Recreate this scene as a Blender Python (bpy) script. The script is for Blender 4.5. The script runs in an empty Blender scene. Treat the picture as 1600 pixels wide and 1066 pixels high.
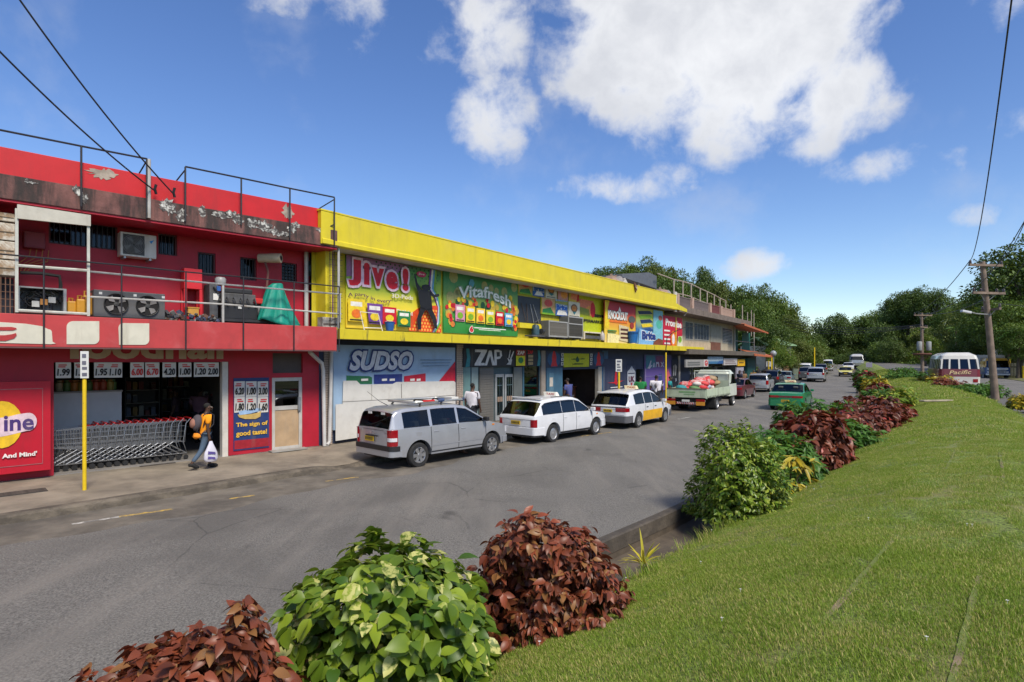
import bpy,math,random
import numpy as np
from mathutils import Vector,Matrix,Euler
rad=math.radians
scene=bpy.context.scene
COL=scene.collection
# ---------------------------------------------------------------- camera, sky, sun, exposure
CAM_H,FPX,HOR=2.68,905.0,562.0
cd=bpy.data.cameras.new('camera'); cam=bpy.data.objects.new('camera',cd); COL.objects.link(cam)
cam.location=(0,0,CAM_H); cam.rotation_euler=(rad(90),0,0)
cd.sensor_width=36; cd.lens=36*FPX/1600; cd.shift_y=(HOR-533)/1600
cd.clip_start=.05; cd.clip_end=6000
scene.camera=cam
SUN_EL,SUN_AZ=50,146            # azimuth measured from +Y towards +X
world=bpy.data.worlds.new('World'); scene.world=world; world.use_nodes=True
sun=bpy.data.lights.new('sun','SUN'); sun.energy=2.9; sun.angle=rad(16); sun.color=(1,.92,.78)
so=bpy.data.objects.new('sun',sun); COL.objects.link(so)
_d=Vector((math.sin(rad(SUN_AZ))*math.cos(rad(SUN_EL)),math.cos(rad(SUN_AZ))*math.cos(rad(SUN_EL)),math.sin(rad(SUN_EL))))
so.rotation_euler=_d.to_track_quat('Z','Y').to_euler()
scene.view_settings.view_transform='Standard'; scene.view_settings.look='None'
scene.view_settings.exposure=.64; scene.view_settings.gamma=1
scene.view_settings.use_curve_mapping=False
scene.cycles.use_denoising=True
scene.cycles.max_bounces=6; scene.cycles.diffuse_bounces=3; scene.cycles.glossy_bounces=2
scene.cycles.transmission_bounces=4; scene.cycles.transparent_max_bounces=12
scene.cycles.caustics_reflective=False; scene.cycles.caustics_refractive=False
scene.cycles.sample_clamp_indirect=6

class NT:
    """small helper to write node trees"""
    def __init__(s,tree):
        s.t=tree; tree.nodes.clear()
    def n(s,typ,**kw):
        nd=s.t.nodes.new(typ)
        for k,v in kw.items():setattr(nd,k,v)
        return nd
    def link(s,a,b):s.t.links.new(a,b)
    def put(s,sock,v):
        if hasattr(v,'is_linked') or hasattr(v,'links'):s.link(v,sock)
        else:sock.default_value=v
    def math(s,op,a,b=0.0,c=None,clamp=False):
        nd=s.n('ShaderNodeMath',operation=op,use_clamp=clamp)
        s.put(nd.inputs[0],a); s.put(nd.inputs[1],b)
        if c is not None:s.put(nd.inputs[2],c)
        return nd.outputs[0]
    def smooth(s,v,a,b,lo=0.0,hi=1.0):
        nd=s.n('ShaderNodeMapRange',interpolation_type='SMOOTHSTEP')
        s.put(nd.inputs['Value'],v); s.put(nd.inputs['From Min'],a); s.put(nd.inputs['From Max'],b)
        s.put(nd.inputs['To Min'],lo); s.put(nd.inputs['To Max'],hi)
        return nd.outputs['Result']
    def mix(s,f,a,b,mode='MIX'):
        nd=s.n('ShaderNodeMix',data_type='RGBA',blend_type=mode)
        s.put(nd.inputs[0],f); s.put(nd.inputs[6],a if not isinstance(a,tuple) else (*a[:3],1)); s.put(nd.inputs[7],b if not isinstance(b,tuple) else (*b[:3],1))
        return nd.outputs[2]
    def noise(s,vec,scale,detail=4,rough=.55,dist=0.0,out='Fac'):
        nd=s.n('ShaderNodeTexNoise'); s.put(nd.inputs['Scale'],scale); nd.inputs['Detail'].default_value=detail
        nd.inputs['Roughness'].default_value=rough; nd.inputs['Distortion'].default_value=dist
        if vec is not None:s.link(vec,nd.inputs['Vector'])
        return nd.outputs[out]
    def mapping(s,vec,scale=(1,1,1),loc=(0,0,0),rot=(0,0,0)):
        nd=s.n('ShaderNodeMapping'); nd.inputs['Scale'].default_value=scale; nd.inputs['Location'].default_value=loc; nd.inputs['Rotation'].default_value=rot
        s.link(vec,nd.inputs['Vector']); return nd.outputs[0]

def build_world():
    w=NT(world.node_tree)
    out=w.n('ShaderNodeOutputWorld'); bg=w.n('ShaderNodeBackground')
    sky=w.n('ShaderNodeTexSky',sky_type='NISHITA',sun_disc=False)
    sky.sun_elevation=rad(SUN_EL); sky.sun_rotation=rad(SUN_AZ); sky.altitude=20
    sky.air_density=1.0; sky.dust_density=.1; sky.ozone_density=2.0
    hsv=w.n('ShaderNodeHueSaturation'); hsv.inputs['Saturation'].default_value=1.2; hsv.inputs['Value'].default_value=.92; hsv.inputs['Hue'].default_value=.512
    w.link(sky.outputs[0],hsv.inputs['Color'])
    tc=w.n('ShaderNodeTexCoord'); sep=w.n('ShaderNodeSeparateXYZ'); w.link(tc.outputs['Generated'],sep.inputs[0])
    x,y,z=sep.outputs
    az=w.math('ARCTAN2',x,y); el=w.math('ARCSINE',z)
    # fractal noise over the sky directions
    big=w.noise(tc.outputs['Generated'],4.6,8,.56,.15)
    fine=w.noise(tc.outputs['Generated'],15.0,7,.60,.25)
    # cumulus groups: (azimuth, elevation, half-width, half-height, weight) in degrees of sky
    B=[(17.5,29.5,12.5,8.6,.88),(15,33,11,9,.82),(22,26,10,8,.86),(28,22,6,4.5,.74),(27,18.8,4.5,2.6,.52),(29,28,5,6,.7),(14.5,23,6,4,.56),(8,29,4,5,.6),
         (-3,30,5,4.5,.58),(-7,28,4,3,.46),(-2.6,23,4.6,4.2,.58),(-24,33,9,3.6,.52),(-15,31,4,2.6,.42),(10,16.3,7,1.7,.47),(15.5,17,3.5,1.6,.42),
         (33,15.8,6,1.8,.45),(35,22.5,5,1.6,.38),(40.5,27,3.5,5,.58),(41.5,17,3,2,.38),(23.3,8.5,3.2,1.6,.55),(38.5,11,2.4,1.0,.36),(-12,28,6,4,.3),
         (70,30,20,9,.62),(110,26,22,9,.64),(165,30,26,11,.66),(-150,24,24,9,.6),(-100,30,24,10,.6),(-62,24,14,7,.5),(60,62,40,14,.6),(-90,60,40,12,.5),(180,58,50,14,.6)]
    tot=None
    for a,e,wx,wy,wt in B:
        da=w.math('ABSOLUTE',w.math('SUBTRACT',az,rad(a)))
        if abs(a)>120:da=w.math('MINIMUM',da,w.math('SUBTRACT',2*math.pi,da))
        dx=w.math('DIVIDE',da,rad(wx)); dy=w.math('DIVIDE',w.math('SUBTRACT',el,rad(e)),rad(wy))
        r2=w.math('ADD',w.math('MULTIPLY',dx,dx),w.math('MULTIPLY',dy,dy))
        g=w.math('MULTIPLY',w.math('MULTIPLY',w.math('MAXIMUM',w.math('SUBTRACT',1.0,w.math('MULTIPLY',r2,.5)),0.0),1.0),wt)
        tot=g if tot is None else w.math('MAXIMUM',tot,g)
    dens=w.math('ADD',tot,w.math('ADD',w.math('MULTIPLY',w.math('SUBTRACT',big,.5),1.5),w.math('MULTIPLY',w.math('SUBTRACT',fine,.5),.75)))
    cov=w.smooth(dens,.30,.66)
    veil=w.math('MULTIPLY',w.smooth(w.math('ADD',big,w.math('MULTIPLY',fine,.3)),.66,1.0),.35)
    cov=w.math('MAXIMUM',cov,veil)
    cov=w.math('MULTIPLY',cov,w.smooth(el,rad(1),rad(6)))
    shade=w.math('ADD',w.math('MULTIPLY',big,.7),w.math('MULTIPLY',fine,.5))
    cc=w.mix(w.smooth(shade,.40,.82),(5.6,5.65,5.75),(3.9,4.0,4.25))
    col=w.mix(w.math('MULTIPLY',cov,.94),hsv.outputs[0],cc)
    w.link(col,bg.inputs['Color']); bg.inputs['Strength'].default_value=.115
    w.link(bg.outputs[0],out.inputs[0])
build_world()

# ---------------------------------------------------------------- mesh and object helpers
class MB:
    """collects shapes; build() links them as ONE mesh object"""
    def __init__(s):s.v=[]; s.f=[]
    def add(s,vs,fs):
        o=len(s.v); s.v+=[tuple(p) for p in vs]; s.f+=[tuple(i+o for i in f) for f in fs]; return s
    def box(s,x0,x1,y0,y1,z0,z1):
        return s.add([(x,y,z) for x in (x0,x1) for y in (y0,y1) for z in (z0,z1)],
                     [(0,1,3,2),(4,6,7,5),(0,4,5,1),(2,3,7,6),(0,2,6,4),(1,5,7,3)])
    def obox(s,c,size,M=None):
        hx,hy,hz=[q/2 for q in size]; M=M or Matrix.Identity(3); c=Vector(c)
        return s.add([c+M @ Vector((x,y,z)) for x in (-hx,hx) for y in (-hy,hy) for z in (-hz,hz)],
                     [(0,1,3,2),(4,6,7,5),(0,4,5,1),(2,3,7,6),(0,2,6,4),(1,5,7,3)])
    def prism(s,pts,ext):
        n=len(pts); e=Vector(ext); P=[Vector(p) for p in pts]
        return s.add(P+[p+e for p in P],[tuple(range(n))[::-1],tuple(range(n,2*n))]+[(i,(i+1)%n,n+(i+1)%n,n+i) for i in range(n)])
    def tube(s,pts,r,n=6,cap=True):
        P=[Vector(p) for p in pts]; m=len(P); R=r if isinstance(r,(list,tuple)) else [r]*m
        vs=[]; up=None
        for i,p in enumerate(P):
            t=(P[min(i+1,m-1)]-P[max(i-1,0)]).normalized()
            if up is None:up=t.orthogonal().normalized()
            a=(up-t*up.dot(t))
            a=a.normalized() if a.length>1e-6 else t.orthogonal().normalized()
            up=a; b=t.cross(a)
            vs+=[p+(a*math.cos(2*math.pi*k/n)+b*math.sin(2*math.pi*k/n))*R[i] for k in range(n)]
        fs=[(i*n+k,i*n+(k+1)%n,(i+1)*n+(k+1)%n,(i+1)*n+k) for i in range(m-1) for k in range(n)]
        if cap:fs+=[tuple(range(n))[::-1],tuple(range((m-1)*n,m*n))]
        return s.add(vs,fs)
    def lathe(s,prof,n=16,c=(0,0,0),axis='Z',cap=False):
        vs=[]
        for r,h in prof:
            for k in range(n):
                a=2*math.pi*k/n; q=(r*math.cos(a),r*math.sin(a),h)
                if axis=='Y':q=(q[0],h,q[1])
                elif axis=='X':q=(h,q[0],q[1])
                vs.append((q[0]+c[0],q[1]+c[1],q[2]+c[2]))
        m=len(prof)
        fs=[(i*n+k,i*n+(k+1)%n,(i+1)*n+(k+1)%n,(i+1)*n+k) for i in range(m-1) for k in range(n)]
        if cap:fs+=[tuple(range(n))[::-1],tuple(range((m-1)*n,m*n))]
        return s.add(vs,fs)
    def ball(s,c,r,n=10,m=6,jit=0,rng=random):
        rx,ry,rz=r if isinstance(r,(tuple,list)) else (r,r,r); vs=[(c[0],c[1],c[2]+rz)]
        for i in range(1,m):
            t=math.pi*i/m
            for k in range(n):
                a=2*math.pi*k/n; q=1+rng.uniform(-jit,jit)
                vs.append((c[0]+rx*q*math.sin(t)*math.cos(a),c[1]+ry*q*math.sin(t)*math.sin(a),c[2]+rz*q*math.cos(t)))
        vs.append((c[0],c[1],c[2]-rz)); L=len(vs)-1
        fs=[(0,1+k,1+(k+1)%n) for k in range(n)]
        for i in range(m-2):fs+=[(1+i*n+k,1+(i+1)*n+k,1+(i+1)*n+(k+1)%n,1+i*n+(k+1)%n) for k in range(n)]
        fs+=[(L,1+(m-2)*n+(k+1)%n,1+(m-2)*n+k) for k in range(n)]
        return s.add(vs,fs)
    def grid(s,rows):
        n=len(rows[0]); m=len(rows)
        return s.add([p for r in rows for p in r],[(i*n+k,i*n+k+1,(i+1)*n+k+1,(i+1)*n+k) for i in range(m-1) for k in range(n-1)])
    def mesh(s,name,mat=None,smooth=None,fixn=True):
        me=bpy.data.meshes.new(name); me.from_pydata([tuple(p) for p in s.v],[],s.f)
        if fixn:
            import bmesh
            b=bmesh.new(); b.from_mesh(me); bmesh.ops.recalc_face_normals(b,faces=b.faces); b.to_mesh(me); b.free()
        if smooth is not None:
            me.shade_smooth(); me.set_sharp_from_angle(angle=rad(smooth))
        if mat:me.materials.append(mat)
        me.update(); return me
    def build(s,name,mat=None,parent=None,smooth=None,bevel=0,label=None,fixn=True,kind=None):
        return link(name,s.mesh(name,mat,smooth,fixn),parent,bevel,label,kind)

def link(name,me,parent=None,bevel=0,label=None,kind=None):
    o=bpy.data.objects.new(name,me); COL.objects.link(o)
    if parent is not None:o.parent=parent
    if bevel:
        b=o.modifiers.new('bevel','BEVEL'); b.width=bevel; b.segments=2; b.limit_method='ANGLE'; b.angle_limit=rad(40)
    if label:o['label']=label
    if kind:o['kind']=kind
    return o

def tag(o,label,cat,group=None,kind=None):
    if label:o['label']=label
    if cat:o['category']=cat
    if group:o['group']=group
    if kind:o['kind']=kind
    return o

class Frame:
    """facade frame: local x along the facade, local -y towards the road, z up"""
    def __init__(s,O,dxdy):
        n=math.hypot(dxdy,1); s.u=Vector((dxdy/n,1/n)); s.v=Vector((-s.u.y,s.u.x)); s.O=Vector(O); s.rz=math.atan2(s.u.y,s.u.x)
    def world(s,x,y,z=0):p=s.O+s.u*x+s.v*y; return Vector((p.x,p.y,z))
    def at(s,px,py,y=0.0):
        """local x and z of the facade point seen along one direction from the photographer's stand, on the plane local y"""
        d=Vector(((px-800)/FPX,1.0)); t=(y+s.O.dot(s.v))/d.dot(s.v)
        p=d*t-s.O
        return p.dot(s.u),CAM_H+t*(HOR-py)/FPX
    def rect(s,px0,px1,pt,pb,y=0.0):
        m=(px0+px1)/2
        return s.at(px0,pt,y)[0],s.at(px1,pt,y)[0],s.at(m,pb,y)[1],s.at(m,pt,y)[1]

def gpt(px,py,z=0.0):
    """ground point at height z seen in that direction"""
    Y=FPX*(CAM_H-z)/(py-HOR); return Vector(((px-800)/FPX*Y,Y,z))

def thing(name,label,cat,loc=(0,0,0),rz=0.0,group=None,F=None):
    o=bpy.data.objects.new(name,None); COL.objects.link(o); o.empty_display_size=.2
    if F:loc=F.world(*loc); rz=rz+F.rz
    o.location=loc; o.rotation_euler=(0,0,rz)
    return tag(o,label,cat,group)

def place(o,loc,rz=0.0,F=None):
    if F:loc=F.world(*loc); rz=rz+F.rz
    o.location=loc; o.rotation_euler=(0,0,rz); return o

KIDS={}
def copy_tree(o,parent=None):
    c=o.copy(); COL.objects.link(c)
    if parent is not None:c.parent=parent
    for ch in o.children:copy_tree(ch,c)
    return c

def np_mesh(name,V,F,mat=None,smooth=False):
    """V (n,3) and F (m,k) arrays to a mesh, fast"""
    V=np.asarray(V,np.float32); F=np.asarray(F,np.int32); k=F.shape[1]
    me=bpy.data.meshes.new(name); me.vertices.add(len(V)); me.vertices.foreach_set('co',V.ravel())
    me.loops.add(F.size); me.loops.foreach_set('vertex_index',F.ravel())
    me.polygons.add(len(F)); me.polygons.foreach_set('loop_start',np.arange(0,F.size,k,dtype=np.int32))
    if smooth:me.polygons.foreach_set('use_smooth',np.ones(len(F),bool))
    me.update(calc_edges=True)
    if mat:me.materials.append(mat)
    return me

# ---------------------------------------------------------------- materials
def sc(r,g,b):
    """sRGB 0-255 to linear"""
    f=lambda c:(c/255/12.92) if c <= 10 else ((c/255+.055)/1.055)**2.4
    return (f(r),f(g),f(b))

MATS={}
def mat(name,col,rough=.6,metal=0.0,var=.12,scale=3.0,bump=0.0,bscale=60.0,dirt=None,damt=.5,dmap=(2,2,.35),dlo=.5,dhi=.75,spec=.5,coat=0.0,world_co=False,rnd=0.0,fade=0.0):
    if name in MATS:return MATS[name]
    m=bpy.data.materials.new(name); m.use_nodes=True; w=NT(m.node_tree)
    out=w.n('ShaderNodeOutputMaterial'); p=w.n('ShaderNodeBsdfPrincipled'); w.link(p.outputs[0],out.inputs[0])
    if world_co:co=w.n('ShaderNodeNewGeometry').outputs['Position']
    else:co=w.n('ShaderNodeTexCoord').outputs['Object']
    lo=tuple(c*(1-var) for c in col); hi=tuple(min(1,c*(1+var)) for c in col)
    c=w.mix(w.smooth(w.noise(co,scale,5,.6),.3,.7),lo,hi)
    if fade:   # chalky patches where the paint has bleached
        c=w.mix(w.math('MULTIPLY',w.smooth(w.noise(co,1.3,6,.65,.4),.5,.75),fade),c,tuple(min(1,q*.75+.22) for q in col))
    if dirt:
        d=w.smooth(w.noise(w.mapping(co,dmap),1.6,7,.68,.25),dlo,dhi)
        c=w.mix(w.math('MULTIPLY',d,damt),c,dirt)
    if rnd:
        oi=w.n('ShaderNodeObjectInfo'); c=w.mix(1.0,c,w.mix(oi.outputs['Random'],(1-rnd,)*3,(1+rnd,)*3),'MULTIPLY')
    w.link(c,p.inputs['Base Color']); p.inputs['Roughness'].default_value=rough; p.inputs['Metallic'].default_value=metal
    p.inputs['Specular IOR Level'].default_value=spec; p.inputs['Coat Weight'].default_value=coat
    p.inputs['Coat Roughness'].default_value=.06
    if bump:
        b=w.n('ShaderNodeBump'); b.inputs['Strength'].default_value=min(1,bump); b.inputs['Distance'].default_value=.02
        w.link(w.noise(co,bscale,5,.6),b.inputs['Height']); w.link(b.outputs[0],p.inputs['Normal'])
    MATS[name]=m; return m

def flat(r,g,b,rough=.55,var=.13,dirt=True):
    """printed or painted colour"""
    nm='print_%d_%d_%d'%(r,g,b)
    return mat(nm,sc(r,g,b),rough,var=var,scale=9,dirt=(.16,.14,.11) if dirt else None,damt=.4,dlo=.5,dhi=.85)

def glass(name,tint=.22,refl=(.9,.95,1),rough=.02):
    if name in MATS:return MATS[name]
    m=bpy.data.materials.new(name); m.use_nodes=True; w=NT(m.node_tree)
    out=w.n('ShaderNodeOutputMaterial'); tr=w.n('ShaderNodeBsdfTransparent'); gl=w.n('ShaderNodeBsdfGlossy'); mx=w.n('ShaderNodeMixShader')
    tr.inputs[0].default_value=(tint*.92,tint,tint*.97,1); gl.inputs['Color'].default_value=(*refl,1); gl.inputs['Roughness'].default_value=rough
    fr=w.n('ShaderNodeFresnel'); fr.inputs[0].default_value=1.55
    w.link(w.math('ADD',fr.outputs[0],.03),mx.inputs[0]); w.link(tr.outputs[0],mx.inputs[1]); w.link(gl.outputs[0],mx.inputs[2]); w.link(mx.outputs[0],out.inputs[0])
    MATS[name]=m; return m

def text_mesh(s,bold=0.0,shear=0.0,ext=0.004,space=1.0):
    cu=bpy.data.curves.new('lettering','FONT'); cu.body=s; cu.size=1; cu.offset=bold; cu.shear=shear; cu.extrude=ext; cu.resolution_u=3; cu.space_character=space
    o=bpy.data.objects.new('lettering',cu); me=bpy.data.meshes.new_from_object(o)
    bpy.data.objects.remove(o); bpy.data.curves.remove(cu); return me

def text(s,box,y,m,parent,bold=0.0,shear=0.0,warp=None,name='lettering',depth=.004,space=1.0):
    """lettering filling box=(x0,x1,z0,z1) on the plane y, facing -y"""
    me=text_mesh(s,bold,shear,space=space); n=len(me.vertices); co=np.empty(n*3,np.float32); me.vertices.foreach_get('co',co); co=co.reshape(-1,3)
    lo=co.min(0); hi=co.max(0); x0,x1,z0,z1=box
    u=(co[:,0]-lo[0])/max(hi[0]-lo[0],1e-6); v=(co[:,1]-lo[1])/max(hi[1]-lo[1],1e-6)
    new=np.empty_like(co); new[:,0]=x0+u*(x1-x0); new[:,2]=z0+v*(z1-z0); new[:,1]=y-np.sign(co[:,2])*depth
    if warp is not None:new[:,2]+=warp(u)
    me.vertices.foreach_set('co',new.ravel()); me.materials.clear(); me.materials.append(m); me.update()
    return link(name,me,parent)

class Board:
    """a flat printed panel: root Empty at its lower corner, local x 0..w, z 0..h, facing -y; content in 0..1 coordinates"""
    def __init__(s,F,px0,px1,pt,pb,y,label,cat,back,name='billboard',group=None,th=.05,panel='panel',root=None):
        x0,x1,z0,z1=F.rect(px0,px1,pt,pb,y) if F else (0,px1-px0,0,pb-pt)
        s.w,s.h=x1-x0,z1-z0; s.k=0; s.th=th
        s.root=thing(name,label,cat,(x0,y,z0),0,group,F) if root is None else root
        MB().box(0,s.w,0,th,0,s.h).build(panel,back,s.root)
    def y(s):s.k+=1; return-.004-.0035*s.k
    def rect(s,u0,u1,v0,v1,m,name='print_area'):
        y=s.y(); return MB().add([(u0*s.w,y,v0*s.h),(u1*s.w,y,v0*s.h),(u1*s.w,y,v1*s.h),(u0*s.w,y,v1*s.h)],[(0,1,2,3)]).build(name,m,s.root,fixn=False)
    def poly(s,pts,m,name='emblem'):
        y=s.y(); return MB().prism([(u*s.w,y,v*s.h) for u,v in pts],(0,-.003,0)).build(name,m,s.root)
    def polys(s,many,m,name='emblem'):
        y=s.y(); b=MB()
        for pts in many:b.prism([(u*s.w,y,v*s.h) for u,v in pts],(0,-.003,0))
        return b.build(name,m,s.root)
    def disc(s,u,v,ru,rv,m,name='emblem',n=20,a0=0,a1=360):
        return s.poly([(u+ru*math.cos(rad(a0+(a1-a0)*k/n)),v+rv*math.sin(rad(a0+(a1-a0)*k/n))) for k in range(n if a1-a0 >= 360 else n+1)],m,name)
    def discs(s,L,m,name='emblem',n=10):
        return s.polys([[(u+r*math.cos(2*math.pi*k/n),v+r*s.w/s.h*math.sin(2*math.pi*k/n)) for k in range(n)] for u,v,r in L],m,name)
    def text(s,t,u0,u1,v0,v1,m,bold=0.0,shear=0.0,warp=None,outline=None,ow=.03,space=1.0):
        bx=(u0*s.w,u1*s.w,v0*s.h,v1*s.h); wf=None if warp is None else (lambda u:warp(u)*s.h)
        if outline is not None:
            g=ow*s.h; y=s.y(); b2=(bx[0]-g,bx[1]+g,bx[2]-g,bx[3]+g)
            text(t,b2,y,outline,s.root,bold+.05,shear,wf,name='letter_outline',space=space)
        return text(t,bx,s.y()-.003,m,s.root,bold,shear,wf,space=space)

def wall_mesh(b,x0,x1,z0,z1,y,depth,holes=()):
    """wall face on plane y with openings (x0,x1,z0,z1) and their reveals going back by depth"""
    xs=sorted({x0,x1,*[min(max(q,x0),x1) for h in holes for q in h[:2]]}); zs=sorted({z0,z1,*[min(max(q,z0),z1) for h in holes for q in h[2:]]})
    for i in range(len(xs)-1):
        for j in range(len(zs)-1):
            cx,cz=(xs[i]+xs[i+1])/2,(zs[j]+zs[j+1])/2
            if any(h[0]<cx<h[1] and h[2]<cz<h[3] for h in holes):continue
            b.add([(xs[i],y,zs[j]),(xs[i+1],y,zs[j]),(xs[i+1],y,zs[j+1]),(xs[i],y,zs[j+1])],[(0,1,2,3)])
    for a,c,d,e in holes:
        q=[(a,d),(c,d),(c,e),(a,e)]
        for k in range(4):
            (ax,az),(bx,bz)=q[k],q[(k+1)%4]
            b.add([(ax,y,az),(bx,y,bz),(bx,y+depth,bz),(ax,y+depth,az)],[(0,1,2,3)])
    return b
# ================================================================= terrain, roads, pavement
_ctrl=np.array([(-40,-44),(-26,-25),(-14,-8.6),(-7,-.6),(-2.5,4.2),(1.64,8.92),(3.67,11.3),(11,20.9),(19.4,32.8),(31,52),(43,72),(60,102),(74,128),(82,146),(86,165),(84,190),(70,220)],float)
def _spline(P,step):
    out=[]
    for i in range(1,len(P)-2):
        p0,p1,p2,p3=P[i-1:i+3]; n=max(2,int(np.linalg.norm(p2-p1)/step))
        for k in range(n):
            t=k/n; out.append(.5*(2*p1+(p2-p0)*t+(2*p0-5*p1+4*p2-p3)*t*t+(3*p1-p0-3*p2+p3)*t**3))
    out.append(P[-2]); return np.array(out)
_line=_spline(_ctrl,.25)
for _ in range(30):_line[1:-1]=(_line[:-2]+_line[1:-1]*2+_line[2:])/4
_seg=np.r_[0,np.cumsum(np.linalg.norm(np.diff(_line,axis=0),axis=1))]
S0=_seg[np.argmin(np.linalg.norm(_line-np.array([1.64,8.92]),axis=1))]
_seg=_seg-S0                      # s = 0 beside the near bushes
_tan=np.gradient(_line,axis=0); _tan /= np.linalg.norm(_tan,axis=1)[:,None]
SMIN,SMAX=_seg[0]+.5,_seg[-1]-.5
def zroad(s):
    return float(np.interp(s,[-60,45,70,95,118,140,165,230],[0,0,.12,.3,.85,1.3,1.7,2.2]))
def RP(s,d,z=0.0):
    """point at distance s along the street, d to the right of the road's right edge"""
    x=np.interp(s,_seg,_line[:,0]); y=np.interp(s,_seg,_line[:,1]); tx=np.interp(s,_seg,_tan[:,0]); ty=np.interp(s,_seg,_tan[:,1])
    return Vector((x+ty*d,y-tx*d,z+zroad(s)))
def heading(s):
    return math.atan2(np.interp(s,_seg,_tan[:,1]),np.interp(s,_seg,_tan[:,0]))
def dkerb(s):return float(np.interp(s,[-12,-3,2,6,60,200],[-7.7,-7.75,-7.85,-8.45,-8.6,-8.6]))
def dverge(s):return float(np.interp(s,[-40,10,45,90,160],[6.0,5.9,5.0,4.2,4.0]))   # right edge of the lawn
def zlawn(s,d):
    u=np.interp(d,[1.15,1.5,2.4,3.5,4.6,5.4,6.0],[.04,.16,.52,.86,1.0,.98,.84])
    return float(u)
def sheet(name,prof,s0,s1,step,m,kind='structure',smooth=40):
    """sweep a cross-profile function s -> [(d, z), ...] along the street"""
    rows=[]; n=int((s1-s0)/step)+1
    for i in range(n+1):
        s=s0+(s1-s0)*i/n
        rows.append([RP(s,d,z) for d,z in prof(s)])
    o=MB().grid(rows).build(name,m,smooth=smooth,fixn=False); o['kind']=kind
    return o
def build_road_mat():
    m=bpy.data.materials.new('asphalt'); m.use_nodes=True; w=NT(m.node_tree)
    out=w.n('ShaderNodeOutputMaterial'); p=w.n('ShaderNodeBsdfPrincipled'); w.link(p.outputs[0],out.inputs[0])
    pos=w.n('ShaderNodeNewGeometry').outputs['Position']
    grit=w.noise(pos,42,6,.75); patch=w.noise(pos,.35,5,.6,.6); along=w.noise(w.mapping(pos,(.9,.12,1),rot=(0,0,rad(40))),1.2,5,.65)
    c=w.mix(w.smooth(grit,.32,.72),(.07,.066,.06),(.25,.235,.21))
    c=w.mix(w.math('MULTIPLY',w.smooth(patch,.42,.66),.75),c,(.10,.094,.085))
    c=w.mix(w.math('MULTIPLY',w.smooth(along,.46,.70),.6),c,(.21,.19,.165))
    oil=w.smooth(w.noise(w.mapping(pos,(1,.5,1),rot=(0,0,rad(42))),1.1,3,.5,.3),.66,.76)
    c=w.mix(w.math('MULTIPLY',oil,.75),c,(.05,.047,.044))
    crack=w.n('ShaderNodeTexVoronoi',feature='DISTANCE_TO_EDGE'); crack.inputs['Scale'].default_value=.42; w.link(w.mix(.12,pos,w.noise(pos,1.5,4,.6,out='Color')),crack.inputs['Vector'])
    ck=w.math('MULTIPLY',w.smooth(crack.outputs['Distance'],0.0,.008,1.0,0.0),w.smooth(patch,.48,.6))
    c=w.mix(w.math('MULTIPLY',ck,.55),c,(.03,.03,.03))
    w.link(c,p.inputs['Base Color']); p.inputs['Roughness'].default_value=.82
    b=w.n('ShaderNodeBump'); b.inputs['Strength'].default_value=.55; b.inputs['Distance'].default_value=.012; w.link(grit,b.inputs['Height']); w.link(b.outputs[0],p.inputs['Normal'])
    return m
ASPHALT=build_road_mat()
CONC=mat('pavement_concrete',(.25,.21,.16),.85,var=.22,scale=1.1,bump=.4,bscale=30,dirt=(.10,.082,.064),damt=.6,dmap=(1,1,1),dlo=.42,dhi=.75,world_co=True)
KERB=mat('kerb_stone',(.13,.108,.082),.9,var=.35,scale=2.2,bump=.8,bscale=12,dirt=(.06,.05,.04),damt=.75,dmap=(1.5,1.5,3),dlo=.4,dhi=.62,world_co=True)
DRAINM=mat('drain_mud',(.085,.066,.048),.85,var=.4,scale=1.2,bump=.5,bscale=14,dirt=(.03,.026,.02),damt=.6,dmap=(1,1,1),world_co=True)
SOIL=mat('lawn_soil',(.15,.20,.035),.95,var=.75,scale=34,bump=1.0,bscale=70,dirt=(.24,.20,.075),damt=.7,dmap=(.6,.6,.6),dlo=.47,dhi=.68,world_co=True)
EARTH=mat('bank_earth',(.12,.125,.04),.95,var=.35,scale=.25,bump=.8,bscale=6,dirt=(.21,.17,.09),damt=.75,dmap=(.12,.12,.12),dlo=.48,dhi=.62,world_co=True)
DARKEARTH=mat('wooded_earth',(.035,.05,.015),.95,var=.4,scale=.3,world_co=True)

g=MB().add([(-1500,-1500,-.62),(1500,-1500,-.62),(1500,1500,-.62),(-1500,1500,-.62)],[(0,1,2,3)]).build('ground',DARKEARTH,fixn=False); g['kind']='structure'
sheet('road',lambda s:[(dkerb(s)+q,.045*(1-abs(2*i/6-1)) ) for i,q in enumerate(np.linspace(-.3,0-dkerb(s),7))],SMIN,SMAX,1.0,ASPHALT)
DUST=mat('dusty_asphalt',(.155,.135,.108),.9,var=.3,scale=1.4,bump=.5,bscale=38,dirt=(.075,.066,.056),damt=.8,dmap=(.5,.5,.5),dlo=.42,dhi=.66,world_co=True)
def dusty(s):w=1.75+.15*math.sin(s*1.3)+.1*math.sin(s*3.1); return [(dkerb(s)+q*w,.049*(1-abs(2*min(1,max(0,(q*w+.3)/(.3-dkerb(s))))-1))+.005*(1-q)+(.001 if q<1 else-.004)) for q in np.linspace(-.02,1,8)]
sheet('road_shoulder',dusty,SMIN,40,.3,DUST)
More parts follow.
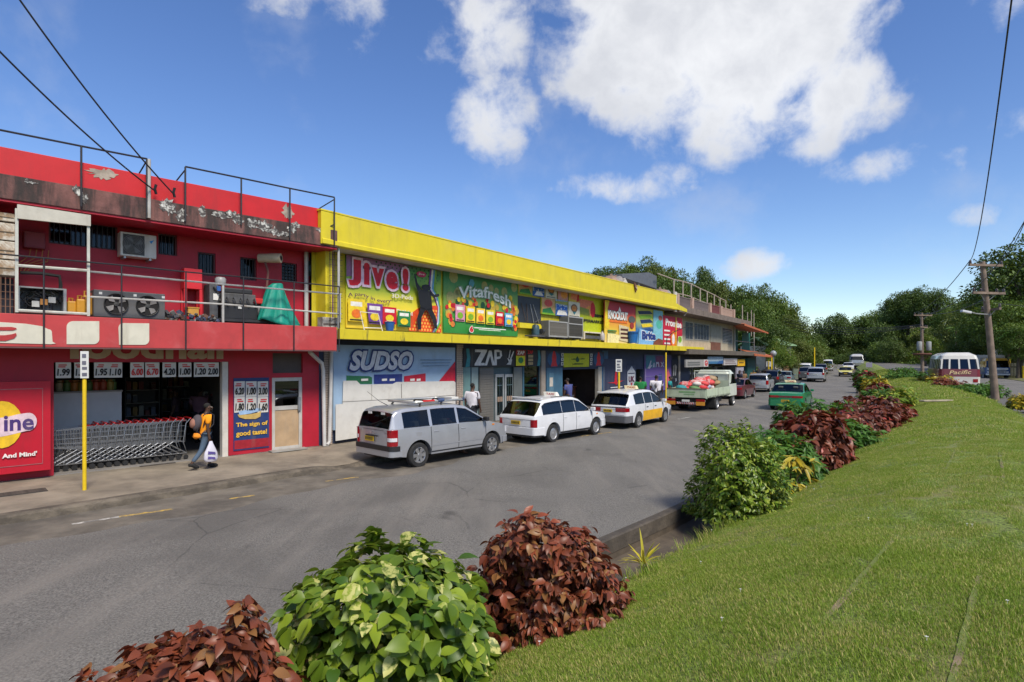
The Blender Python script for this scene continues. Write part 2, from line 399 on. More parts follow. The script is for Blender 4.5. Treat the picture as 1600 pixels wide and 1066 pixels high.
# kerb, with a dropped piece for a driveway
krng=random.Random(5); _kj={}
def kerb_prof(s):
    h=.15; a=krng.uniform(-.012,.012)
    if-.55<s+1.0<.25:h=.15
    drop=math.exp(-((s-.2)/.55)**2); h=.15-.11*drop
    k=dkerb(s); return [(k-.22,h+.002),(k-.04+a*.5,h+a*.4),(k+.02+a,h-.035),(k+.05+a+drop*.2,-.03)]
sheet('kerb',kerb_prof,SMIN,150,.22,KERB,smooth=30)
sheet('pavement',lambda s:[(dkerb(s)-9.5,.17),(dkerb(s)-3.2,.165),(dkerb(s)-.21,.15-.10*math.exp(-((s-.2)/.6)**2))],SMIN,150,.35,CONC)
sheet('drain',lambda s:[(0.0,-.012),(.055,-.012),(.075,-.30),(.2,-.33),(.8,-.34),(1.02,-.3),(1.2,.03)],SMIN,150,.5,DRAINM,smooth=20)
sheet('drain_kerb',lambda s:[(-.10,.004+.003),(-.09,.016),(.04,.02),(.068,.004),(.08,-.2)],SMIN,150,.7,mat('drain_kerb',(.085,.07,.055),.9,var=.35,scale=2.2,bump=.8,bscale=12,dirt=(.05,.042,.034),damt=.7,dmap=(1.5,1.5,3),dlo=.4,dhi=.62,world_co=True),smooth=20)
def lawn_prof(s,n=26,lift=0.0):
    dv=dverge(s); L=[]
    for i in range(n+1):
        d=1.13+(dv-1.13)*i/n
        q=1.15+(6.0-1.15)*i/n
        L.append((d,zlawn(s,q)+lift+.02*math.sin(s*1.7+d*2.1)*math.sin(d*1.3+s*.6)))
    return L
lawn=sheet('lawn',lawn_prof,SMIN,150,.5,SOIL,smooth=60)
sheet('service_road',lambda s:[(dverge(s)-.25,.5),(dverge(s)+.02,.66),(dverge(s)+3.5,.70),(dverge(s)+8.2,.62)],SMIN,SMAX,1.5,ASPHALT)
VERGE=SOIL
def hill_prof(s):
    d0=dverge(s)+8.1; H=float(np.interp(s,[-40,10,60,90,130,200],[3,8,10,13,14,8])); L=[(d0,.66),(d0+1.5,.72)]
    for i in range(1,13):
        t=i/12; L.append((d0+1.5+34*t,.75+H*(t*t*(3-2*t))+.5*math.sin(s*.23+i)*t))
    L.append((d0+90,H*.8)); return L
sheet('hill',hill_prof,SMIN,SMAX,3,EARTH,smooth=80)
# wooded hill behind the shops, one mound of ground
def mound(name,cx,cy,rx,ry,H,ang,m,n=26):
    rows=[]
    for i in range(n+1):
        r=i/n; row=[]
        for k in range(37):
            a=2*math.pi*k/36; q=1+.12*math.sin(3*a+r*4)+.07*math.sin(7*a); x=math.cos(a)*r*rx*q; y=math.sin(a)*r*ry*q
            row.append((cx+x*math.cos(ang)-y*math.sin(ang),cy+x*math.sin(ang)+y*math.cos(ang),-1+H*(.5+.5*math.cos(math.pi*min(1,r)))+.4*math.sin(a*5+r*9)*(1-r)))
        rows.append(row)
    o=MB().grid(rows).build(name,m,smooth=80,fixn=False); o['kind']='structure'; return o
mound('hill',28,128,62,42,12.5,rad(38),DARKEARTH)
mound('hill',122,182,58,48,15,rad(-30),EARTH)
def mound_z(x,y):
    a=rad(38); dx,dy=x-28,y-128; u=(dx*math.cos(a)+dy*math.sin(a))/62; v=(-dx*math.sin(a)+dy*math.cos(a))/42; r=math.hypot(u,v)
    return-1+12.5*(.5+.5*math.cos(math.pi*min(1,r)))
# worn paint along the parking lane, and litter-sized stains
WPAINT=mat('road_paint_white',(.55,.53,.48),.8,var=.3,scale=9,dirt=(.12,.11,.10),damt=.9,dmap=(3,3,3),dlo=.4,dhi=.6,world_co=True)
YPAINT=mat('road_paint_yellow',(.55,.36,.07),.8,var=.3,scale=9,dirt=(.12,.11,.10),damt=.95,dmap=(3,3,3),dlo=.38,dhi=.6,world_co=True)
def mark(px0,py0,px1,py1,w,m,name='road_marking'):
    a,b=gpt(px0,py0,.02),gpt(px1,py1,.02); t=(b-a).normalized(); n=Vector((-t.y,t.x,0))*w/2; k=8; rows=[]
    for i in range(k+1):
        p=a+(b-a)*i/k
        rows.append([Vector((q.x,q.y,ROADZ(q)+.005)) for q in (p-n,p+n)])
    o=MB().grid(rows).build(name,m,fixn=False); o['kind']='structure'; return o
def ROADZ(p):
    i=int(np.argmin((_line[:,0]-p.x)**2+(_line[:,1]-p.y)**2)); s=_seg[i]; dk=dkerb(s)
    d=(p.x-_line[i,0])*_tan[i,1]-(p.y-_line[i,1])*_tan[i,0]; t=(d-dk+.3)/(.3-dk)
    return .045*(1-abs(2*min(max(t,0),1)-1))+zroad(s)
mark(112,819,188,807,.10,WPAINT); mark(186,807,270,795.5,.11,YPAINT); mark(358,779.5,398,774,.09,YPAINT)
mark(508,752,560,745.5,.09,YPAINT); mark(905,682.5,955,676,.09,YPAINT); mark(1060,655.5,1078,652.5,.12,WPAINT); mark(1168,625,1178,623.5,.14,WPAINT)
# pavement gratings
GRATE=mat('rusty_grate',(.075,.06,.05),.8,var=.3,scale=12)
def grate(px,py,w,l,lab):
    p=gpt(px,py,.17); t=thing('drain_grate',lab,'grate',(p.x,p.y,.165),rad(45),'gratings in the pavement')
    MB().box(-l/2,l/2,-w/2,w/2,-.02,.003).build('frame',mat('grate_dark',(.03,.027,.025),.9),t)
    bar=MB().box(-l/2+.01,l/2-.01,-.012,.012,0,.014).mesh('bar',GRATE); n=int(w/.05)
    for k in range(n):o=link('bar',bar,t); o.location=(0,-w/2+.03+k*(w-.06)/(n-1),0)
grate(245,725,.34,.75,'flat dark metal grating in the pavement before the trolleys')
grate(20,771,.34,1.0,'flat dark metal grating in the pavement below the red advertising board')
grate(905,902,.01+.3,.5,'unused') if False else None
# the two buried rails in the lawn
RAIL=mat('buried_rail',(.16,.115,.075),.9,var=.5,scale=3,dirt=(.13,.16,.035),damt=1.0,dmap=(1,1,1),dlo=.38,dhi=.52,world_co=True)
def rail(d0,d1,lab):
    rows=[]; r=random.Random(int(d0*9))
    for i in range(180):
        s=-12+i*.3; d=np.interp(s,[-9,7],[d0,d1]); q=1.15+4.85*(d-1.13)/(dverge(s)-1.13)
        z=zlawn(s,q)+.02*math.sin(s*1.7+d*2.1)*math.sin(d*1.3+s*.6)+.012+.012*math.sin(s*.9+d0)
        z-=.012; rows.append([RP(s,d-.026,z-.03),RP(s,d-.018+r.uniform(-.006,.006),z),RP(s,d+.018+r.uniform(-.006,.006),z),RP(s,d+.026,z-.03)])
    tag(MB().grid(rows).build('buried_rail',RAIL,smooth=30,fixn=False),lab,'rail','old tram rails sunk in the lawn')
rail(3.45,3.95,'old brown rail sunk in the lawn, the one nearer the shrubs')
rail(4.25,4.6,'old brown rail sunk in the lawn, the one farther from the shrubs')
# ================================================================= red shop
RF=Frame((-4.84,16.0),910/905); YF=Frame((-4.8,16.1),(1472-800)/905)
DIRT=(.05,.04,.035)
RED=mat('red_paint',(.40,.008,.026),.55,var=.10,scale=2,dirt=(.20,.02,.02),damt=.35,dlo=.5,dhi=.8)
REDB=mat('red_paint_bright',(.52,.007,.012),.5,var=.08,scale=2,dirt=(.25,.02,.02),damt=.4,dlo=.5,dhi=.8)
REDF=mat('red_paint_faded',(.45,.042,.045),.6,var=.08,scale=2.5,dirt=(.16,.03,.03),damt=.45,dmap=(1.2,1.2,.5),dlo=.52,dhi=.75,fade=.25)
WEATH=mat('weathered_concrete',(.19,.085,.075),.9,var=.3,scale=3,bump=.5,bscale=18,dirt=(.028,.026,.025),damt=.92,dmap=(1.4,1.4,.25),dlo=.38,dhi=.62)
GREYC=mat('grey_concrete',(.30,.29,.27),.85,var=.15,scale=2,dirt=(.1,.09,.08),damt=.5)
DKMETAL=mat('dark_iron',(.018,.018,.024),.6,var=.3,scale=8)
PALEPIPE=mat('pale_pipe',(.42,.41,.39),.6,var=.15,scale=4,dirt=(.2,.13,.08),damt=.5)
WHITEP=mat('white_paint',(.72,.71,.68),.5,var=.06,dirt=(.3,.26,.2),damt=.35)
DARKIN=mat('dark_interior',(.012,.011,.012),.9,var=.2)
BLACK=mat('black_rubber',(.012,.012,.013),.8,var=.2)
GLASSW=glass('window_glass',.12,(.3,.33,.36),.08)
CREAM=mat('cream_paint',(.62,.56,.44),.7,var=.1,scale=2,dirt=(.2,.15,.1),damt=.5)
GALV=mat('galvanised',(.36,.37,.38),.45,.6,var=.15,scale=6,dirt=(.16,.1,.07),damt=.4)
BL=-15.0                                     # far left end of the red shop, beyond the picture
red=thing('red_shop','long red two-storey food shop with a balcony and weathered roof edge','shop',(0,0,0),0,None,RF)
def P(px,py,y=0.0):return RF.at(px,py,y)
WY=1.1                                       # wall plane behind the balcony front
# upper wall with window openings
wins=[RF.rect(76,184,346,386,WY),RF.rect(247,277,366,399,WY),RF.rect(309,337,395,431,WY),RF.rect(375,401,403,438,WY),RF.rect(440,464,411,441,WY)]
wall_mesh(MB(),BL,.02,3.2,6.1,WY,.16,wins).build('wall',RED,red)
def barred(F,r,y,parent,nb,frame_m,hb=0,pane_tint=GLASSW):
    x0,x1,z0,z1=r; t=.035; b=MB()
    b.box(x0,x1,y,y+.05,z0,z0+t).box(x0,x1,y,y+.05,z1-t,z1).box(x0,x0+t,y,y+.05,z0+t,z1-t).box(x1-t,x1,y,y+.05,z0+t,z1-t)
    f=b.build('window',frame_m,parent)
    MB().box(x0+t,x1-t,y+.06,y+.07,z0+t,z1-t).build('pane',pane_tint,f)
    for k in range(nb):x=x0+(x1-x0)*(k+1)/(nb+1); MB().box(x-.008,x+.008,y-.02,y-.004,z0,z1).build('bar',DKMETAL,f)
    for k in range(hb):z=z0+(z1-z0)*(k+1)/(hb+1); MB().box(x0,x1,y-.032,y-.021,z-.008,z+.008).build('bar',DKMETAL,f)
    return f
WFR=mat('window_frame_dark',(.10,.03,.035),.6)
for r,nb,hb in zip(wins,(12,4,4,4,4),(0,0,0,0,5)):barred(RF,r,WY+.05,red,nb,WFR,hb)
# dark room behind the upper windows, floor slabs, back volume
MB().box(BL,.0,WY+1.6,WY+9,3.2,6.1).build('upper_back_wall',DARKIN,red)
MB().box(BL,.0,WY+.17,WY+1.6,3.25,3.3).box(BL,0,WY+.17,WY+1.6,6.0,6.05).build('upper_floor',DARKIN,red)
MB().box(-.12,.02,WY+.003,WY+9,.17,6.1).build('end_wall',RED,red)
# roof slab with weathered edge, parapet
zt=P(260,315)[1]; zb=P(260,347.5)[1]
MB().box(BL,.02,.0,WY+9,zb,zt).build('roof_slab',WEATH,red,bevel=.01)
MB().box(BL,.02,.03,WY+.2,zb-.05,zb-.004).build('soffit',RED,red)
MB().box(BL,-.25,.12,.3,zt,P(260,277)[1]).build('parapet',REDB,red,bevel=.01)
# flaking patches on the weathered edge and on the parapet
FLAKE=mat('flaked_white',(.50,.49,.46),.9,var=.4,scale=7,dirt=(.06,.05,.05),damt=.95,dmap=(7,7,7),dlo=.42,dhi=.53)
def blotch(b,F,px,py,rx,ry,y,rng,n=30,jag=.45):
    x,z=F.at(px,py,y); e=F.at(px+rx,py,y)[0]-x; h=z-F.at(px,py+ry,y)[1]
    b.prism([(x+e*math.cos(2*math.pi*k/n)*rng.uniform(1-jag,1+jag),y,z+h*math.sin(2*math.pi*k/n)*rng.uniform(1-jag,1+jag)) for k in range(n)],(0,-.006,0))
rr=random.Random(3)
for q in [(120,297,6,7),(132,310,5,8),(262,322,12,12),(282,336,8,9),(316,330,5,9),(345,336,14,5),(362,334,9,5),(372,343,8,7),(395,349,8,8),(412,353,12,7),(428,362,12,6),(445,366,10,4),(455,358,6,5),(462,352,5,5),(505,361,9,4),(508,372,4,7),(42,283,3,3),(50,286,8,1.5)]:b=MB(); blotch(b,RF,*q,-.001,rr); b.build('flaked_paint',FLAKE,red)
for q in [(160,271,20,8),(449,332,8,11)]:b=MB(); blotch(b,RF,*q,.118,rr); b.build('bare_plaster',mat('bare_plaster',(.36,.30,.25),.9,var=.25,scale=6),red)
# balcony slab with red front
fzt,fzb=P(260,500.2)[1],P(260,544.5)[1]
MB().box(BL,0,.0,.07,fzb,fzt).build('balcony_front',REDF,red,bevel=.008)
MB().box(BL,0,.071,WY-.003,fzb+.02,fzt-.18).build('balcony_floor',GREYC,red)
MB().box(BL,.004,-.012,.09,fzb-.03,fzb-.001).build('drip_edge',mat('drip_edge',(.12,.05,.05),.8,dirt=DIRT,damt=.6),red)
# giant cream letters cut off on the balcony front
LETT=mat('cream_letters',(.60,.57,.47),.6,var=.07,scale=3,dirt=(.3,.25,.18),damt=.45,dmap=(2,2,.3))
def letters(polys,F,y,m,parent,name='lettering',th=.012):
    b=MB()
    for pl in polys:b.prism([(F.at(px,py,y)[0],y,F.at(px,py,y)[1]) for px,py in pl],(0,-th,0))
    return b.build(name,m,parent)
def arc(cx,cy,rx,ry,a0,a1,n=7):return [(cx+rx*math.cos(rad(a0+(a1-a0)*k/n)),cy+ry*math.sin(rad(a0+(a1-a0)*k/n))) for k in range(n+1)]
letters([[(-60,503),(0,503.5),(40,506),(66,510),(74,514)]+arc(77,520,4,5,-90,0)+[(82,534),(87,537),(80,538),(0,536),(-60,534)]],RF,-.001,LETT,red)
letters([[(-60,511.5),(18,511),(25,512.5),(26,514.5),(20,516.5),(-60,516.5)],[(-60,524),(8,524),(18,522.5),(25,520.5),(26,524),(22,529),(8,533),(-60,532)]],RF,-.014,mat('letter_cut_red',(.40,.03,.03),.6),red)
letters([arc(114,511,10,9,180,270)+[(155,502)]+arc(146,530,9,8,0,90)+[(104,538)]],RF,-.001,LETT,red)
letters([arc(192,513,7,8,180,270)+[(233,505.5)]+arc(225,531,8,8,0,90)+[(186,539)]],RF,-.001,LETT,red)
# ground floor
op=(P(84,640,WY)[0],P(357,640,WY)[0],.17,P(220,566,WY)[1])
dr=(P(425,650,WY)[0],P(472.5,650,WY)[0],.17,P(448,590,WY)[1]); tr=(P(426,570,WY)[0],P(473,570,WY)[0],P(448,583,WY)[1],P(448,552,WY)[1])
wall_mesh(MB(),BL,.02,.17,fzb+.03,WY,.18,[op,dr,tr]).build('wall',RED,red)
MB().box(tr[0],tr[1],WY+.08,WY+.1,tr[2],tr[3]).build('transom_panel',mat('transom_brown',(.07,.05,.045),.5),red)
b=MB(); x0,x1,z0,z1=dr
b.box(x0,x0+.09,WY+.02,WY+.1,z0,z1).box(x1-.09,x1,WY+.02,WY+.1,z0,z1).box(x0+.09,x1-.09,WY+.02,WY+.1,z1-.1,z1)
zm=P(448,637,WY)[1]
b.box(x0+.09,x1-.09,WY+.03,WY+.09,zm-.06,zm+.05).box(x0+.09,x1-.09,WY+.03,WY+.09,z0,z0+.1)
door=b.build('door',mat('door_alu',(.50,.48,.45),.45,var=.1,dirt=(.25,.2,.15),damt=.4),red)
MB().box(x0+.09,x1-.09,WY+.06,WY+.068,zm+.05,z1-.1).build('pane',glass('door_glass',.25),door)
MB().box(x0+.09,x1-.09,WY+.05,WY+.08,z0+.1,zm-.06).build('lower_panel',mat('door_ply',(.42,.29,.17),.7,var=.15,scale=2,dirt=(.3,.25,.2),damt=.6),door)
MB().box(x1-.13,x1-.05,WY-.03,WY+.03,zm-.1,zm+.28).build('handle',GALV,door)
MB().box(P(425,700,WY)[0]-.1,P(475,700,WY)[0],WY-.25,WY,.165,.2).build('doorstep',GREYC,red)
MB().box(op[1]-.16,op[1]-.02,WY-.03,WY+.15,.17,op[3]).build('door_jamb',mat('jamb_white',(.56,.53,.48),.6,dirt=(.25,.2,.15),damt=.5),red)
# interior of the shop
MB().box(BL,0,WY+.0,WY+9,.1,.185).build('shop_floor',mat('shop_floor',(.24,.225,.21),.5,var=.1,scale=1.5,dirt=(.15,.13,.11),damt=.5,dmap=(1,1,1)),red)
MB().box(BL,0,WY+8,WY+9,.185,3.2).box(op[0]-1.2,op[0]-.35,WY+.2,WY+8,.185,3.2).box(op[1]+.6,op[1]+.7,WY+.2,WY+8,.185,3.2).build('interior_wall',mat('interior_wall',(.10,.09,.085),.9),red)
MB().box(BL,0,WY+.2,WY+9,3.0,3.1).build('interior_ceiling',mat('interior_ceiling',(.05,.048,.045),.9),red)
# name above the shop entrance, its top hidden by the balcony
TAN=mat('tan_letters',(.42,.32,.22),.6,var=.06,dirt=(.2,.14,.1),damt=.3)
a=P(104,530,WY-.02); c=P(349,563.5,WY-.02)
text('foodhall',(a[0],c[0],P(220,561.5,WY)[1],P(220,519,WY)[1]),WY-.002,TAN,red,bold=.035,depth=.015)
# ---------------------------------------------------------------- things on the red shop
# price cards hung along the entrance
CARD=mat('card_white',(.62,.60,.56),.7,var=.04); INK=mat('ink_black',(.01,.01,.011),.7); INKR=mat('ink_red',(.55,.02,.02),.7)
def card(px0,px1,pt,pb,price,ink,y,F,lab,group,root=None,lines=2,ox=0):
    bd=Board(F,px0,px1,pt,pb,y,lab,'price card',CARD,'price_card',group,.006,'sheet')
    rg=random.Random(int(px0*7+pt))
    for k in range(lines):w0=rg.uniform(.08,.3); bd.rect(w0,min(.94,w0+rg.uniform(.4,.6)),.80-.12*k,.87-.12*k,INKR,'printed_line')
    bd.text(price,.08,.92,.14,.60,ink,bold=.03,shear=.1)
    return bd
cards=[(87,111,'1.99',0),(116,139,'1.20',0),(147,169,'1.95',0),(169,191,'1.10',0),(203.5,225,'6.00',1),(227,249,'6.70',1),(254,275,'4.20',0),(279,299,'1.00',0),(303,323,'1.20',0),(323,342,'2.00',0)]
desc=['first from the red advertising board','half hidden behind the yellow bus post','just right of the yellow bus post','joined to the 1.95 card','with red figures, nearer the yellow post','with red figures, nearer the shop door','alone after the red priced cards','alone before the last joined pair','joined to the card at the end','last before the white door jamb']
for (a0,a1,pr,rd),ds in zip(cards,desc):
    m=(a0+a1)/2; card(a0,a1,np.interp(m,[87,342],[566.5,566.5]),np.interp(m,[87,342],[591,588.5]),pr,INKR if rd else INK,WY-.03,RF,'white price card %s'%ds,'price cards hung over the entrance')
rows6=[('1.20',366,381),('1.00',384,399),('3.00',402,418)]
bd=Board(RF,365,420.5,590.5,702,WY-.02,'dark blue poster saying The sign of good taste beside the shop door','poster',flat(28,52,105),'poster',None,.02)
bd.rect(.02,.99,.02,.14,flat(150,25,40),'painted_band')
YEL=flat(222,176,62)
bd.text('The sign of',.06,.95,.31,.385,YEL,bold=.03); bd.text('good taste!',.06,.93,.18,.27,YEL,bold=.03)
bd.poly([(.1,.50),(.14,.46),(.3,.43),(.6,.42),(.74,.45),(.76,.53),(.7,.51),(.4,.49)],flat(190,160,90),'picture'); bd.poly([(.12,.54),(.15,.49),(.45,.50),(.78,.54),(.75,.57),(.4,.56)],flat(150,180,215),'picture')
for j in range(2):
    for k,(a0,a1) in enumerate([(366,382.5),(384,401),(402.5,419)]):
        card(a0,a1,596+24.5*j,620+24.5*j,[['6.20','1.00','3.00'],['1.80','1.20','1.60']][j][k],INK,WY-.034,RF,'white price card pinned on the blue poster, %s row, %s'%(['upper','lower'][j],['beside the shop entrance','in the middle','beside the glazed door'][k]),'price cards on the blue poster')
# advertising board at the left
bd=Board(RF,-60,79,597,741,WY-.28,'red advertising board with a yellow disc and the letters ine','advertising board',mat('board_red',sc(178,10,38),.5,var=.06,dirt=(.15,.02,.02),damt=.3),'advertising_board',None,.22)
kx=lambda px:(px+60)/139; 
GREY1=flat(150,90,95)
for a0,a1,b0,b1 in [(0,kx(66),.915,.923),(0,kx(66),.075,.083),(kx(65),kx(66),.083,.915)]:bd.rect(a0,a1,b0,b1,GREY1,'printed_frame')
bd.disc(kx(0),.54,33/139,.255,flat(224,182,30)); 
bd.poly([(kx(-40),.38),(kx(-40),.60),(kx(8),.62),(kx(26),.645)]+[(kx(42)+.10*math.cos(rad(t)),.555+.10*math.sin(rad(t))) for t in range(100,-101,-20)]+[(kx(10),.42)],flat(216,190,200),'letter_halo')
bd.text('ine',kx(3),kx(51),.465,.635,flat(66,42,110),bold=.022)
bd.text("And Mind'",kx(0),kx(56),.175,.225,flat(222,215,212),bold=.04)
# railings on roof and balcony
def railing(name,lab,F,posts,y,rails,m,r=.02,braces=(),group=None,pr=None):
    """posts: pixel (x, top, bottom); rails: lists of pixel points"""
    x0,z0=F.at(posts[0][0],posts[0][2],y); t=thing(name,lab,'railing',(x0,y,z0),0,group,F)
    L=lambda px,py,dy=0:Vector((F.at(px,py,y)[0]-x0,dy,F.at(px,py,y)[1]-z0))
    for px,pt,pb in posts:MB().tube([L(px,pb),L(px,pt)],pr or r,6).build('post',m,t)
    for rl in rails:MB().tube([L(*q) for q in rl],r,6).build('rail',m,t)
    for (qa,qb,dy) in braces:MB().tube([L(*qa),L(qb[0],qb[1],dy)],r*.8,5).build('brace',m,t)
    return t
railing('roof_railing','thin dark pipe railing on the red roof edge with a grey end post',RF,[(-70,188,302),(127,229,323),(229.5,249,341)],-.04,[[(-70,192),(-1,203),(127,228.5),(230,248.5)]],DKMETAL,.02,[((229,252),(219,273),.3)])
railing('roof_railing','thin dark pipe railing on the red roof edge meeting the yellow parapet',RF,[(289.5,261,346),(377,279.5,352),(453,295,372),(522.5,309,383)],-.04,[[(289.5,260.5),(377,278.5),(453,294.5),(522.5,308.5)]],DKMETAL,.02,[((289,266),(277,284),.3),((522,312),(505,324),.3),((522,351),(512,356),.1)])
tag(MB().tube([RF.world(RF.at(233,249,-.05)[0],-.05,RF.at(233,249,-.05)[1]),RF.world(RF.at(233,341,-.05)[0],-.05,RF.at(233,341,-.05)[1])],.035,8).build('roof_post',PALEPIPE),'pale grey pipe post standing at the end of the roof railing','post')
railing('balcony_railing','dark thin railing in front of the red balcony with long posts',RF,[(-75,385,542),(68.5,403,545),(190,415,546),(290.5,425.5,546.5),(380.5,433,548),(459.5,441,549),(530,448,550)],-.05,[[(-75,390),(0,397),(190,414.5),(290.5,425),(380,433),(530,448)]],DKMETAL,.016)
railing('balcony_railing','pale two-bar pipe railing behind the dark balcony railing',RF,[(348.5,446,504),(531,459,504)],.12,[[(140,424.5),(348,444.5),(533,460)],[(140,464),(348,475.5),(533,491)]],PALEPIPE,.022,pr=.03)
# pale frame with a blank board on top
x0,z0=P(26,488,.04); t=thing('sign_frame','pale metal frame with a blank weathered sign board on top of the balcony','sign frame',(x0,.04,z0),0,None,RF)
L=lambda px,py:(P(px,py,.04)[0]-x0,0,P(px,py,.04)[1]-z0)
FR=mat('pale_frame',(.50,.50,.45),.6,var=.12,dirt=(.25,.15,.1),damt=.5)
for px,a,b_ in ((26,326,488),(138,345,494)):MB().tube([L(px,b_),L(px,a)],.035,4).build('post',FR,t)
for q0,q1 in (((26,415),(138,423)),((26,485),(138,491))):MB().tube([L(*q0),L(*q1)],.03,6).build('crossbar',FR,t)
MB().prism([L(26.5,320),L(141,337),L(141,354),L(26.5,342)],(0,-.06,0)).build('sign_board',mat('blank_board',(.52,.49,.42),.7,var=.1,dirt=(.3,.24,.18),damt=.5),t)
# stack of weathered panels at the frame's edge
PAN=mat('weathered_panel',(.58,.54,.47),.8,var=.15,dirt=(.28,.16,.07),damt=.85,dmap=(2,2,2),dlo=.45,dhi=.62)
for k,(a,b_,ds) in enumerate([(329,342,'topmost and most rusted'),(345,372,'second from the top'),(374,402,'third from the top'),(404,428,'lowest of the stack')]):
    x0,x1,z0,z1=RF.rect(-60,23.5,a,b_,.2); t=thing('metal_panel','weathered cream metal panel beside the pale frame, %s'%ds,'panel',(x0,.2,z0),0,'weathered panels at the end of the balcony',RF)
    MB().box(0,x1-x0,0,.5,0,z1-z0).build('panel',PAN,t,bevel=.01); MB().box(0,x1-x0-.02,-.012,-.002,(z1-z0)*.45,(z1-z0)*.5).build('seam',mat('seam_dark',(.12,.09,.06),.9),t)
x0,x1,z0,z1=RF.rect(-60,23,431,489,.25); t=thing('wire_cage','rusty wire cage below the weathered cream panels','cage',(x0,.25,z0),0,None,RF)
b=MB()
for k in range(6):b.box(0,x1-x0,0,.01,k*(z1-z0)/5-.005,k*(z1-z0)/5+.005)
for k in range(12):b.box(k*(x1-x0)/11-.008,k*(x1-x0)/11+.008,-.012,-.002,0,z1-z0)
b.build('mesh_grille',mat('rusty_wire',(.16,.08,.05),.8,var=.3),t); MB().box(0,x1-x0,.3,.6,0,z1-z0).build('body',mat('cage_dark',(.03,.03,.04),.9),t)
# meter box with cables
x0,x1,z0,z1=RF.rect(37,71,362,388,WY-.2); t=thing('meter_box','dark red meter box on the upper wall with loose cables below','meter box',(x0,WY-.2,z0),0,None,RF)
MB().box(0,x1-x0,0,.2,0,z1-z0).build('body',mat('box_red',(.20,.012,.02),.5),t,bevel=.012); MB().box(.03,x1-x0-.03,-.012,-.002,.03,z1-z0-.03).build('door',mat('box_red_lid',(.24,.015,.022),.5),t)
for k in range(4):MB().tube([(.12+k*.1,.1,0),(.1+k*.1,.12,-.15-.03*k),(-.06+.08*k,.14,-.32),(-.1+.05*k,.15,-.5)],.01,5).build('cable',mat('orange_cable',(.42,.16,.04),.6),t)
# air conditioners
def aircon(name,lab,F,px0,px1,pt,pb,y,col,depth=.32,fan=(.36,.5),logo=True,group=None):
    x0,x1,z0,z1=F.rect(px0,px1,pt,pb,y); w,h=x1-x0,z1-z0; t=thing(name,lab,'air conditioner',(x0,y,z0),0,group,F)
    MB().box(0,w,0,depth,0,h).build('casing',col,t,bevel=.015)
    r=h*.4; cx=w*fan[0]; cz=h*fan[1]
    MB().box(w*.07,w*.66,-.006,.0-.002,h*.08,h*.92).build('fan_panel',mat('ac_dark',(.07,.07,.07),.7),t)
    b=MB()
    for k in range(7):b.lathe([(r*(k+1)/7,-.012),(r*(k+1)/7+.006,-.018),(r*(k+1)/7,-.024)],20,(cx,0,cz),'Y')
    b.build('fan_grille',mat('ac_grille',(.30,.30,.29),.6),t)
    b=MB()
    for k in range(4):a=k*math.pi/2; b.prism([(cx+r*.15*math.cos(a),-.008,cz+r*.15*math.sin(a)),(cx+r*.9*math.cos(a+.2),-.008,cz+r*.9*math.sin(a+.2)),(cx+r*.9*math.cos(a+.8),-.008,cz+r*.9*math.sin(a+.8))],(0,.003,0))
    b.build('fan_blades',mat('ac_blade',(.14,.14,.14),.5),t)
    if logo:MB().prism([(w*.80,-.002,h*.72),(w*.93,-.002,h*.80),(w*.85,-.002,h*.62)],(0,-.004,0)).build('emblem',flat(40,130,190),t)
    MB().box(w*.1,w*.16,.02,depth+.1,-.05,-.002).box(w*.8,w*.86,.02,depth+.1,-.05,-.002).build('bracket',GALV,t)
    return t
ACW=mat('ac_casing',(.60,.57,.51),.5,var=.05,dirt=(.3,.24,.16),damt=.35)
aircon('air_conditioner','pale air conditioner unit with a blue mark hung on the red upper wall',RF,188,244.5,365,402,WY-.34,ACW)
# open condensing unit
x0,x1,z0,z1=RF.rect(28,104,449,489,.5); w,h=x1-x0,z1-z0
t=thing('condensing_unit','open grey compressor unit with coiled black hoses on the red balcony','compressor',(x0,.5,z0),0,None,RF)
CG=mat('unit_grey',(.30,.31,.32),.55,var=.1,dirt=(.12,.1,.08),damt=.4)
MB().box(0,w,.42,.45,0,h).box(0,.03,0,.42,0,h).box(w-.05,w,0,.42,0,h).box(.03,w-.05,0,.42,h-.03,h).box(.03,w-.05,0,.42,0,.04).build('casing',CG,t)
b=MB(); rg=random.Random(8)
for k in range(14):
    cx,cz=rg.uniform(.2,w-.25),rg.uniform(.15,h-.15); rr_=rg.uniform(.1,.24); a0=rg.uniform(0,6)
    b.tube([(cx+rr_*math.cos(a0+q*.5),rg.uniform(.04,.2),cz+rr_*.8*math.sin(a0+q*.5)) for q in range(8)],.014,5)
b.build('hose',BLACK,t)
MB().lathe([(.01,0),(.13,.01),(.14,.1),(.13,.26),(.01,.3)],12,(w*.38,.2,.05)).build('compressor',mat('compressor_black',(.02,.02,.022),.4),t,smooth=40)
MB().lathe([(.01,0),(.1,.01),(.1,.22),(.01,.26)],12,(w*.62,.22,.05)).build('receiver',mat('compressor_grey',(.06,.06,.065),.4),t,smooth=40)
for k,c_ in enumerate([(.55,.55,.52),(.5,.22,.05),(.42,.42,.4)]):MB().box(w*(.28+.17*k),w*(.28+.17*k)+.12,.03,.04,.12+.05*k,.24+.05*k).build('tag_plate',mat('plate%d'%k,c_,.6),t)
MB().tube([(.05,.15,h+.28),(w*.5,.15,h+.3),(w-.1,.15,h+.27),(w-.08,.15,h+.1),(w-.08,.15,.3)],.035,7).build('lagged_pipe',BLACK,t,smooth=50)
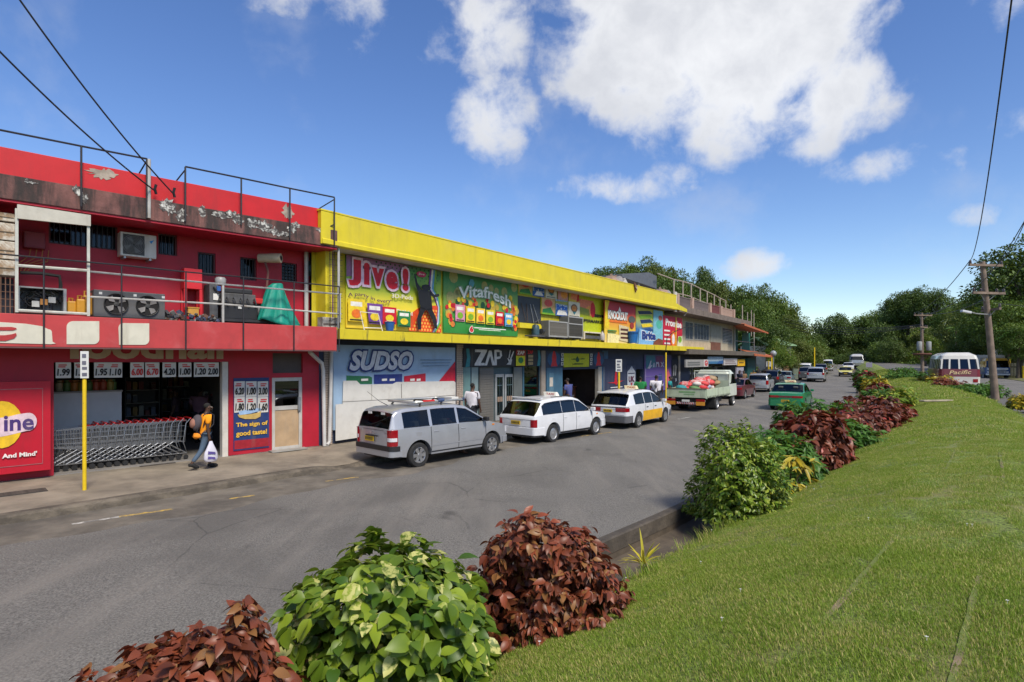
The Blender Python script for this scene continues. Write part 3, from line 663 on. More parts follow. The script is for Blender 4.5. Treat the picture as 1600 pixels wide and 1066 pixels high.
# jerrycans
def jerrycan(px0,px1,pt,pb,y,lab):
    x0,x1,z0,z1=RF.rect(px0,px1,pt,pb,y); w,h=x1-x0,z1-z0; t=thing('jerrycan',lab,'jerrycan',(x0+w/2,y,z0),0,'yellow jerrycans on the balcony',RF)
    m=mat('jerry_yellow',(.55,.26,.02),.45,var=.12,dirt=(.2,.1,.04),damt=.4)
    MB().box(-w/2,w/2,0,.2,0,h*.82).build('body',m,t,bevel=.03); MB().tube([(-w*.3,.1,h*.8),(-w*.3,.1,h),(w*.12,.1,h),(w*.12,.1,h*.8)],.018,6).build('handle',m,t)
    MB().lathe([(.035,h*.8),(.035,h*.95),(.001,h*.95)],10,(w*.33,.1,0)).build('cap',mat('jerry_cap',(.3,.05,.03),.5),t)
jerrycan(106,120,466,490,.45,'short yellow jerrycan beside the compressor unit'); jerrycan(120,134,462,491,.4,'yellow jerrycan in the middle of the three'); jerrycan(130,146,455,492,.6,'tallest yellow jerrycan beside the twin fan unit')
# twin fan unit
x0,x1,z0,z1=RF.rect(146,258,456,497,.45); w,h=x1-x0,z1-z0; t=thing('fan_unit','dark grey twin fan condenser unit with two round openings','fan unit',(x0,.45,z0),0,None,RF)
UD=mat('unit_dark',(.10,.10,.105),.6,var=.12,dirt=(.05,.045,.04),damt=.5); MB().box(0,w,0,.45,0,h).build('casing',UD,t,bevel=.015)
for cx in (w*.30,w*.74):
    r=h*.40; f=MB().lathe([(r,-.03),(r*.97,-.05),(r*.93,-.045),(r*.9,-.01)],22,(cx,0,h*.5),'Y').build('fan_ring',mat('fan_ring',(.03,.03,.03),.5),t,smooth=40)
    MB().lathe([(.001,-.004),(r*.9,-.004)],22,(cx,0,h*.5),'Y').build('opening',DARKIN,f)
    for k in range(4):
        a=k*math.pi/2+.4; p=lambda q,s_:(cx+r*q*math.cos(a+s_),-.012-.02*s_,h*.5+r*q*math.sin(a+s_))
        MB().prism([p(.2,0),p(.85,-.05),p(.88,.5),p(.6,.75)],(0,-.004,0)).build('blade',mat('fan_blade',(.20,.19,.185),.45),f)
    MB().lathe([(.001,-.035),(r*.2,-.03),(r*.22,-.006)],10,(cx,0,h*.5),'Y').build('hub',mat('fan_hub',(.05,.05,.05),.5),f)
for u in (.07,.54,.95):MB().box(w*u,w*u+.06,-.006,-.002,h*.83,h*.92).build('label_plate',WHITEP,t)
# heap of scrap parts, red cabinet, yellow box
x0,z0=P(258,504,.5); t=thing('scrap_heap','low heap of scrap wires and engine parts beside the twin fan unit','scrap heap',(x0,.5,z0),0,None,RF); rg=random.Random(4)
for k,c_ in enumerate([(.05,.05,.06),(.10,.12,.2),(.12,.06,.04),(.2,.2,.19)]):
    b=MB()
    for q in range(26):
        x=rg.uniform(.0,1.15); z=rg.uniform(0.02,.26)*(1.1-.5*abs(x-.3)); b.obox((x,rg.uniform(-.1,.25),z),(rg.uniform(.03,.13),rg.uniform(.03,.1),rg.uniform(.02,.08)),Euler((rg.random()*3,rg.random()*3,rg.random()*3)).to_matrix())
    b.build('scrap_pieces',mat('scrap%d'%k,c_,.6),t,kind='stuff')
x0,x1,z0,z1=RF.rect(288,316,420,492,.75); w,h=x1-x0,z1-z0; t=thing('red_cabinet','bright red metal cabinet standing on open legs by the upper wall','cabinet',(x0,.75,z0),0,None,RF); RC=mat('cabinet_red',(.60,.02,.03),.45,var=.05)
MB().box(0,w,0,.3,h*.56,h).build('body',RC,t,bevel=.01)
for x in (.03,w-.03):
    for y in (.03,.27):MB().box(x-.03,x+.03,y-.03,y+.03,0,h*.558).build('leg',RC,t)
x0,x1,z0,z1=RF.rect(294,311,482,494,.45); t=thing('yellow_box','small yellow plastic box under the red cabinet','box',(x0,.45,z0),0,None,RF); MB().box(0,x1-x0,0,.25,0,z1-z0).build('body',mat('box_yellow',(.55,.28,.05),.5),t,bevel=.01); MB().box(-.01,x1-x0+.01,-.01,.26,z1-z0+.001,z1-z0+.03).build('lid',mat('box_yellow_lid',(.5,.24,.04),.5),t)
# generator engine
x0,x1,z0,z1=RF.rect(326,424,446,503,.6); w,h=x1-x0,z1-z0; t=thing('generator','large old diesel generator engine behind the balcony railings','generator',(x0,.6,z0),0,None,RF)
EM=mat('engine_grey',(.085,.085,.09),.55,var=.3,scale=6,dirt=(.03,.025,.02),damt=.6); EB=mat('engine_black',(.025,.025,.028),.5,var=.2)
MB().box(0,w*1.05,-.05,.5,0,.07).build('skid',EB,t); MB().box(.02,.22,0,.45,.071,h*.98).build('radiator',EM,t,bevel=.015)
MB().box(.30,w*.78,.05,.4,.071,h*.5).build('block',EB,t,bevel=.02); MB().box(.33,w*.76,.08,.36,h*.5+.001,h*.78).build('cylinder_head',EM,t,bevel=.02); MB().box(.4,w*.72,.12,.3,h*.78+.001,h*.93).build('rocker_cover',EB,t,bevel=.03)
MB().lathe([(.001,0),(.2,.0),(.24,.08),(.24,.4),(.2,.5),(.001,.5)],16,(w*.78,.22,h*.36),'X').build('alternator',mat('alternator',(.16,.155,.15),.5,var=.2),t,smooth=40)
for k in range(5):MB().tube([(.42+k*.17,.04,h*.62),(.42+k*.17,-.03,h*.66),(.45+k*.17,-.04,h*.5),(.46+k*.17,.04,h*.42)],.02,5).build('manifold_pipe',EM,t,smooth=50)
MB().tube([(.1,-.03,h*.9),(.24,-.07,h*.7),(.2,-.06,h*.45)],.02,5).build('hose',BLACK,t)
MB().lathe([(.001,0),(.11,0),(.13,.03),(.13,.16),(.1,.2),(.001,.2)],14,(w*.22,.2,h*.98)).build('air_filter',mat('filter_grey',(.32,.32,.32),.4),t,smooth=40)
MB().box(.1,.26,-.02,-.001,h*.55,h*.72).build('tag_plate',WHITEP,t); MB().box(.18,.27,-.03,-.012,h*.8,h*.93).build('blue_filter',flat(40,90,160),t); MB().box(w*.46,w*.52,.03,.049,h*.36,h*.46).build('tag_plate',WHITEP,t)
MB().box(w*.72,w*.86,-.04,.1,h*.52,h*.68).build('red_cloth',mat('cloth_red',(.5,.02,.02),.8),t,bevel=.03)
# exhaust drum on its stem
x0,z0=P(416,458,.7); xa,za=P(408,402.5,.7); xb,zb_=P(439,403.5,.45); t=thing('exhaust_drum','cream cylindrical exhaust silencer on a thin stem above the generator','exhaust',(x0,.7,z0),0,None,RF)
a_,b_=Vector((xa-x0,.15,za-z0)),Vector((xb-x0,-.25,zb_-z0)); MB().tube([a_,a_*.45+b_*.55,a_*.4+b_*.6,b_],[.115,.12,.125,.125],16).build('drum',mat('drum_cream',(.50,.42,.29),.6,var=.15,dirt=(.2,.14,.08),damt=.5),t,smooth=50)
e_=(b_-a_).normalized(); MB().tube([b_+e_*.002,b_+e_*.012],.06,12).build('mouth',DARKIN,t); MB().tube([(0,0,0),(.05,0,(za-z0)*.6),((xa+xb)/2-x0-.1,.02,za-z0-.08)],.03,7).build('stem',mat('stem_rust',(.15,.06,.05),.8),t)
# teal tarpaulin
def tarp():
    x0,z0=P(416,503,.35); t=thing('tarpaulin','teal green tarpaulin draped over a machine beside the generator','tarpaulin',(x0,.35,z0),0,None,RF)
    rg=random.Random(2); rows=[]; w=P(460,500,.35)[0]-x0; h=P(440,440,.35)[1]-P(440,500,.35)[1]
    for j in range(19):
        v=j/18; row=[]
        for i in range(31):
            u=i/30; a=math.pi*(1.06-1.12*u); spread=.27+.24*v**1.4
            fold=.06*math.sin(u*21+v*3)*v+.03*math.sin(u*43+6*v)*v
            top=h*(1-.05*math.cos(u*5)); z=top*(1-v**1.3)+.10*math.sin(u*6+.5)*v-.03
            row.append((w*.42+math.cos(a)*(spread+fold)*w*.95+.75*v*v*w*max(0,u-.35)-.12*v*w*(1-u),.2-math.sin(a)*(spread*.55+fold),z))
        rows.append(row)
    rows.insert(0,[(w*.42+(p[0]-w*.42)*.3,.2+(p[1]-.2)*.3,h*1.02) for p in rows[0]])
    me=MB().grid(rows).build('sheet',mat('tarp_teal',(.008,.26,.19),.5,var=.15,scale=3),t,smooth=70,fixn=False); me.modifiers.new('thick','SOLIDIFY').thickness=.012
    MB().box(w*.25,w*.7,.1,.35,-.05,h*.8).build('machine',EB,t)
tarp()
x0,x1,z0,z1=RF.rect(504,528,496,511,.3); t=thing('carton','grubby printed carton at the end of the red balcony','carton',(x0,.3,z0),0,None,RF); MB().box(0,x1-x0,0,.3,0,z1-z0).build('body',mat('carton_grey',(.38,.35,.31),.8,var=.4,scale=7),t); MB().box(.02,x1-x0-.02,-.004,-.001,.04,.1).build('printed_band',flat(90,80,75),t)
# drain pipes
def pipe(lab,F,pts,r=.055,m=None,group='rain pipes on the shop fronts'):
    P0=F.world(pts[0][0],pts[0][1],pts[0][2]); o=MB().tube([F.world(*p)-P0 for p in pts],r,10).build('drain_pipe',m or WHITEP,smooth=50); o.location=P0; tag(o,lab,'drain pipe',group)
PW=mat('pipe_grey',(.52,.51,.50),.5,var=.1,dirt=(.2,.17,.14),damt=.4)
def pp(px,py,y):x,z=RF.at(px,py,y); return (x,y,z)
pipe('grey rain pipe down the red upper wall beside the teal tarpaulin',RF,[pp(471,382,.8),pp(474,387,.9),pp(478.5,394,1.0),pp(478.5,516,1.0)],.06,PW)
pipe('grey rain pipe bending down the red pier beside the glazed door',RF,[pp(484,550,.5),pp(490,556,.75),pp(503,568,WY-.1),pp(505,580,WY-.1),pp(507,697,WY-.12)],.055,PW)
def yp(px,py,y):x,z=YF.at(px,py,y); return (x,y,z)
pipe('grey rain pipe standing between brick strip and pale blue board',YF,[yp(518,548,.95),yp(516.5,620,.95),yp(514.5,690,.95),yp(511,696,.85)],.055,PW)
# round dark fitting near the pipe
xq,zq=P(487,420,WY); t=thing('wall_fan','small dark round extractor fan on the red wall behind the pipe','extractor fan',(xq,WY-.06,zq),0,None,RF); MB().box(-.14,.14,0,.05,-.22,.2).build('backplate',DKMETAL,t); MB().lathe([(.001,-.01),(.1,-.01),(.12,-.002)],14,(0,0,0),'Y').build('fan_cover',mat('fan_blue',(.06,.09,.12),.5),t)
# trolleys nested in the entrance
CHR=mat('trolley_chrome',(.34,.35,.37),.38,.8,var=.1); TR=mat('trolley_red',(.55,.015,.015),.4)
def trolley():
    t=thing('shopping_trolley','','trolley',group='nested shopping trolleys in the entrance')
    b=MB(); W_,L_,=.50,.82                       # +x is the push handle end
    def pt(u,v,k): # basket side points
        return Vector((L_*(u-.5)*(1-.08*(1-v)),(W_/2)*k*(.72+.28*u)*(.9+.1*v),(.46+.10*(1-u))*(1-v)+(.93+.07*u)*v-.02))
    for k in (-1,1):
        for i in range(9):b.tube([pt(i/8,0,k),pt(i/8,1,k)],.005,4,False)
        for j in range(5):b.tube([pt(0,j/4,k),pt(1,j/4,k)],.008 if j in (0,4) else .005,4,False)
    for i in range(7):
        q=-1+i/3; b.tube([pt(0,0,q),pt(0,1,q)],.004,4,False); b.tube([pt(0,0,q),pt(1,0,q)],.004,4,False)
    b.tube([pt(0,1,-1),pt(0,1,1)],.007,4,False)
    b.build('basket',CHR,t); c=MB()
    for k in (-1,1):c.tube([(.50,.25*k,1.02),(.40,.25*k,.90),(.34,.24*k,.44),(.42,.24*k,.16),(-.42,.17*k,.14),(-.34,.17*k,.5)],.013,6); c.tube([(.40,.24*k,.17),(-.05,.2*k,.47)],.011,5); c.tube([(-.40,.17*k,.15),(.12,.22*k,.46)],.011,5)
    c.tube([(.34,-.24,.44),(.34,.24,.44)],.011,5); c.tube([(-.42,-.17,.14),(-.42,.17,.14)],.011,5); c.build('frame',CHR,t,smooth=60)
    MB().tube([(.50,-.26,1.02),(.50,.26,1.02)],.022,8).build('handle',TR,t); MB().box(.28,.40,-.23,.23,.955,.985).build('seat_flap',TR,t)
    for x,k in ((.4,.24),(.4,-.24),(-.4,.17),(-.4,-.17)):MB().lathe([(.001,-.016),(.055,-.016),(.06,0),(.055,.016),(.001,.016)],12,(x,k,.06),'Y').build('wheel',BLACK,t)
    return t
xa=P(99,700,1.6)[0]; xb=P(281,700,1.6)[0]; N=13
ordw=['first','second','third','fourth','fifth','sixth','seventh','eighth','ninth','tenth','eleventh','twelfth']
tr0=trolley()
for k in range(N):
    o=tr0 if k==0 else copy_tree(tr0); j=N-1-k
    place(o,(xa+(xb-xa-.45)*k/(N-1)+.1,WY+.42+.10*(1-k/(N-1)),.187),0,RF)
    o['label']=('shopping trolley at the front of the row, nearest the boy with the backpack' if j==0 else 'last shopping trolley of the row, beside the red advertising board' if k==0 else 'shopping trolley in the nested row, %s from the end nearest the boy'%ordw[j])
# counter, shelf jars and stock in the dim interior
x0,x1=P(84,640,2.4)[0],P(190,640,2.4)[0]; t=thing('shop_counter','long pale counter panel behind the row of trolleys','counter',(x0,2.4,.186),0,None,RF); hc=P(140,611,2.4)[1]-.186
MB().box(0,x1-x0,0,.05,.02,hc-.04).build('front_panel',mat('counter_white',(.55,.54,.53),.5,var=.05),t); MB().box(-.02,x1-x0+.02,-.03,.6,hc-.039,hc).build('top',GREYC,t); MB().box(0,.06,.051,.55,.0,hc-.04).box(x1-x0-.06,x1-x0,.051,.55,0,hc-.04).build('side_panel',GREYC,t)
rg=random.Random(6); jm=[mat('jar%d'%k,c_,.4) for k,c_ in enumerate([(.40,.14,.03),(.30,.22,.05),(.35,.06,.03),(.08,.16,.05),(.35,.30,.2)])]
jn=['orange-brown','mustard','red','green','beige']
jars=[MB().lathe([(.001,0),(.075,0),(.08,.02),(.08,.2),(.05,.23),(.05,.26),(.001,.26)],10).mesh('jar',m,40) for m in jm]
for k in range(16):
    jar_pick=rg.randrange(5); o=link('jar',jars[jar_pick]); place(o,(x0+.12+(x1-x0-.25)*k/15,2.4+.2+.06*(k%2),.186+hc+.001),0,RF); tag(o,'squat %s food jar in the line on the pale shop counter'%jn[jar_pick],'jar','jars on the pale counter')
for q,(px0,px1,pt,pb,y,lab) in enumerate([(195,250,590,690,5.5,'tall dark shelf of goods deep inside the shop behind the trolleys'),(252,300,586,690,6.5,'narrow shelf of goods at the back of the dim shop'),(318,356,612,672,4.2,'pale low shelf of packets beside the shop entrance jamb')]):
    x0,x1,z0,z1=RF.rect(px0,px1,pt,pb,y); z0=.186; w,h=x1-x0,z1-z0; t=thing('goods_shelf',lab,'shelf',(x0,y,z0),0,'shelves inside the shop',RF)
    MB().box(0,w,.4,.43,0,h).box(0,.03,0,.4,0,h).box(w-.03,w,0,.4,0,h).build('frame',mat('shelf_frame%d'%q,[(.05,.05,.05),(.06,.05,.05),(.3,.3,.29)][q],.6),t)
    for k in range(5):MB().box(.031,w-.031,0,.39,h*k/5,h*k/5+.025).build('shelf_board',GREYC,t)
    for c_ in range(4):
        b=MB()
        for k in range(5):
            for n in range(int(w/.16)):
                if rg.random()<.3:b.box(.05+n*.16,.05+n*.16+.12,.04,.3,h*k/5+.026,h*k/5+.026+rg.uniform(.1,h/5-.06))
        if b.v:b.build('goods',flat(*[(150,120,60),(120,50,45),(90,100,120),(150,150,140)][c_]),t,kind='stuff')
# ================================================================= yellow shop
def Q(px,py,y=0.0):return YF.at(px,py,y)
YEL1=mat('yellow_paint',(.66,.535,.018),.5,var=.05,scale=1.5,dirt=(.34,.27,.06),damt=.42,dmap=(1.2,1.2,.25),dlo=.46,dhi=.8,fade=.12)
YEL2=mat('yellow_paint_stained',(.64,.51,.018),.55,var=.06,scale=2,dirt=(.05,.045,.03),damt=.8,dmap=(2.2,2.2,.35),dlo=.56,dhi=.68)
SOFF=mat('soffit_grey',(.46,.44,.41),.8,var=.12,scale=1.5,dirt=(.12,.1,.08),damt=.5)
YL=Q(1100,552)[0]                       # length of the canopy
YP=Q(1057,470)[0]                       # length of the parapet
yel=thing('yellow_shop','long yellow shop building with advertising panels under its roof edge','shop',(0,0,0),0,None,YF)
WU,WG=.85,1.1
pt_,pb_=Q(700,376)[1],Q(700,417.5)[1]
x0=Q(502,360)[0]
MB().box(x0,YP,0,.16,pb_,pt_).build('parapet',YEL1,yel,bevel=.012)
MB().box(x0-.02,YP+.03,-.012,.2,pt_-.001,pt_+.04).build('coping',YEL1,yel)
MB().prism([(x0+.02,-.001,pb_+.16),(x0+.02,-.03,pb_+.13),(x0+.02,-.03,pb_+.02),(x0+.02,-.001,pb_+.0)],(YP-x0-.04,0,0)).build('parapet_lip',YEL1,yel)
MB().box(x0,YP+1.2,.161,WU+9,pb_+.02,pb_+.3).build('roof_slab',SOFF,yel)
MB().prism([(YP-.02,.0,pb_+.05),(YP+1.9,.0,pb_-.02),(YP+1.9,.0,pb_+.17),(YP-.02,.0,pb_+.42)],(0,.14,0)).build('roof_edge',YEL1,yel)
MB().prism([(YP+1.86,-.02,pb_-.02),(YP+1.92,-.02,pb_-.02),(YP+1.97,.2,pb_-.28),(YP+1.91,.2,pb_-.28)],(0,.05,0)).build('gutter_spout',PALEPIPE,yel)
cb,ct=Q(800,539)[1],Q(800,527.5)[1]
MB().box(0,YL,.0,.09,cb,ct).build('canopy_edge',YEL2,yel,bevel=.008)
MB().box(0,YL,.091,WG-.003,cb+.03,ct-.02).build('canopy_slab',SOFF,yel)
wall_mesh(MB(),-.3,YP+.1,ct-.02,pb_+.02,WU,.15,[]).build('upper_wall',mat('upper_yellow',(.50,.42,.02),.6,var=.12,dirt=(.12,.1,.04),damt=.5),yel)
BRICK=mat('brick_strip',(.36,.29,.24),.85,var=.3,scale=14,bump=.6,bscale=40,dirt=(.12,.1,.08),damt=.5)
def brick_pier(px0,px1,y,lab=None):
    x0,x1=Q(px0,620,y)[0],Q(px1,620,y)[0]; p=MB().box(x0,x1,y,y+.3,.17,cb+.03).build('pier',mat('mortar',(.20,.18,.16),.9),yel)
    w=x1-x0; nb=max(1,round(w/.13)); bw=w/nb; meshes=[MB().box(.006,bw-.006,-.012-.004*q,.0,.006,.062).mesh('brick',BRICK) for q in range(3)]; r=random.Random(int(px0)); nz=int((cb-.17)/.07); allb=MB()
    for k in range(nz):
        for i in range(nb):o=link('brick',meshes[r.randrange(3)],p); o.location=(x0+i*bw,y,.17+k*.07)
brick_pier(506,519,WG); brick_pier(713,723.5,WG)
# left flank: yellow end strips and reinforcing bars
x0=Q(512,450,.3)[0]; MB().box(x0,x0+.22,.4,WU-.003,ct,pb_).build('end_fin',YEL1,yel); MB().box(x0+.3,x0+.55,WU-.06,WU-.003,ct,pb_).build('end_panel',flat(120,70,120),yel)
MB().tube([Q(529,388,.1)[0:1]+(.1,pb_),Q(529,388,.1)[0:1]+(.1,ct)],.035,8).build('corner_pipe',PALEPIPE,yel)
x0,z0=Q(516,512,.25); t=thing('reinforcing_mesh','rusty reinforcing bar ladder standing at the yellow shop corner','steel bars',(x0,.25,z0),0,None,YF); RB=mat('rebar',(.07,.045,.035),.8)
for k in range(3):MB().tube([(k*.16,0,0),(k*.16,.02,2.15)],.011,5).build('bar',RB,t)
for k in range(14):MB().tube([(-.04,-.01,.1+k*.15),(.40,-.012,.12+k*.15)],.008,4).build('rung',RB,t)
# ---- advertising panels
W=flat(225,222,215); BLK=flat(22,22,26); REDP=flat(196,22,40); GRN=flat(38,120,62); LGRN=flat(120,168,40); YLW=flat(226,196,40); ORG=flat(222,110,30); PUR=flat(110,62,140); PNK=flat(206,140,170); BLU=flat(34,92,172); LBL=flat(120,170,210); SKY=flat(92,160,205); BRN=flat(120,62,36); TEAL=flat(40,120,130); DGRN=flat(22,74,44)
def grad(name,stops,vertical=True,noise=.0,size=3.0):
    """printed picture ground running through several colours over the panel's height or width (metres)"""
    if name in MATS:return MATS[name]
    m=bpy.data.materials.new(name); m.use_nodes=True; w=NT(m.node_tree); out=w.n('ShaderNodeOutputMaterial'); p=w.n('ShaderNodeBsdfPrincipled'); w.link(p.outputs[0],out.inputs[0])
    co=w.n('ShaderNodeTexCoord').outputs['Object']; sp=w.n('ShaderNodeSeparateXYZ'); w.link(co,sp.inputs[0]); v=w.math('DIVIDE',sp.outputs[2 if vertical else 0],size)
    if noise:v=w.math('ADD',v,w.math('MULTIPLY',w.math('SUBTRACT',w.noise(co,2.2,4,.6),.5),noise))
    r=w.n('ShaderNodeValToRGB'); cr=r.color_ramp
    for i,(pos,c) in enumerate(stops):
        e=cr.elements[i] if i<2 else cr.elements.new(pos)
        e.position=pos; e.color=(*sc(*c),1)
    w.link(v,r.inputs[0]); w.link(r.outputs[0],p.inputs['Base Color']); p.inputs['Roughness'].default_value=.45; MATS[name]=m; return m
def packet(bd,u0,u1,v0,v1,col,body=None,lean=0.0):
    bd.poly([(u0+lean,v0),(u1+lean,v0),(u1,v1),(u0,v1)],col,'packet'); m=(u0+u1)/2; h=v1-v0; w=u1-u0
    bd.rect(u0+w*.15,u1-w*.15,v1-h*.32,v1-h*.12,W,'packet_label'); bd.disc(m,v0+h*.35,w*.3,h*.2,body or YLW,'packet_picture',12); bd.rect(u0+w*.1,u1-w*.1,v0+h*.04,v0+h*.10,BLK,'packet_label')
# Jive
bd=Board(YF,541,689,411,516,WU-.06,'big Jive advertising panel with a dancing black silhouette','billboard',grad('jive_ground',[(0,(222,190,50)),(.3,(232,210,60)),(.62,(160,190,60)),(.85,(70,140,70)),(1,(90,90,90))],True,.25,2.3))
bd.polys([[(0,.70),(.0,1),(.62,1),(.5,.86),(.25,.80)]],flat(150,105,145),'picture'); rg=random.Random(1)
bd.discs([(.28+.047*i+.02*(j%2),.97-.045*j,.0085-.0012*j) for i in range(15) for j in range(5) if .28+.047*i<.97],DGRN,'dots',8)['kind']='stuff'
bd.poly([(.62,0),(1,0),(1,.44),(.86,.42),(.72,.36),(.60,.22)],flat(214,74,26),'picture')
bd.discs([(.63+.034*i+.017*(j%2),.03+.052*j,.0105) for i in range(11) for j in range(8) if .63+.034*i<.985 and j<7-(6-i if i<4 else 0)],flat(236,170,70),'dots',8)['kind']='stuff'
for k,c_ in enumerate([PUR,W,SKY,LGRN]):bd.poly([(.86+.02*k,1),(.88+.02*k,1),(.86+.02*k,.70),(.93+.015*k,.56),(.97+.006*k,.40),(.96+.01*k,.15),(.90+.01*k,.0),(.885+.01*k,.0),(.94+.01*k,.16),(.955+.006*k,.40),(.91+.015*k,.55),(.84+.02*k,.69)],c_,'ribbon')
bd.disc(.755,.895,.055,.045,flat(190,40,90),'emblem'); bd.text('Jive',.72,.79,.875,.915,W)
for i,(ch,a0,a1,b0,b1) in enumerate([('J',.0,.125,.585,.95),('i',.14,.205,.62,.93),('v',.215,.345,.62,.88),('e',.355,.485,.60,.86),('!',.525,.60,.60,.94)]):
    bd.text(ch,a0+.01,a1,b0,b1,flat(200,12,40),bold=.06,outline=flat(226,196,214),ow=.035)
bd.text('3D-Pods',.42,.65,.475,.54,flat(222,214,190),bold=.02)
bd.text('A party in every',.0,.41,.40,.47,flat(90,40,80),warp=lambda u:.03*np.sin(u*6)); bd.text('mouthful',.43,.64,.29,.35,W,warp=lambda u:-.06*u)
packet(bd,0,.15,.09,.40,YLW,ORG); packet(bd,.17,.32,.07,.36,PUR,YLW,.02); packet(bd,.32,.46,.08,.33,REDP,YLW); packet(bd,.47,.61,.05,.29,GRN,YLW)
D=[[(.74,.72),(.78,.74),(.82,.735),(.84,.70),(.83,.66),(.79,.635),(.75,.645),(.73,.68)],[(.71,.65),(.84,.64),(.845,.52),(.86,.36),(.79,.33),(.72,.36),(.70,.50),(.69,.58)],[(.71,.645),(.69,.60),(.665,.70),(.645,.87),(.66,.88),(.685,.74),(.73,.66)],[(.835,.645),(.88,.595),(.935,.62),(.945,.58),(.88,.545),(.83,.58)],[(.72,.37),(.78,.36),(.73,.22),(.725,.03),(.69,.02),(.68,.20)],[(.79,.35),(.85,.37),(.90,.24),(.92,.05),(.885,.06),(.855,.20)]]
bd.polys(D,BLK,'silhouette')
# Vitafresh
bd=Board(YF,693,809,432,523,WU-.06,'green Vitafresh advertising panel with six drink packets and fruit','billboard',grad('vita_ground',[(0,(40,120,50)),(.25,(60,140,60)),(.55,(130,160,70)),(.8,(58,130,70)),(1,(40,110,66))],True,.35,2.3)); rg=random.Random(12)
for c_,n,rr_ in ((flat(150,150,90),16,.045),(flat(190,160,60),14,.035),(DGRN,16,.03),(flat(214,120,40),20,.024),(YLW,18,.024),(REDP,18,.019)):
    L_=[]
    for k in range(n):
        a=rg.uniform(0,1); L_.append((rg.uniform(.03,.97),(.50+.1*math.sin(a*6)+rg.uniform(-.1,.12)) if rr_<.045 else rg.uniform(.5,.92),rr_*rg.uniform(.7,1.2))) if rg.random()<.75 else L_.append((rg.choice([rg.uniform(.02,.12),rg.uniform(.88,.98)]),rg.uniform(.1,.5),rr_))
    bd.discs(L_,c_,'fruit_picture',9)
bd.poly([(.29,.72),(.33,.72),(.37,.86),(.355,.92),(.32,.92),(.30,.86)],flat(80,150,170),'droplet')
bd.text('Vitafresh',.17,.88,.56,.76,flat(226,228,220),bold=.015,warp=lambda u:.10*np.sin(u*math.pi)-.05*u,outline=flat(120,150,120),ow=.012)
for k,(c_,b_) in enumerate([(PNK,LGRN),(YLW,LGRN),(flat(230,190,60),ORG),(flat(214,200,50),LGRN),(REDP,ORG),(SKY,YLW)]):packet(bd,.13+.128*k,.245+.128*k,.20-.006*k,.47-.012*k,c_,b_)
bd.text('6',.285,.33,.03,.13,REDP,bold=.06,outline=W,ow=.012); bd.rect(.34,.78,.10,.115,W,'printed_line'); bd.rect(.40,.70,.075,.085,W,'printed_line')
# strip of small advertisements above the open window, and the lower group
def ads(px0,px1,pt,pb,y,lab,kinds):
    bd=Board(YF,px0,px1,pt,pb,y,lab,'billboard',flat(196,190,60)); n=len(kinds)
    for k,kd in enumerate(kinds):
        a,b_=k/n+.006,(k+1)/n-.006
        if kd=='fruit':bd.rect(a,b_,0,1,flat(190,150,100),'picture'); bd.disc((a+b_)/2,.7,.3/n,.22,flat(196,70,60),'picture'); bd.poly([(a,0),(b_,0),((a+b_)/2+.05,.45),(a+.02,.3)],GRN,'picture'); bd.rect(a,b_,.0,.1,LGRN,'picture')
        elif kd=='brite':bd.rect(a,b_,0,1,flat(130,160,190),'picture'); bd.rect(a,b_,0,.35,BLU,'picture'); bd.poly([(a,.9),(b_,.95),(b_,.72),(a,.75)],flat(150,150,70),'picture'); bd.text('Brite',a+.015,b_-.01,.36,.72,BLU,bold=.06,outline=W,ow=.03); bd.poly([(a+.02,.05),(b_-.02,.08),(b_-.05,.3),(a+.06,.34)],W,'picture')
        elif kd=='bowl':bd.rect(a,b_,0,1,flat(205,200,180),'picture'); m=(a+b_)/2; bd.disc(m,.60,.28/n,.26,flat(110,84,60),'picture'); bd.disc(m,.60,.20/n,.17,flat(190,120,50),'picture'); bd.poly([(m-.05,.36),(m+.05,.36),(m,.18)],TEAL,'picture'); bd.rect(a+.02,b_-.02,.06,.1,BLK,'printed_line')
        elif kd=='pink':bd.rect(a,b_,0,1,flat(200,140,130),'picture'); bd.disc((a+b_)/2+.02,.4,.3/n,.28,flat(224,150,70),'picture'); bd.rect(a,b_,.78,.9,REDP,'picture'); bd.rect(a+.03,b_-.03,.60,.66,W,'printed_line')
        elif kd=='snack':bd.rect(a,b_,0,1,flat(214,180,60),'picture'); bd.poly([(a+.02,.2),(b_-.05,.1),(b_-.02,.6),(a+.05,.7)],flat(220,130,90),'picture'); bd.poly([(b_-.05,.0),(b_,.1),(b_,.7),(b_-.03,.5)],REDP,'picture')
    return bd
ads(810,903,444,466,WU-.06,'narrow strip of small food advertisements directly under the yellow roof edge',['fruit','brite','bowl','pink','snack'])
ads(846,905,469,494,WU-.10,'group of small food advertisements above the stacked cooling units',['fruit','brite','bowl'])
bd=Board(YF,905,944,462,521,WU-.05,'lime green supermarket panel with the word save','billboard',flat(176,186,22))
bd.rect(0,.55,.62,.86,flat(214,120,90),'picture'); bd.disc(.42,.58,.20,.13,flat(226,150,70),'picture'); bd.disc(.52,.62,.1,.2,REDP,'picture'); bd.poly([(0,.48),(.4,.46),(.35,.62),(0,.66)],flat(130,140,50),'picture')
bd.text('save',.58,.97,.44,.52,BLK,bold=.03); bd.text('SUPERMARKET',-.0+.02,.97,.28,.36,BLK,bold=.02)
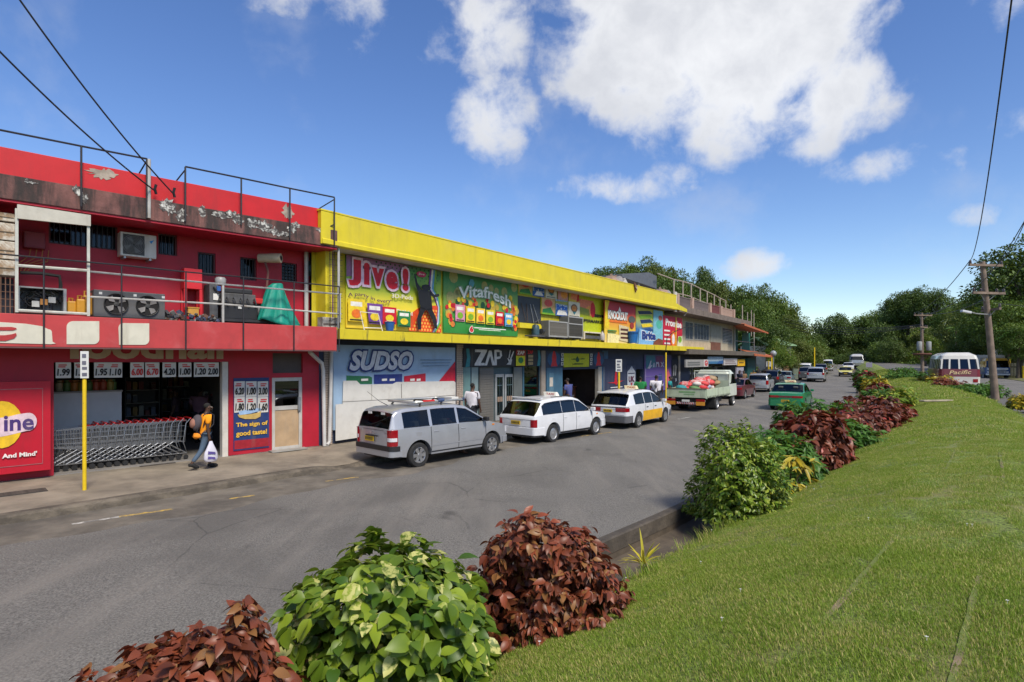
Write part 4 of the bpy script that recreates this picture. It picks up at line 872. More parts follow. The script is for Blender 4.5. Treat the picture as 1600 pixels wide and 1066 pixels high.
# open dark window bay with leaning slats
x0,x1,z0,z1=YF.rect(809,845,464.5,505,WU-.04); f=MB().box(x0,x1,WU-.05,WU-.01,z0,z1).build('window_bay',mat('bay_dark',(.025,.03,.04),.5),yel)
for u,v in ((.12,.3),(.35,.35),(.5,.62),(.62,.85)):MB().tube([(x0+(x1-x0)*u,WU-.07,z1-.3),(x0+(x1-x0)*v,WU-.12,z0+.02)],.014,5).build('bar',GALV if u>.4 else RB,f)
MB().box(x0-.1,x1+.05,WU-.22,WU-.003,z0-.24,z0-.03).build('window_sill',YEL1,yel)
# things on the ledge
x0,x1,z0,z1=YF.rect(832,853,502,526,.35); w,h=x1-x0,z1-z0; t=thing('compressor_motor','blue-grey compressor motor on the yellow ledge beside the cooling unit','motor',(x0,.35,z0),0,None,YF); MB().lathe([(.001,0),(.15,0),(.17,.05),(.17,.35),(.12,.45),(.001,.47)],14,(w*.5,.2,.06)).build('body',mat('motor_blue',(.04,.09,.12),.5,var=.3),t,smooth=40); MB().box(0,w*.9,0,.4,0,.06).build('base',EM,t)
MB().lathe([(.001,0),(.12,.01),(.12,.16),(.001,.18)],12,(w*.62,.0,h*.35),'X').build('fan_housing',EB,t); MB().tube([(w*.3,.1,.4),(w*.2,0,.6),(w*.5,0,.72),(w*.8,.1,.5)],.02,6).build('pipe',EM,t)
def cooler(px0,px1,pt,pb,y,lab,dark,split):
    x0,x1,z0,z1=YF.rect(px0,px1,pt,pb,y); w,h=x1-x0,z1-z0; t=thing('cooling_unit',lab,'cooling unit',(x0,y,z0),0,'cooling units on the yellow ledge',YF)
    MB().box(0,w,.02,.6,0,h).build('casing',mat('cool_case',(.13,.13,.13),.6),t,bevel=.01); cm=mat('cool_frame',(.30,.30,.29),.5); FM=mat('cool_fins%d'%dark,(.085,.08,.07) if dark else (.20,.185,.16),.6,var=.2,scale=8)
    fr=MB(); 
    for a,b_,c_,d in ((0,w,0,.06),(0,w,h-.06,h),(0,.05,.06,h-.06),(w-.05,w,.06,h-.06)):fr.box(a,b_,-.01,.018,c_,d)
    if split:fr.box(.05,w-.05,-.01,.018,h*split,h*split+.05)
    fr.build('frame',cm,t); fin=MB().box(-.006,.006,.004,.018,.06,h-.06).mesh('fin',FM); n=int(w/.035)
    for k in range(n):o=link('fin',fin,t); o.location=(.07+(w-.14)*k/max(1,n-1),0,0)
    for u in (.08,.88):MB().box(w*u,w*u+.06,.05,.5,-.07,-.001).build('foot',EM,t)
cooler(857.5,887,502,527,.25,'wide brown finned cooling unit on the yellow ledge',0,0)
cooler(888,911,495,528,.35,'tall dark two-tier cooling unit on the yellow ledge',1,.62)
x0,x1,z0,z1=YF.rect(913,944,519,531,WU-.3); t=thing('shelf_bench','cream shelf with a dark recess below the lime green panel','shelf',(x0,WU-.3,z0),0,None,YF); MB().box(0,x1-x0,0,.28,z1-z0-.06,z1-z0).build('top',CREAM,t); MB().box(0,.08,0,.28,0,z1-z0-.061).box(x1-x0-.08,x1-x0,0,.28,0,z1-z0-.061).build('leg',CREAM,t); MB().box(.1,x1-x0-.1,.05,.25,.05,.2).build('tray',EM,t)
x0,z0=Q(941,531,.3); t=thing('gas_bottle','small pale bottle standing at the end of the cream shelf','bottle',(x0,.3,z0),0,None,YF); MB().lathe([(.001,0),(.11,0),(.12,.04),(.12,.26),(.05,.36),(.04,.42),(.001,.42)],12).build('body',mat('bottle_pale',(.42,.38,.36),.5),t,smooth=40); MB().lathe([(.05,.421),(.05,.47),(.001,.47)],8).build('valve',RB,t)
x0,z0=Q(609,517,.45); t=thing('plastic_bucket','blue plastic bucket on the yellow ledge under the Jive panel','bucket',(x0,.45,z0),0,None,YF); MB().lathe([(.11,0),(.15,.26),(.16,.26),(.16,.28)],16).lathe([(.001,.01),(.11,.01)],16).build('body',flat(30,84,150),t,smooth=40); MB().tube([(.155*math.cos(a),.02,.26+.06*math.sin(a)) for a in np.linspace(0,math.pi,9)],.006,5).build('handle',W,t)
x0,z0=Q(570,519,.4); t=thing('white_frame','thin white tube frame leaning before the Jive panel','frame',(x0,.4,z0),0,None,YF); Lq=lambda px,py:(Q(px,py,.4)[0]-x0,.1 if py<500 else 0,Q(px,py,.4)[1]-z0)
MB().tube([Lq(570,519),Lq(566,487),Lq(594,490),Lq(598,519)],.014,6).build('legs',W,t); MB().tube([Lq(569,512),Lq(597,513)],.012,6).build('crossbar',W,t)
# Knockout / Brite / Promise
bd=Board(YF,945,993,473,537,WU-.3,'Knockout advertising panel in red and orange','billboard',grad('knock_ground',[(0,(226,200,130)),(.3,(226,190,60)),(.6,(222,120,50)),(.8,(190,30,50)),(1,(150,24,44))],True,.25,2.2))
bd.poly([(0,.35),(.12,.35),(.16,.6),(.08,.8),(.14,1),(0,1)],YLW,'picture'); bd.text('KNOCKOUT',.09,.72,.57,.78,W,bold=.05,outline=BLK,ow=.012); bd.poly([(.40,.78),(.45,.90),(.5,.78)],W,'picture'); bd.rect(.12,.7,.50,.54,ORG,'printed_line')
bd.disc(.86,.62,.12,.09,flat(84,84,80),'emblem'); bd.disc(.86,.47,.07,.08,flat(150,50,40),'emblem'); bd.poly([(.44,.08),(.76,.04),(.74,.42),(.42,.46)],flat(206,190,150),'packet')
for k in range(3):bd.rect(.47,.72,.12+.1*k,.17+.1*k,flat(80,40,30),'printed_line')
bd.poly([(.05,.0),(.4,.0),(.44,.2),(.06,.25)],flat(230,215,150),'picture'); bd.rect(.06,.34,.28,.31,GRN,'printed_line'); bd.rect(.06,.3,.23,.25,GRN,'printed_line')
bd=Board(YF,994,1035,483,542,WU-.3,'blue and white Brite advertising panel','billboard',grad('brite_ground',[(0,(150,110,70)),(.12,(110,160,190)),(.45,(60,110,160)),(.7,(170,180,90)),(1,(190,180,40))],True,.3,2.2))
for k in range(5):bd.poly([(.05+.04*k,.9-.11*k),(.5,.95-.11*k),(.62,.88-.11*k),(.1+.04*k,.82-.11*k)],[flat(30,40,70),LGRN,flat(30,50,90),YLW,flat(36,70,130)][k],'picture')
bd.rect(.62,1,.2,1,flat(120,180,195),'picture'); bd.disc(.85,.62,.12,.12,flat(80,170,150),'picture'); bd.disc(.9,.8,.08,.07,flat(170,90,70),'picture'); bd.poly([(.05,.02),(.6,.0),(.62,.38),(.1,.46)],LBL,'packet'); bd.text('Brite',.18,.70,.18,.40,flat(24,50,120),bold=.06,outline=W,ow=.02); bd.poly([(.62,.0),(1,.0),(1,.2),(.8,.24),(.62,.12)],BRN,'picture')
bd=Board(YF,1036,1066,495,545,WU-.3,'red Promise advertising panel with a food picture','billboard',flat(186,24,52))
bd.text('Promise',.12,.95,.70,.92,W,bold=.04,warp=lambda u:-.04*u)
for k in range(4):bd.rect(.05,.34,.52-.13*k,.57-.13*k,W,'printed_line')
bd.disc(.5,.30,.13,.26,ORG,'packet'); bd.disc(.5,.3,.07,.16,W,'packet_label'); bd.rect(.62,.66,0,1,YLW,'printed_band'); bd.poly([(.68,.0),(1,.05),(.98,.42),(.74,.40)],flat(206,200,170),'picture'); bd.disc(.84,.30,.1,.1,LGRN,'picture'); bd.poly([(.66,.0),(1,.0),(1,.08),(.7,.06)],ORG,'picture')
x0,x1,z0,z1=YF.rect(980,1000,518,536,.25); w,h=x1-x0,z1-z0; t=thing('blue_tub','large blue plastic tub on the yellow ledge before the Brite panel','tub',(x0+w/2,.3,z0),0,None,YF); MB().lathe([(.22,0),(.29,h*.92),(.31,h*.93),(.31,h)],18).lathe([(.001,.01),(.22,.01)],18).build('body',flat(24,96,160),t,smooth=40); MB().lathe([(.285,h*.8),(.305,h*.82),(.285,h*.84)],18).build('rim',flat(20,80,140),t)
x0,z0=Q(1053,547,.3); t=thing('food_tray','small reddish tray left on the end of the yellow ledge','tray',(x0,.3,z0),0,None,YF); MB().prism([(0,0,0),(1.0,0,.02),(1.05,0,.12),(-.05,0,.1)],(0,.4,0)).build('body',mat('tray_red',(.32,.08,.03),.6),t); MB().box(-.06,1.06,-.02,.42,.121,.14).build('rim',mat('tray_rim',(.26,.06,.02),.6),t)
cablep=[Q(1041,547,-.05),Q(1042,527,-.02),Q(1052,519,0),Q(1068,512,0),Q(1082,509,.3)]
o=MB().tube([YF.world(x,-.03,z) for x,z in cablep],.025,6).build('hanging_cable',BLACK,smooth=60); tag(o,'black cable curving over the Promise panel','cable')
x0,z0=Q(989,451,.1); t=thing('broken_plaster','brown broken piece hanging over the yellow parapet top','broken piece',(x0,-.03,z0),0,None,YF); MB().prism([(-.22,0,.3),(.05,0,.22),(.16,0,.0),(.02,0,-.22)],(0,-.05,0)).build('flake',mat('plaster_brown',(.16,.08,.05),.9),t); MB().prism([(-.12,0,.05),(.06,0,.1),(.1,0,-.1)],(0,-.09,0)).build('shard',mat('plaster_pale',(.36,.28,.2),.9),t)
# ---- ground floor, from the brick strip to the far end
pxs=[(519,711),(724,846),(854,952),(952,1068)]
BLUEW=mat('blue_wall',sc(38,50,76),.6,var=.12,dirt=(.03,.03,.035),damt=.5); TEALW=mat('teal_steel',sc(66,86,92),.5,var=.12,dirt=(.06,.05,.05),damt=.5)
xe=Q(1078,600,WG)[0]
dshop=(Q(879,620,WG)[0],Q(935,620,WG)[0],.17,Q(907,577,WG)[1]); dgreen=(Q(994,620,WG)[0],Q(1005,620,WG)[0],.17,Q(1000,577,WG)[1])
dzap=(Q(747,640,WG)[0],Q(845,640,WG)[0],.17,Q(790,573,WG)[1])
wall_mesh(MB(),-.2,xe,.17,cb+.03,WG+.01,.2,[dshop,dgreen,dzap]).build('wall',BLUEW,yel)
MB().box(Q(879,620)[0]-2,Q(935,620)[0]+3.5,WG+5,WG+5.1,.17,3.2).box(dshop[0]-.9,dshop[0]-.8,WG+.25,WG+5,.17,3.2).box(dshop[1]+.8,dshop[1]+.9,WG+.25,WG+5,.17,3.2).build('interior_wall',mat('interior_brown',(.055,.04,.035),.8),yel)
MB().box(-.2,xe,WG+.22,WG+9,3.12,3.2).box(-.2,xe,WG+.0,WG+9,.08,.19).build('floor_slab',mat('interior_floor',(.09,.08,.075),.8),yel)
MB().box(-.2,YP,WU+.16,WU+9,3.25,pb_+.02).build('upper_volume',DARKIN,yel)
t=thing('wooden_counter','brown wooden counter inside the doorway below the yellow shop sign','counter',(dshop[0]+1.0,WG+1.4,.19),0,None,YF); WD=mat('counter_wood',(.14,.05,.03),.5,var=.25,scale=4); MB().box(0,2.6,0,.06,0,1.0).build('front_panel',WD,t); MB().box(-.05,2.65,-.05,.6,1.001,1.05).build('top',WD,t); MB().box(0,2.6,1.5,1.55,.8,1.9).build('display_panel',mat('display_grey',(.12,.12,.12),.5),t)
# Sudso board
bd=Board(YF,521,711,541,661.5,WG-.07,'pale blue Sudso board with its lower half papered white','billboard',mat('sudso_blue',sc(150,176,202),.5,var=.05,dirt=(.25,.25,.25),damt=.3),'billboard',None,.06)
ys=lambda px,py:(YF.at(px,py,WG-.07)[0]-bd.root.location.xy.__sub__(YF.O).dot(YF.u))/bd.w
zb0=bd.root.location.z; vs=lambda px,py:(YF.at(px,py,WG-.07)[1]-zb0)/bd.h
def pu(*pts):return [(ys(a,b_),vs(a,b_)) for a,b_ in pts]
PAPER=mat('torn_paper',(.60,.585,.55),.8,var=.06,scale=2,dirt=(.34,.30,.24),damt=.5,dmap=(1,1,1))
bd.poly(pu((541,587),(577,588),(581,590),(581,600),(541,600)),flat(40,110,72),'picture'); bd.poly(pu((584,585.5),(628,584.5),(628,600),(584,600)),flat(38,54,124),'picture'); bd.poly(pu((631,588),(664.5,583.5),(664.5,600),(631,600)),flat(186,24,52),'picture'); bd.poly(pu((710.5,565),(710.5,600),(682,600)),flat(190,22,52),'picture')
for a,b_ in ((596,604),(608,616),(640,647),(650,656),(563,574)):bd.poly(pu((a,592),(b_,591.5),(b_,595),(a,595.5)),W,'packet_label')
bd.poly(pu((535,595),(556,595),(560,599),(562,601),(612,600),(618,597),(708,595.5),(710.5,598),(710.5,661),(523,689),(523,632),(534,631)),PAPER,'torn_paper')
bd.poly(pu((625.4,600),(626.2,600),(626.4,622),(625.6,622)),flat(90,85,80),'seam'); bd.poly(pu((533,627.5),(625,622.6),(710,617),(710,617.8),(625,623.4),(533,628.3)),flat(140,135,128),'seam'); bd.poly(pu((579,601),(579.5,601),(579.5,625),(579,625)),flat(150,145,138),'seam')
u0,u1=ys(544,562),ys(643,562); bd.text('SUDSO',u0,u1,vs(600,578.5),vs(600,548.5),flat(196,198,205),bold=.045,shear=.28,outline=flat(20,46,110),ow=.022)
for k in range(3):bd.rect(ys(655,562)+.01*k,ys(704,562)-.015*k,vs(680,563+4.5*k),vs(680,561.6+4.5*k),flat(112,140,172),'printed_line')
# ZAP shop sign and shutters
bd=Board(YF,724,846,545.5,573,WG-.06,'dark ZAP shop sign with a small yellow tag on it','shop sign',flat(34,36,42),'shop_sign',None,.06)
for u in (.02,.93):bd.poly([(u,.0),(u+.045,.02),(u+.055,.5),(u+.04,.98),(u+.008,.98),(u+.018,.5)],TEAL,'picture')
WZ=flat(200,200,200)
bd.poly([(.125,.94),(.265,.94),(.26,.84),(.19,.22),(.235,.22),(.235,.08),(.12,.08),(.12,.16),(.195,.80),(.125,.80)],WZ,'lettering'); bd.poly([(.235,.08),(.285,.90),(.315,.90),(.355,.08),(.325,.08),(.30,.62),(.262,.08)],WZ,'lettering'); bd.poly([(.35,.08),(.35,.94),(.40,.96),(.44,.88),(.445,.62),(.42,.45),(.38,.42),(.38,.08)],WZ,'lettering'); bd.poly([(.375,.82),(.415,.82),(.418,.58),(.38,.56)],flat(34,36,42),'lettering')
bd.polys([[(.525,.45),(.545,.95),(.555,.95),(.54,.5)],[(.545,.42),(.59,.9),(.6,.86),(.56,.38)],[(.50,.12),(.56,.10),(.575,.4),(.55,.45),(.53,.25)],[(.51,.5),(.535,.42),(.56,.2),(.54,.16)]],WZ,'emblem')
bd.rect(.625,.76,.02,.97,flat(150,40,36),'picture'); bd.rect(.625,.75,.04,.62,flat(206,206,26),'tag'); bd.disc(.69,.36,.035,.18,GRN,'picture'); bd.text('ZAP',.64,.74,.70,.92,W,bold=.03); bd.text('ZAP',.78,.86,.74,.95,REDP,bold=.03)
for k in range(3):bd.rect(.79,.86,.08+.22*k,.24+.22*k,flat(160,140,100),'picture')
def sub(px0,px1,pt,pb,y,name,m,parent=yel,d=.05):
    x0,x1,z0,z1=YF.rect(px0,px1,pt,pb,y); return MB().box(x0,x1,y,y+d,z0,z1).build(name,m,parent)
zz=Q(800,668,WG)[1]; zz=.17
x0,x1=dzap[0],dzap[1]
f=MB().box(x0,x1,WG+.1,WG+.13,.17,dzap[3]).build('shutter_frame',TEALW,yel)
sub(724,735,574,672,WG-.03,'side_panel',mat('side_teal',sc(96,128,128),.5,dirt=(.1,.1,.1),damt=.4)); sub(737,747,574,668,WG-.02,'side_panel',mat('side_pale',sc(120,138,140),.5,dirt=(.1,.1,.1),damt=.4))
x0,x1=Q(749,640,WG+.06)[0],Q(771,640,WG+.06)[0]; sh=MB().box(x0,x1,WG+.06,WG+.08,.17,dzap[3]-.02).build('roller_shutter',mat('shutter_grey',sc(104,102,98),.6,var=.1,dirt=(.1,.09,.08),damt=.4),yel)
sl=MB().box(x0+.02,x1-.02,WG+.035,WG+.058,0,.085).mesh('slat',mat('shutter_grey',(.1,.1,.1)))
for k in range(int((dzap[3]-.25)/.1)):o=link('slat',sl,sh); o.location=(0,0,.19+k*.1)
sub(803,816,574,666,WG-.02,'side_panel',mat('side_grey',sc(92,98,98),.5,dirt=(.1,.1,.1),damt=.4))
for a,b_ in ((774,787),(789,802)):
    x0,x1=Q(a,640,WG+.05)[0],Q(b_,640,WG+.05)[0]; z1=Q(a,585,WG)[1]; bq=MB().box(x0,x0+.08,WG+.04,WG+.09,.17,z1).box(x1-.08,x1,WG+.04,WG+.09,.17,z1).box(x0+.08,x1-.08,WG+.04,WG+.09,z1-.12,z1).box(x0+.08,x1-.08,WG+.04,WG+.09,.17,.4).build('door',mat('door_grey',sc(150,154,156),.5),yel)
    MB().box(x0+.08,x1-.08,WG+.06,WG+.07,.4,z1-.12).build('pane',glass('door_blue',.25),bq); MB().box(x0+.09,x1-.09,WG+.03,WG+.058,.95,1.15).build('push_plate',mat('kick_brown',(.3,.2,.14),.6),bq)
    for k in range(4):MB().box(x0+.1+k*(x1-x0-.2)/3-.01,x0+.1+k*(x1-x0-.2)/3+.01,WG+.02,WG+.03,.4,z1-.12).build('bar',TEALW,bq)
    MB().box(x0+.08,x1-.08,WG+.02,WG+.032,1.6,1.64).build('bar',TEALW,bq)
x0,x1=Q(817,640,WG+.05)[0],Q(843,640,WG+.05)[0]; bq=MB().box(x0,x0+.05,WG+.02,WG+.09,.17,2.6).box(x1-.05,x1,WG+.02,WG+.09,.17,2.6).box(x0+.05,x1-.05,WG+.02,WG+.09,2.5,2.6).build('window',mat('blue_frame',sc(70,110,134),.5),yel); MB().box(x0+.05,x1-.05,WG+.05,WG+.06,.17,2.5).build('pane',glass('shop_pane',.18),bq); MB().box((x0+x1)/2-.3,(x0+x1)/2+.2,WG+.07,WG+.075,.9,1.5).build('poster',flat(60,90,130),bq)
sub(846,852.5,548,640,WG-.08,'pier',mat('pier_plaster',sc(134,126,118),.8,dirt=(.12,.1,.08),damt=.5),d=.2)
sub(854,879,573,640,WG-.02,'side_panel',mat('blue_steel',sc(62,100,124),.5,var=.15,dirt=(.06,.06,.06),damt=.4)); sub(858,865,583,622,WG-.035,'poster',flat(84,120,140),d=.01); sub(859,864,590,604,WG-.045,'poster',flat(186,180,170),d=.008); sub(935,940.5,573,640,WG-.02,'door_jamb',mat('jamb_pale',sc(150,146,138),.6),d=.2); sub(941,950,548,640,WG-.03,'side_panel',mat('blue_steel2',sc(42,84,120),.5,var=.15))
# blue sign over the doorway and its yellow middle
bd=Board(YF,853,944,549,574,WG-.06,'dark blue shop fascia with red lighthouse shapes on both ends','shop sign',flat(40,52,76),'shop_sign',None,.06)
for u in (.12,.885):
    bd.disc(u,.5,.10,.46,flat(34,76,116),'picture'); bd.poly([(u-.05,.08),(u+.05,.08),(u+.03,.4),(u+.035,.6),(u+.012,.98),(u-.012,.98),(u-.035,.6),(u-.03,.4)],flat(190,34,44),'emblem')
for u in (.245,.735):
    for k in range(3):bd.rect(u-.02,u+.02,.12+.27*k,.33+.27*k,flat(190,190,186),'print_area'); bd.disc(u,.225+.27*k,.008,.06,flat(60,66,80),'print_area',8)
bd=Board(YF,881,920.5,552.5,573.5,WG-.10,'yellow-green rectangular shop sign with a small dark emblem','shop sign',flat(178,182,22),'shop_sign',None,.03)
bd.disc(.52,.52,.07,.16,DGRN,'emblem'); bd.poly([(.45,.62),(.52,.82),(.56,.6)],DGRN,'emblem')
for a,b_,v in ((.26,.46,.55),(.58,.80,.58),(.3,.74,.2)):bd.poly([(a,v),(a+.03,v+.08),(a+.06,v),(a+.1,v+.09),(b_,v+.06),(b_,v-.02),(a+.08,v-.03)],flat(96,110,20),'script')
# dark blue poster wall with red bird shape, then dark door, then purple mural
bd=Board(YF,943,979,561,618,WG-.05,'dark navy poster wall with a red bird shape and white letters','poster',flat(44,52,78),'poster',None,.03)
bd.rect(.0,.02,0,1,flat(130,140,150),'printed_frame'); bd.poly([(.15,.36),(.45,.37),(.48,.66),(.56,.66),(.56,.37),(.86,.40),(.6,.33),(.52,.28),(.46,.33)],flat(186,30,46),'emblem'); bd.rect(.28,.8,.21,.235,WZ,'printed_line'); bd.text('TH',.18,.40,.01,.13,WZ,bold=.04); bd.poly([(.6,.0),(.9,.0),(.86,.15),(.7,.12)],flat(120,120,120),'picture')
bd=Board(YF,979,993,571,616,WG-.06,'tall bottle-shaped white poster with the letters UK','poster',flat(46,54,80),'poster',None,.02)
bd.poly([(.08,0),(.95,0),(.95,.78),(.75,.88),(.55,.98),(.35,.88),(.08,.78)],flat(168,174,184),'bottle_shape'); bd.rect(.15,.88,.70,.74,flat(60,66,90),'printed_line'); bd.text('UK',.2,.86,.42,.62,flat(80,40,60),bold=.06); bd.poly([(.4,.40),(.65,.40),(.52,.26)],flat(150,40,50),'emblem'); bd.rect(.2,.85,.1,.22,flat(90,96,120),'picture')
bd=Board(YF,1007,1049,554.5,611,WG-.05,'purple and teal mural with white brush script on the shop wall','mural',grad('mural_ground',[(0,(96,84,150)),(.5,(92,74,140)),(.75,(80,70,120)),(1,(70,80,110))],True,.3,2.6),'mural',None,.03)
bd.poly([(.05,.62),(.4,.66),(.35,.98),(.05,.98)],flat(52,110,128),'picture'); bd.poly([(.4,.7),(.62,.64),(.66,.96),(.42,.97)],flat(110,54,92),'picture'); bd.poly([(.75,.05),(.88,.02),(.95,.4),(.85,.62),(.78,.4)],flat(190,90,110),'picture'); bd.poly([(.5,.2),(.64,.22),(.62,.48),(.5,.46)],flat(50,70,120),'picture')
bd.polys([[(.12,.66),(.2,.84),(.23,.84),(.19,.66)],[(.08,.64),(.16,.62),(.26,.7),(.25,.73),(.15,.67)],[(.28,.66),(.31,.78),(.34,.78),(.34,.66)],[(.38,.66),(.40,.80),(.5,.8),(.52,.66),(.48,.66),(.47,.75),(.42,.75),(.41,.66)],[(.56,.66),(.66,.80),(.69,.8),(.6,.66)],[(.56,.8),(.59,.8),(.7,.66),(.66,.66)]],flat(190,186,200),'script')
bd.rect(.0,.03,0,.64,flat(120,110,150),'printed_frame'); bd.rect(.03,.6,.41,.425,flat(120,110,160),'printed_line')
bd=Board(YF,1050,1060,562,612,WG-.05,'dark narrow shop panel with pale brush marks beside the purple mural','poster',flat(50,54,62),'poster',None,.03)
bd.polys([[(.2,.5),(.3,.5),(.35,.85),(.2,.8)],[(.45,.5),(.55,.5),(.75,.78),(.5,.86),(.45,.8)],[(.5,.3),(.75,.34),(.65,.42),(.45,.4)]],WZ,'script')
sub(1061,1063,556,615,WG-.1,'window_post',mat('jamb_white',(.5,.5,.5)),d=.08)
# ================================================================= grey two-storey building beyond
GO=YF.world(YP+.35,0); GF=Frame((GO.x,GO.y),(1438-800)/905)
def G(px,py,y=0.0):return GF.at(px,py,y)
gb=thing('grey_building','grey two-storey building with a balustraded flat roof beyond the yellow shop','building',(0,0,0),0,None,GF)
BEI=mat('beige_wall',sc(176,164,142),.7,var=.08,dirt=(.2,.16,.11),damt=.45); ROOFC=mat('roof_concrete',sc(112,100,92),.9,var=.2,dirt=(.06,.05,.045),damt=.7)
g0,g1=G(1062,520,0)[0],G(1180,530,0)[0]; gx=G(1147,520,1.2)[0]
zs1,zs0=G(1110,488)[1],G(1110,496.5)[1]; zc1,zc0=G(1140,548.5)[1],G(1140,555)[1]; gy=1.25
MB().box(g0,g1-1.5,0,9,zs0,zs1).build('roof_slab',ROOFC,gb); MB().box(g0+1.2,g1+3.4,-.2,gy,zc0,zc1).build('canopy',mat('canopy_dark',sc(92,84,74),.85,dirt=(.05,.05,.04),damt=.5),gb)
MB().box(g0,gx,gy,gy+8,zc0+.05,zs0).build('upper_wall',BEI,gb); MB().box(gx,g1+.4,gy+.4,gy+8,zc0,zs0-.2).build('upper_wall',mat('teal_wall',sc(40,92,84),.7,var=.2,dirt=(.03,.04,.04),damt=.5),gb)
def gsub(px0,px1,pt,pb,y,name,m,parent=gb,d=.05,label=None):
    x0,x1,z0,z1=GF.rect(px0,px1,pt,pb,y); o=MB().box(x0,x1,y,y+d,z0,z1).build(name,m,parent)
    if label:o['label']=label
    return o,(x0,x1,z0,z1)
WNF=mat('window_alu',sc(170,168,160),.5)
def gwindow(px0,px1,pt,pb,nv,m,lab=None,slats=0):
    x0,x1,z0,z1=GF.rect(px0,px1,pt,pb,gy-.03); b=MB(); y=gy-.03; b.box(x0,x1,y,y+.028,z0,z0+.06).box(x0,x1,y,y+.028,z1-.06,z1)
    for k in range(nv+1):x=x0+(x1-x0-.05)*k/nv; b.box(x,x+.05,y,y+.028,z0+.06,z1-.06)
    f=b.build('window',WNF,gb); MB().box(x0+.02,x1-.02,y+.012,y+.02,z0+.03,z1-.03).build('pane',m,f)
    if slats:
        sl=MB().box(x0+.06,x1-.06,y-.03,y-.004,0,.06).mesh('louvre',mat('louvre_grey',sc(150,150,150),.4))
        for k in range(slats):o=link('louvre',sl,f); o.location=(0,0,z0+.08+k*(z1-z0-.2)/slats)
PANEG=mat('curtain_pane',sc(92,98,108),.25,var=.3,scale=2.5,spec=.8)
gwindow(1071,1083,503,531,2,PANEG); gwindow(1085,1108,506,532,5,PANEG); gwindow(1129,1144,513,537,3,PANEG,slats=9)
gsub(1062,1111,534,549,gy-.06,'spandrel',mat('spandrel_beige',sc(190,170,140),.7,dirt=(.25,.2,.15),damt=.4)); gsub(1110,1127,508,551,gy-.05,'recess_panel',mat('recess_beige',sc(150,146,132),.7)); gsub(1111,1126,535,551,gy-.09,'brown_panel',mat('panel_brown',sc(112,72,56),.7,var=.2))
gsub(1160,1172,520,550,gy+.34,'door',mat('teal_door',sc(42,104,92),.6)); 
for px in (1148,1178):x0,z1=G(px,515,gy-.1); MB().tube([(x0,gy-.1,zc1),(x0,gy-.1,zs0-.1)],.06,8).build('post',WNF,gb)
b=MB(); a_,c_=G(1147,519,gy-.1),G(1178,519,gy-.1); b.tube([(a_[0],gy-.15,zc1+1.0),(c_[0],gy-.15,zc1+1.0)],.03,6); b.build('balcony_rail',WNF,gb)
# orange tin roofs
OR=mat('orange_tin',sc(176,98,62),.6,var=.15,dirt=(.2,.08,.05),damt=.5)
def tin(px0,py0,px1,py1,dy,th,lab):
    xa,za=GF.at(px0,py0,0); xb,zb=GF.at(px1,py1,0); rows=[]; n=40
    for k in range(n+1):
        t=k/n; x=xa+(xb-xa)*t; r=.03*math.sin(k*math.pi/2)
        rows.append([(x,-.25+r*.0,za+(zb-za)*t+r),(x,dy,za+(zb-za)*t+.45+r)])
    o=MB().grid(rows).build('tin_roof',OR,gb,smooth=40); o.modifiers.new('thick','SOLIDIFY').thickness=.03; o['label']=lab
    MB().prism([(xa,-.28,za-.16),(xb,-.28,zb-.12),(xb,-.28,zb+.02),(xa,-.28,za+.02)],(0,.03,0)).build('eaves_board',OR,gb)
tin(1158,506,1196,520,4,.03,'upper orange tin roof'); tin(1174,553.5,1203,557,1.2,.03,'small lower orange tin roof')
# balustrade of pickets between posts
PK=mat('picket_grey',sc(112,100,98),.8,var=.2,dirt=(.06,.05,.05),damt=.4); PKR=mat('picket_maroon',sc(112,62,62),.8,var=.2); PST=mat('picket_post',sc(176,146,130),.8,var=.1); zt0=G(1085,470,.3)[1]-zs1
posts=[1058,1081,1109,1126,1146]
xsP=[G(p,475,.3)[0] for p in posts]
for k,x in enumerate(xsP):MB().box(x-.18,x+.18,.2,.5,zs1,zs1+zt0+.12).build('balustrade_post',PST,gb)
for i in range(4):
    a,b_=xsP[i]+.2,xsP[i+1]-.2; n=max(3,int((b_-a)/.22)); m=(PK,PK,PKR,PST)[i]; pm=MB().box(-.07,.07,.32,.38,0,zt0).mesh('picket',m)
    for k in range(n):o=link('picket',pm,gb); o.location=(a+(b_-a)*(k+.5)/n,0,zs1)
    MB().box(a,b_,.3,.4,zs1+zt0+.001,zs1+zt0+.06).build('balustrade_rail',m,gb)
gsub(1055,1058,456,487,.1,'end_post',mat('jamb_white',(.5,.5,.5)),d=.1)
MB().box(g0-.3,g0+.2,.6,5,zs1,zs1+zt0).build('side_parapet',GREYC,gb)
# bare pipe frame on the roof
x0,z0=G(1040,478,2.5); t=thing('roof_pipe_frame','tall bare pipe framework standing on the grey building roof','pipe frame',(x0,2.5,z0),0,None,GF); zr=zs1-z0
pts=[(1053,437),(1067,440),(1080,444),(1094,451),(1105,456),(1116,461),(1125,466),(1134,470),(1142,476),(1160,477)]
LP_=[(G(a,b_,2.5)[0]-x0,0,G(a,b_,2.5)[1]-z0) for a,b_ in pts]; PFM=mat('pipe_beige',sc(164,150,136),.6,var=.15)
for q in LP_:MB().tube([(q[0],0,zr),q],.05,6).build('pole',PFM,t)
MB().tube([(G(1028,437,2.5)[0]-x0,0,LP_[0][2]+.05)]+LP_[:8],.045,6).build('top_rail',PFM,t); MB().tube([(q[0],.05,q[2]-1.0) for q in LP_[:9]],.04,6).build('lower_rail',PFM,t)
x0,z0=G(1175,505,3); t=thing('roof_aerial','thin bent poles rising above the orange tin roof','aerial',(x0,3,z0),0,None,GF)
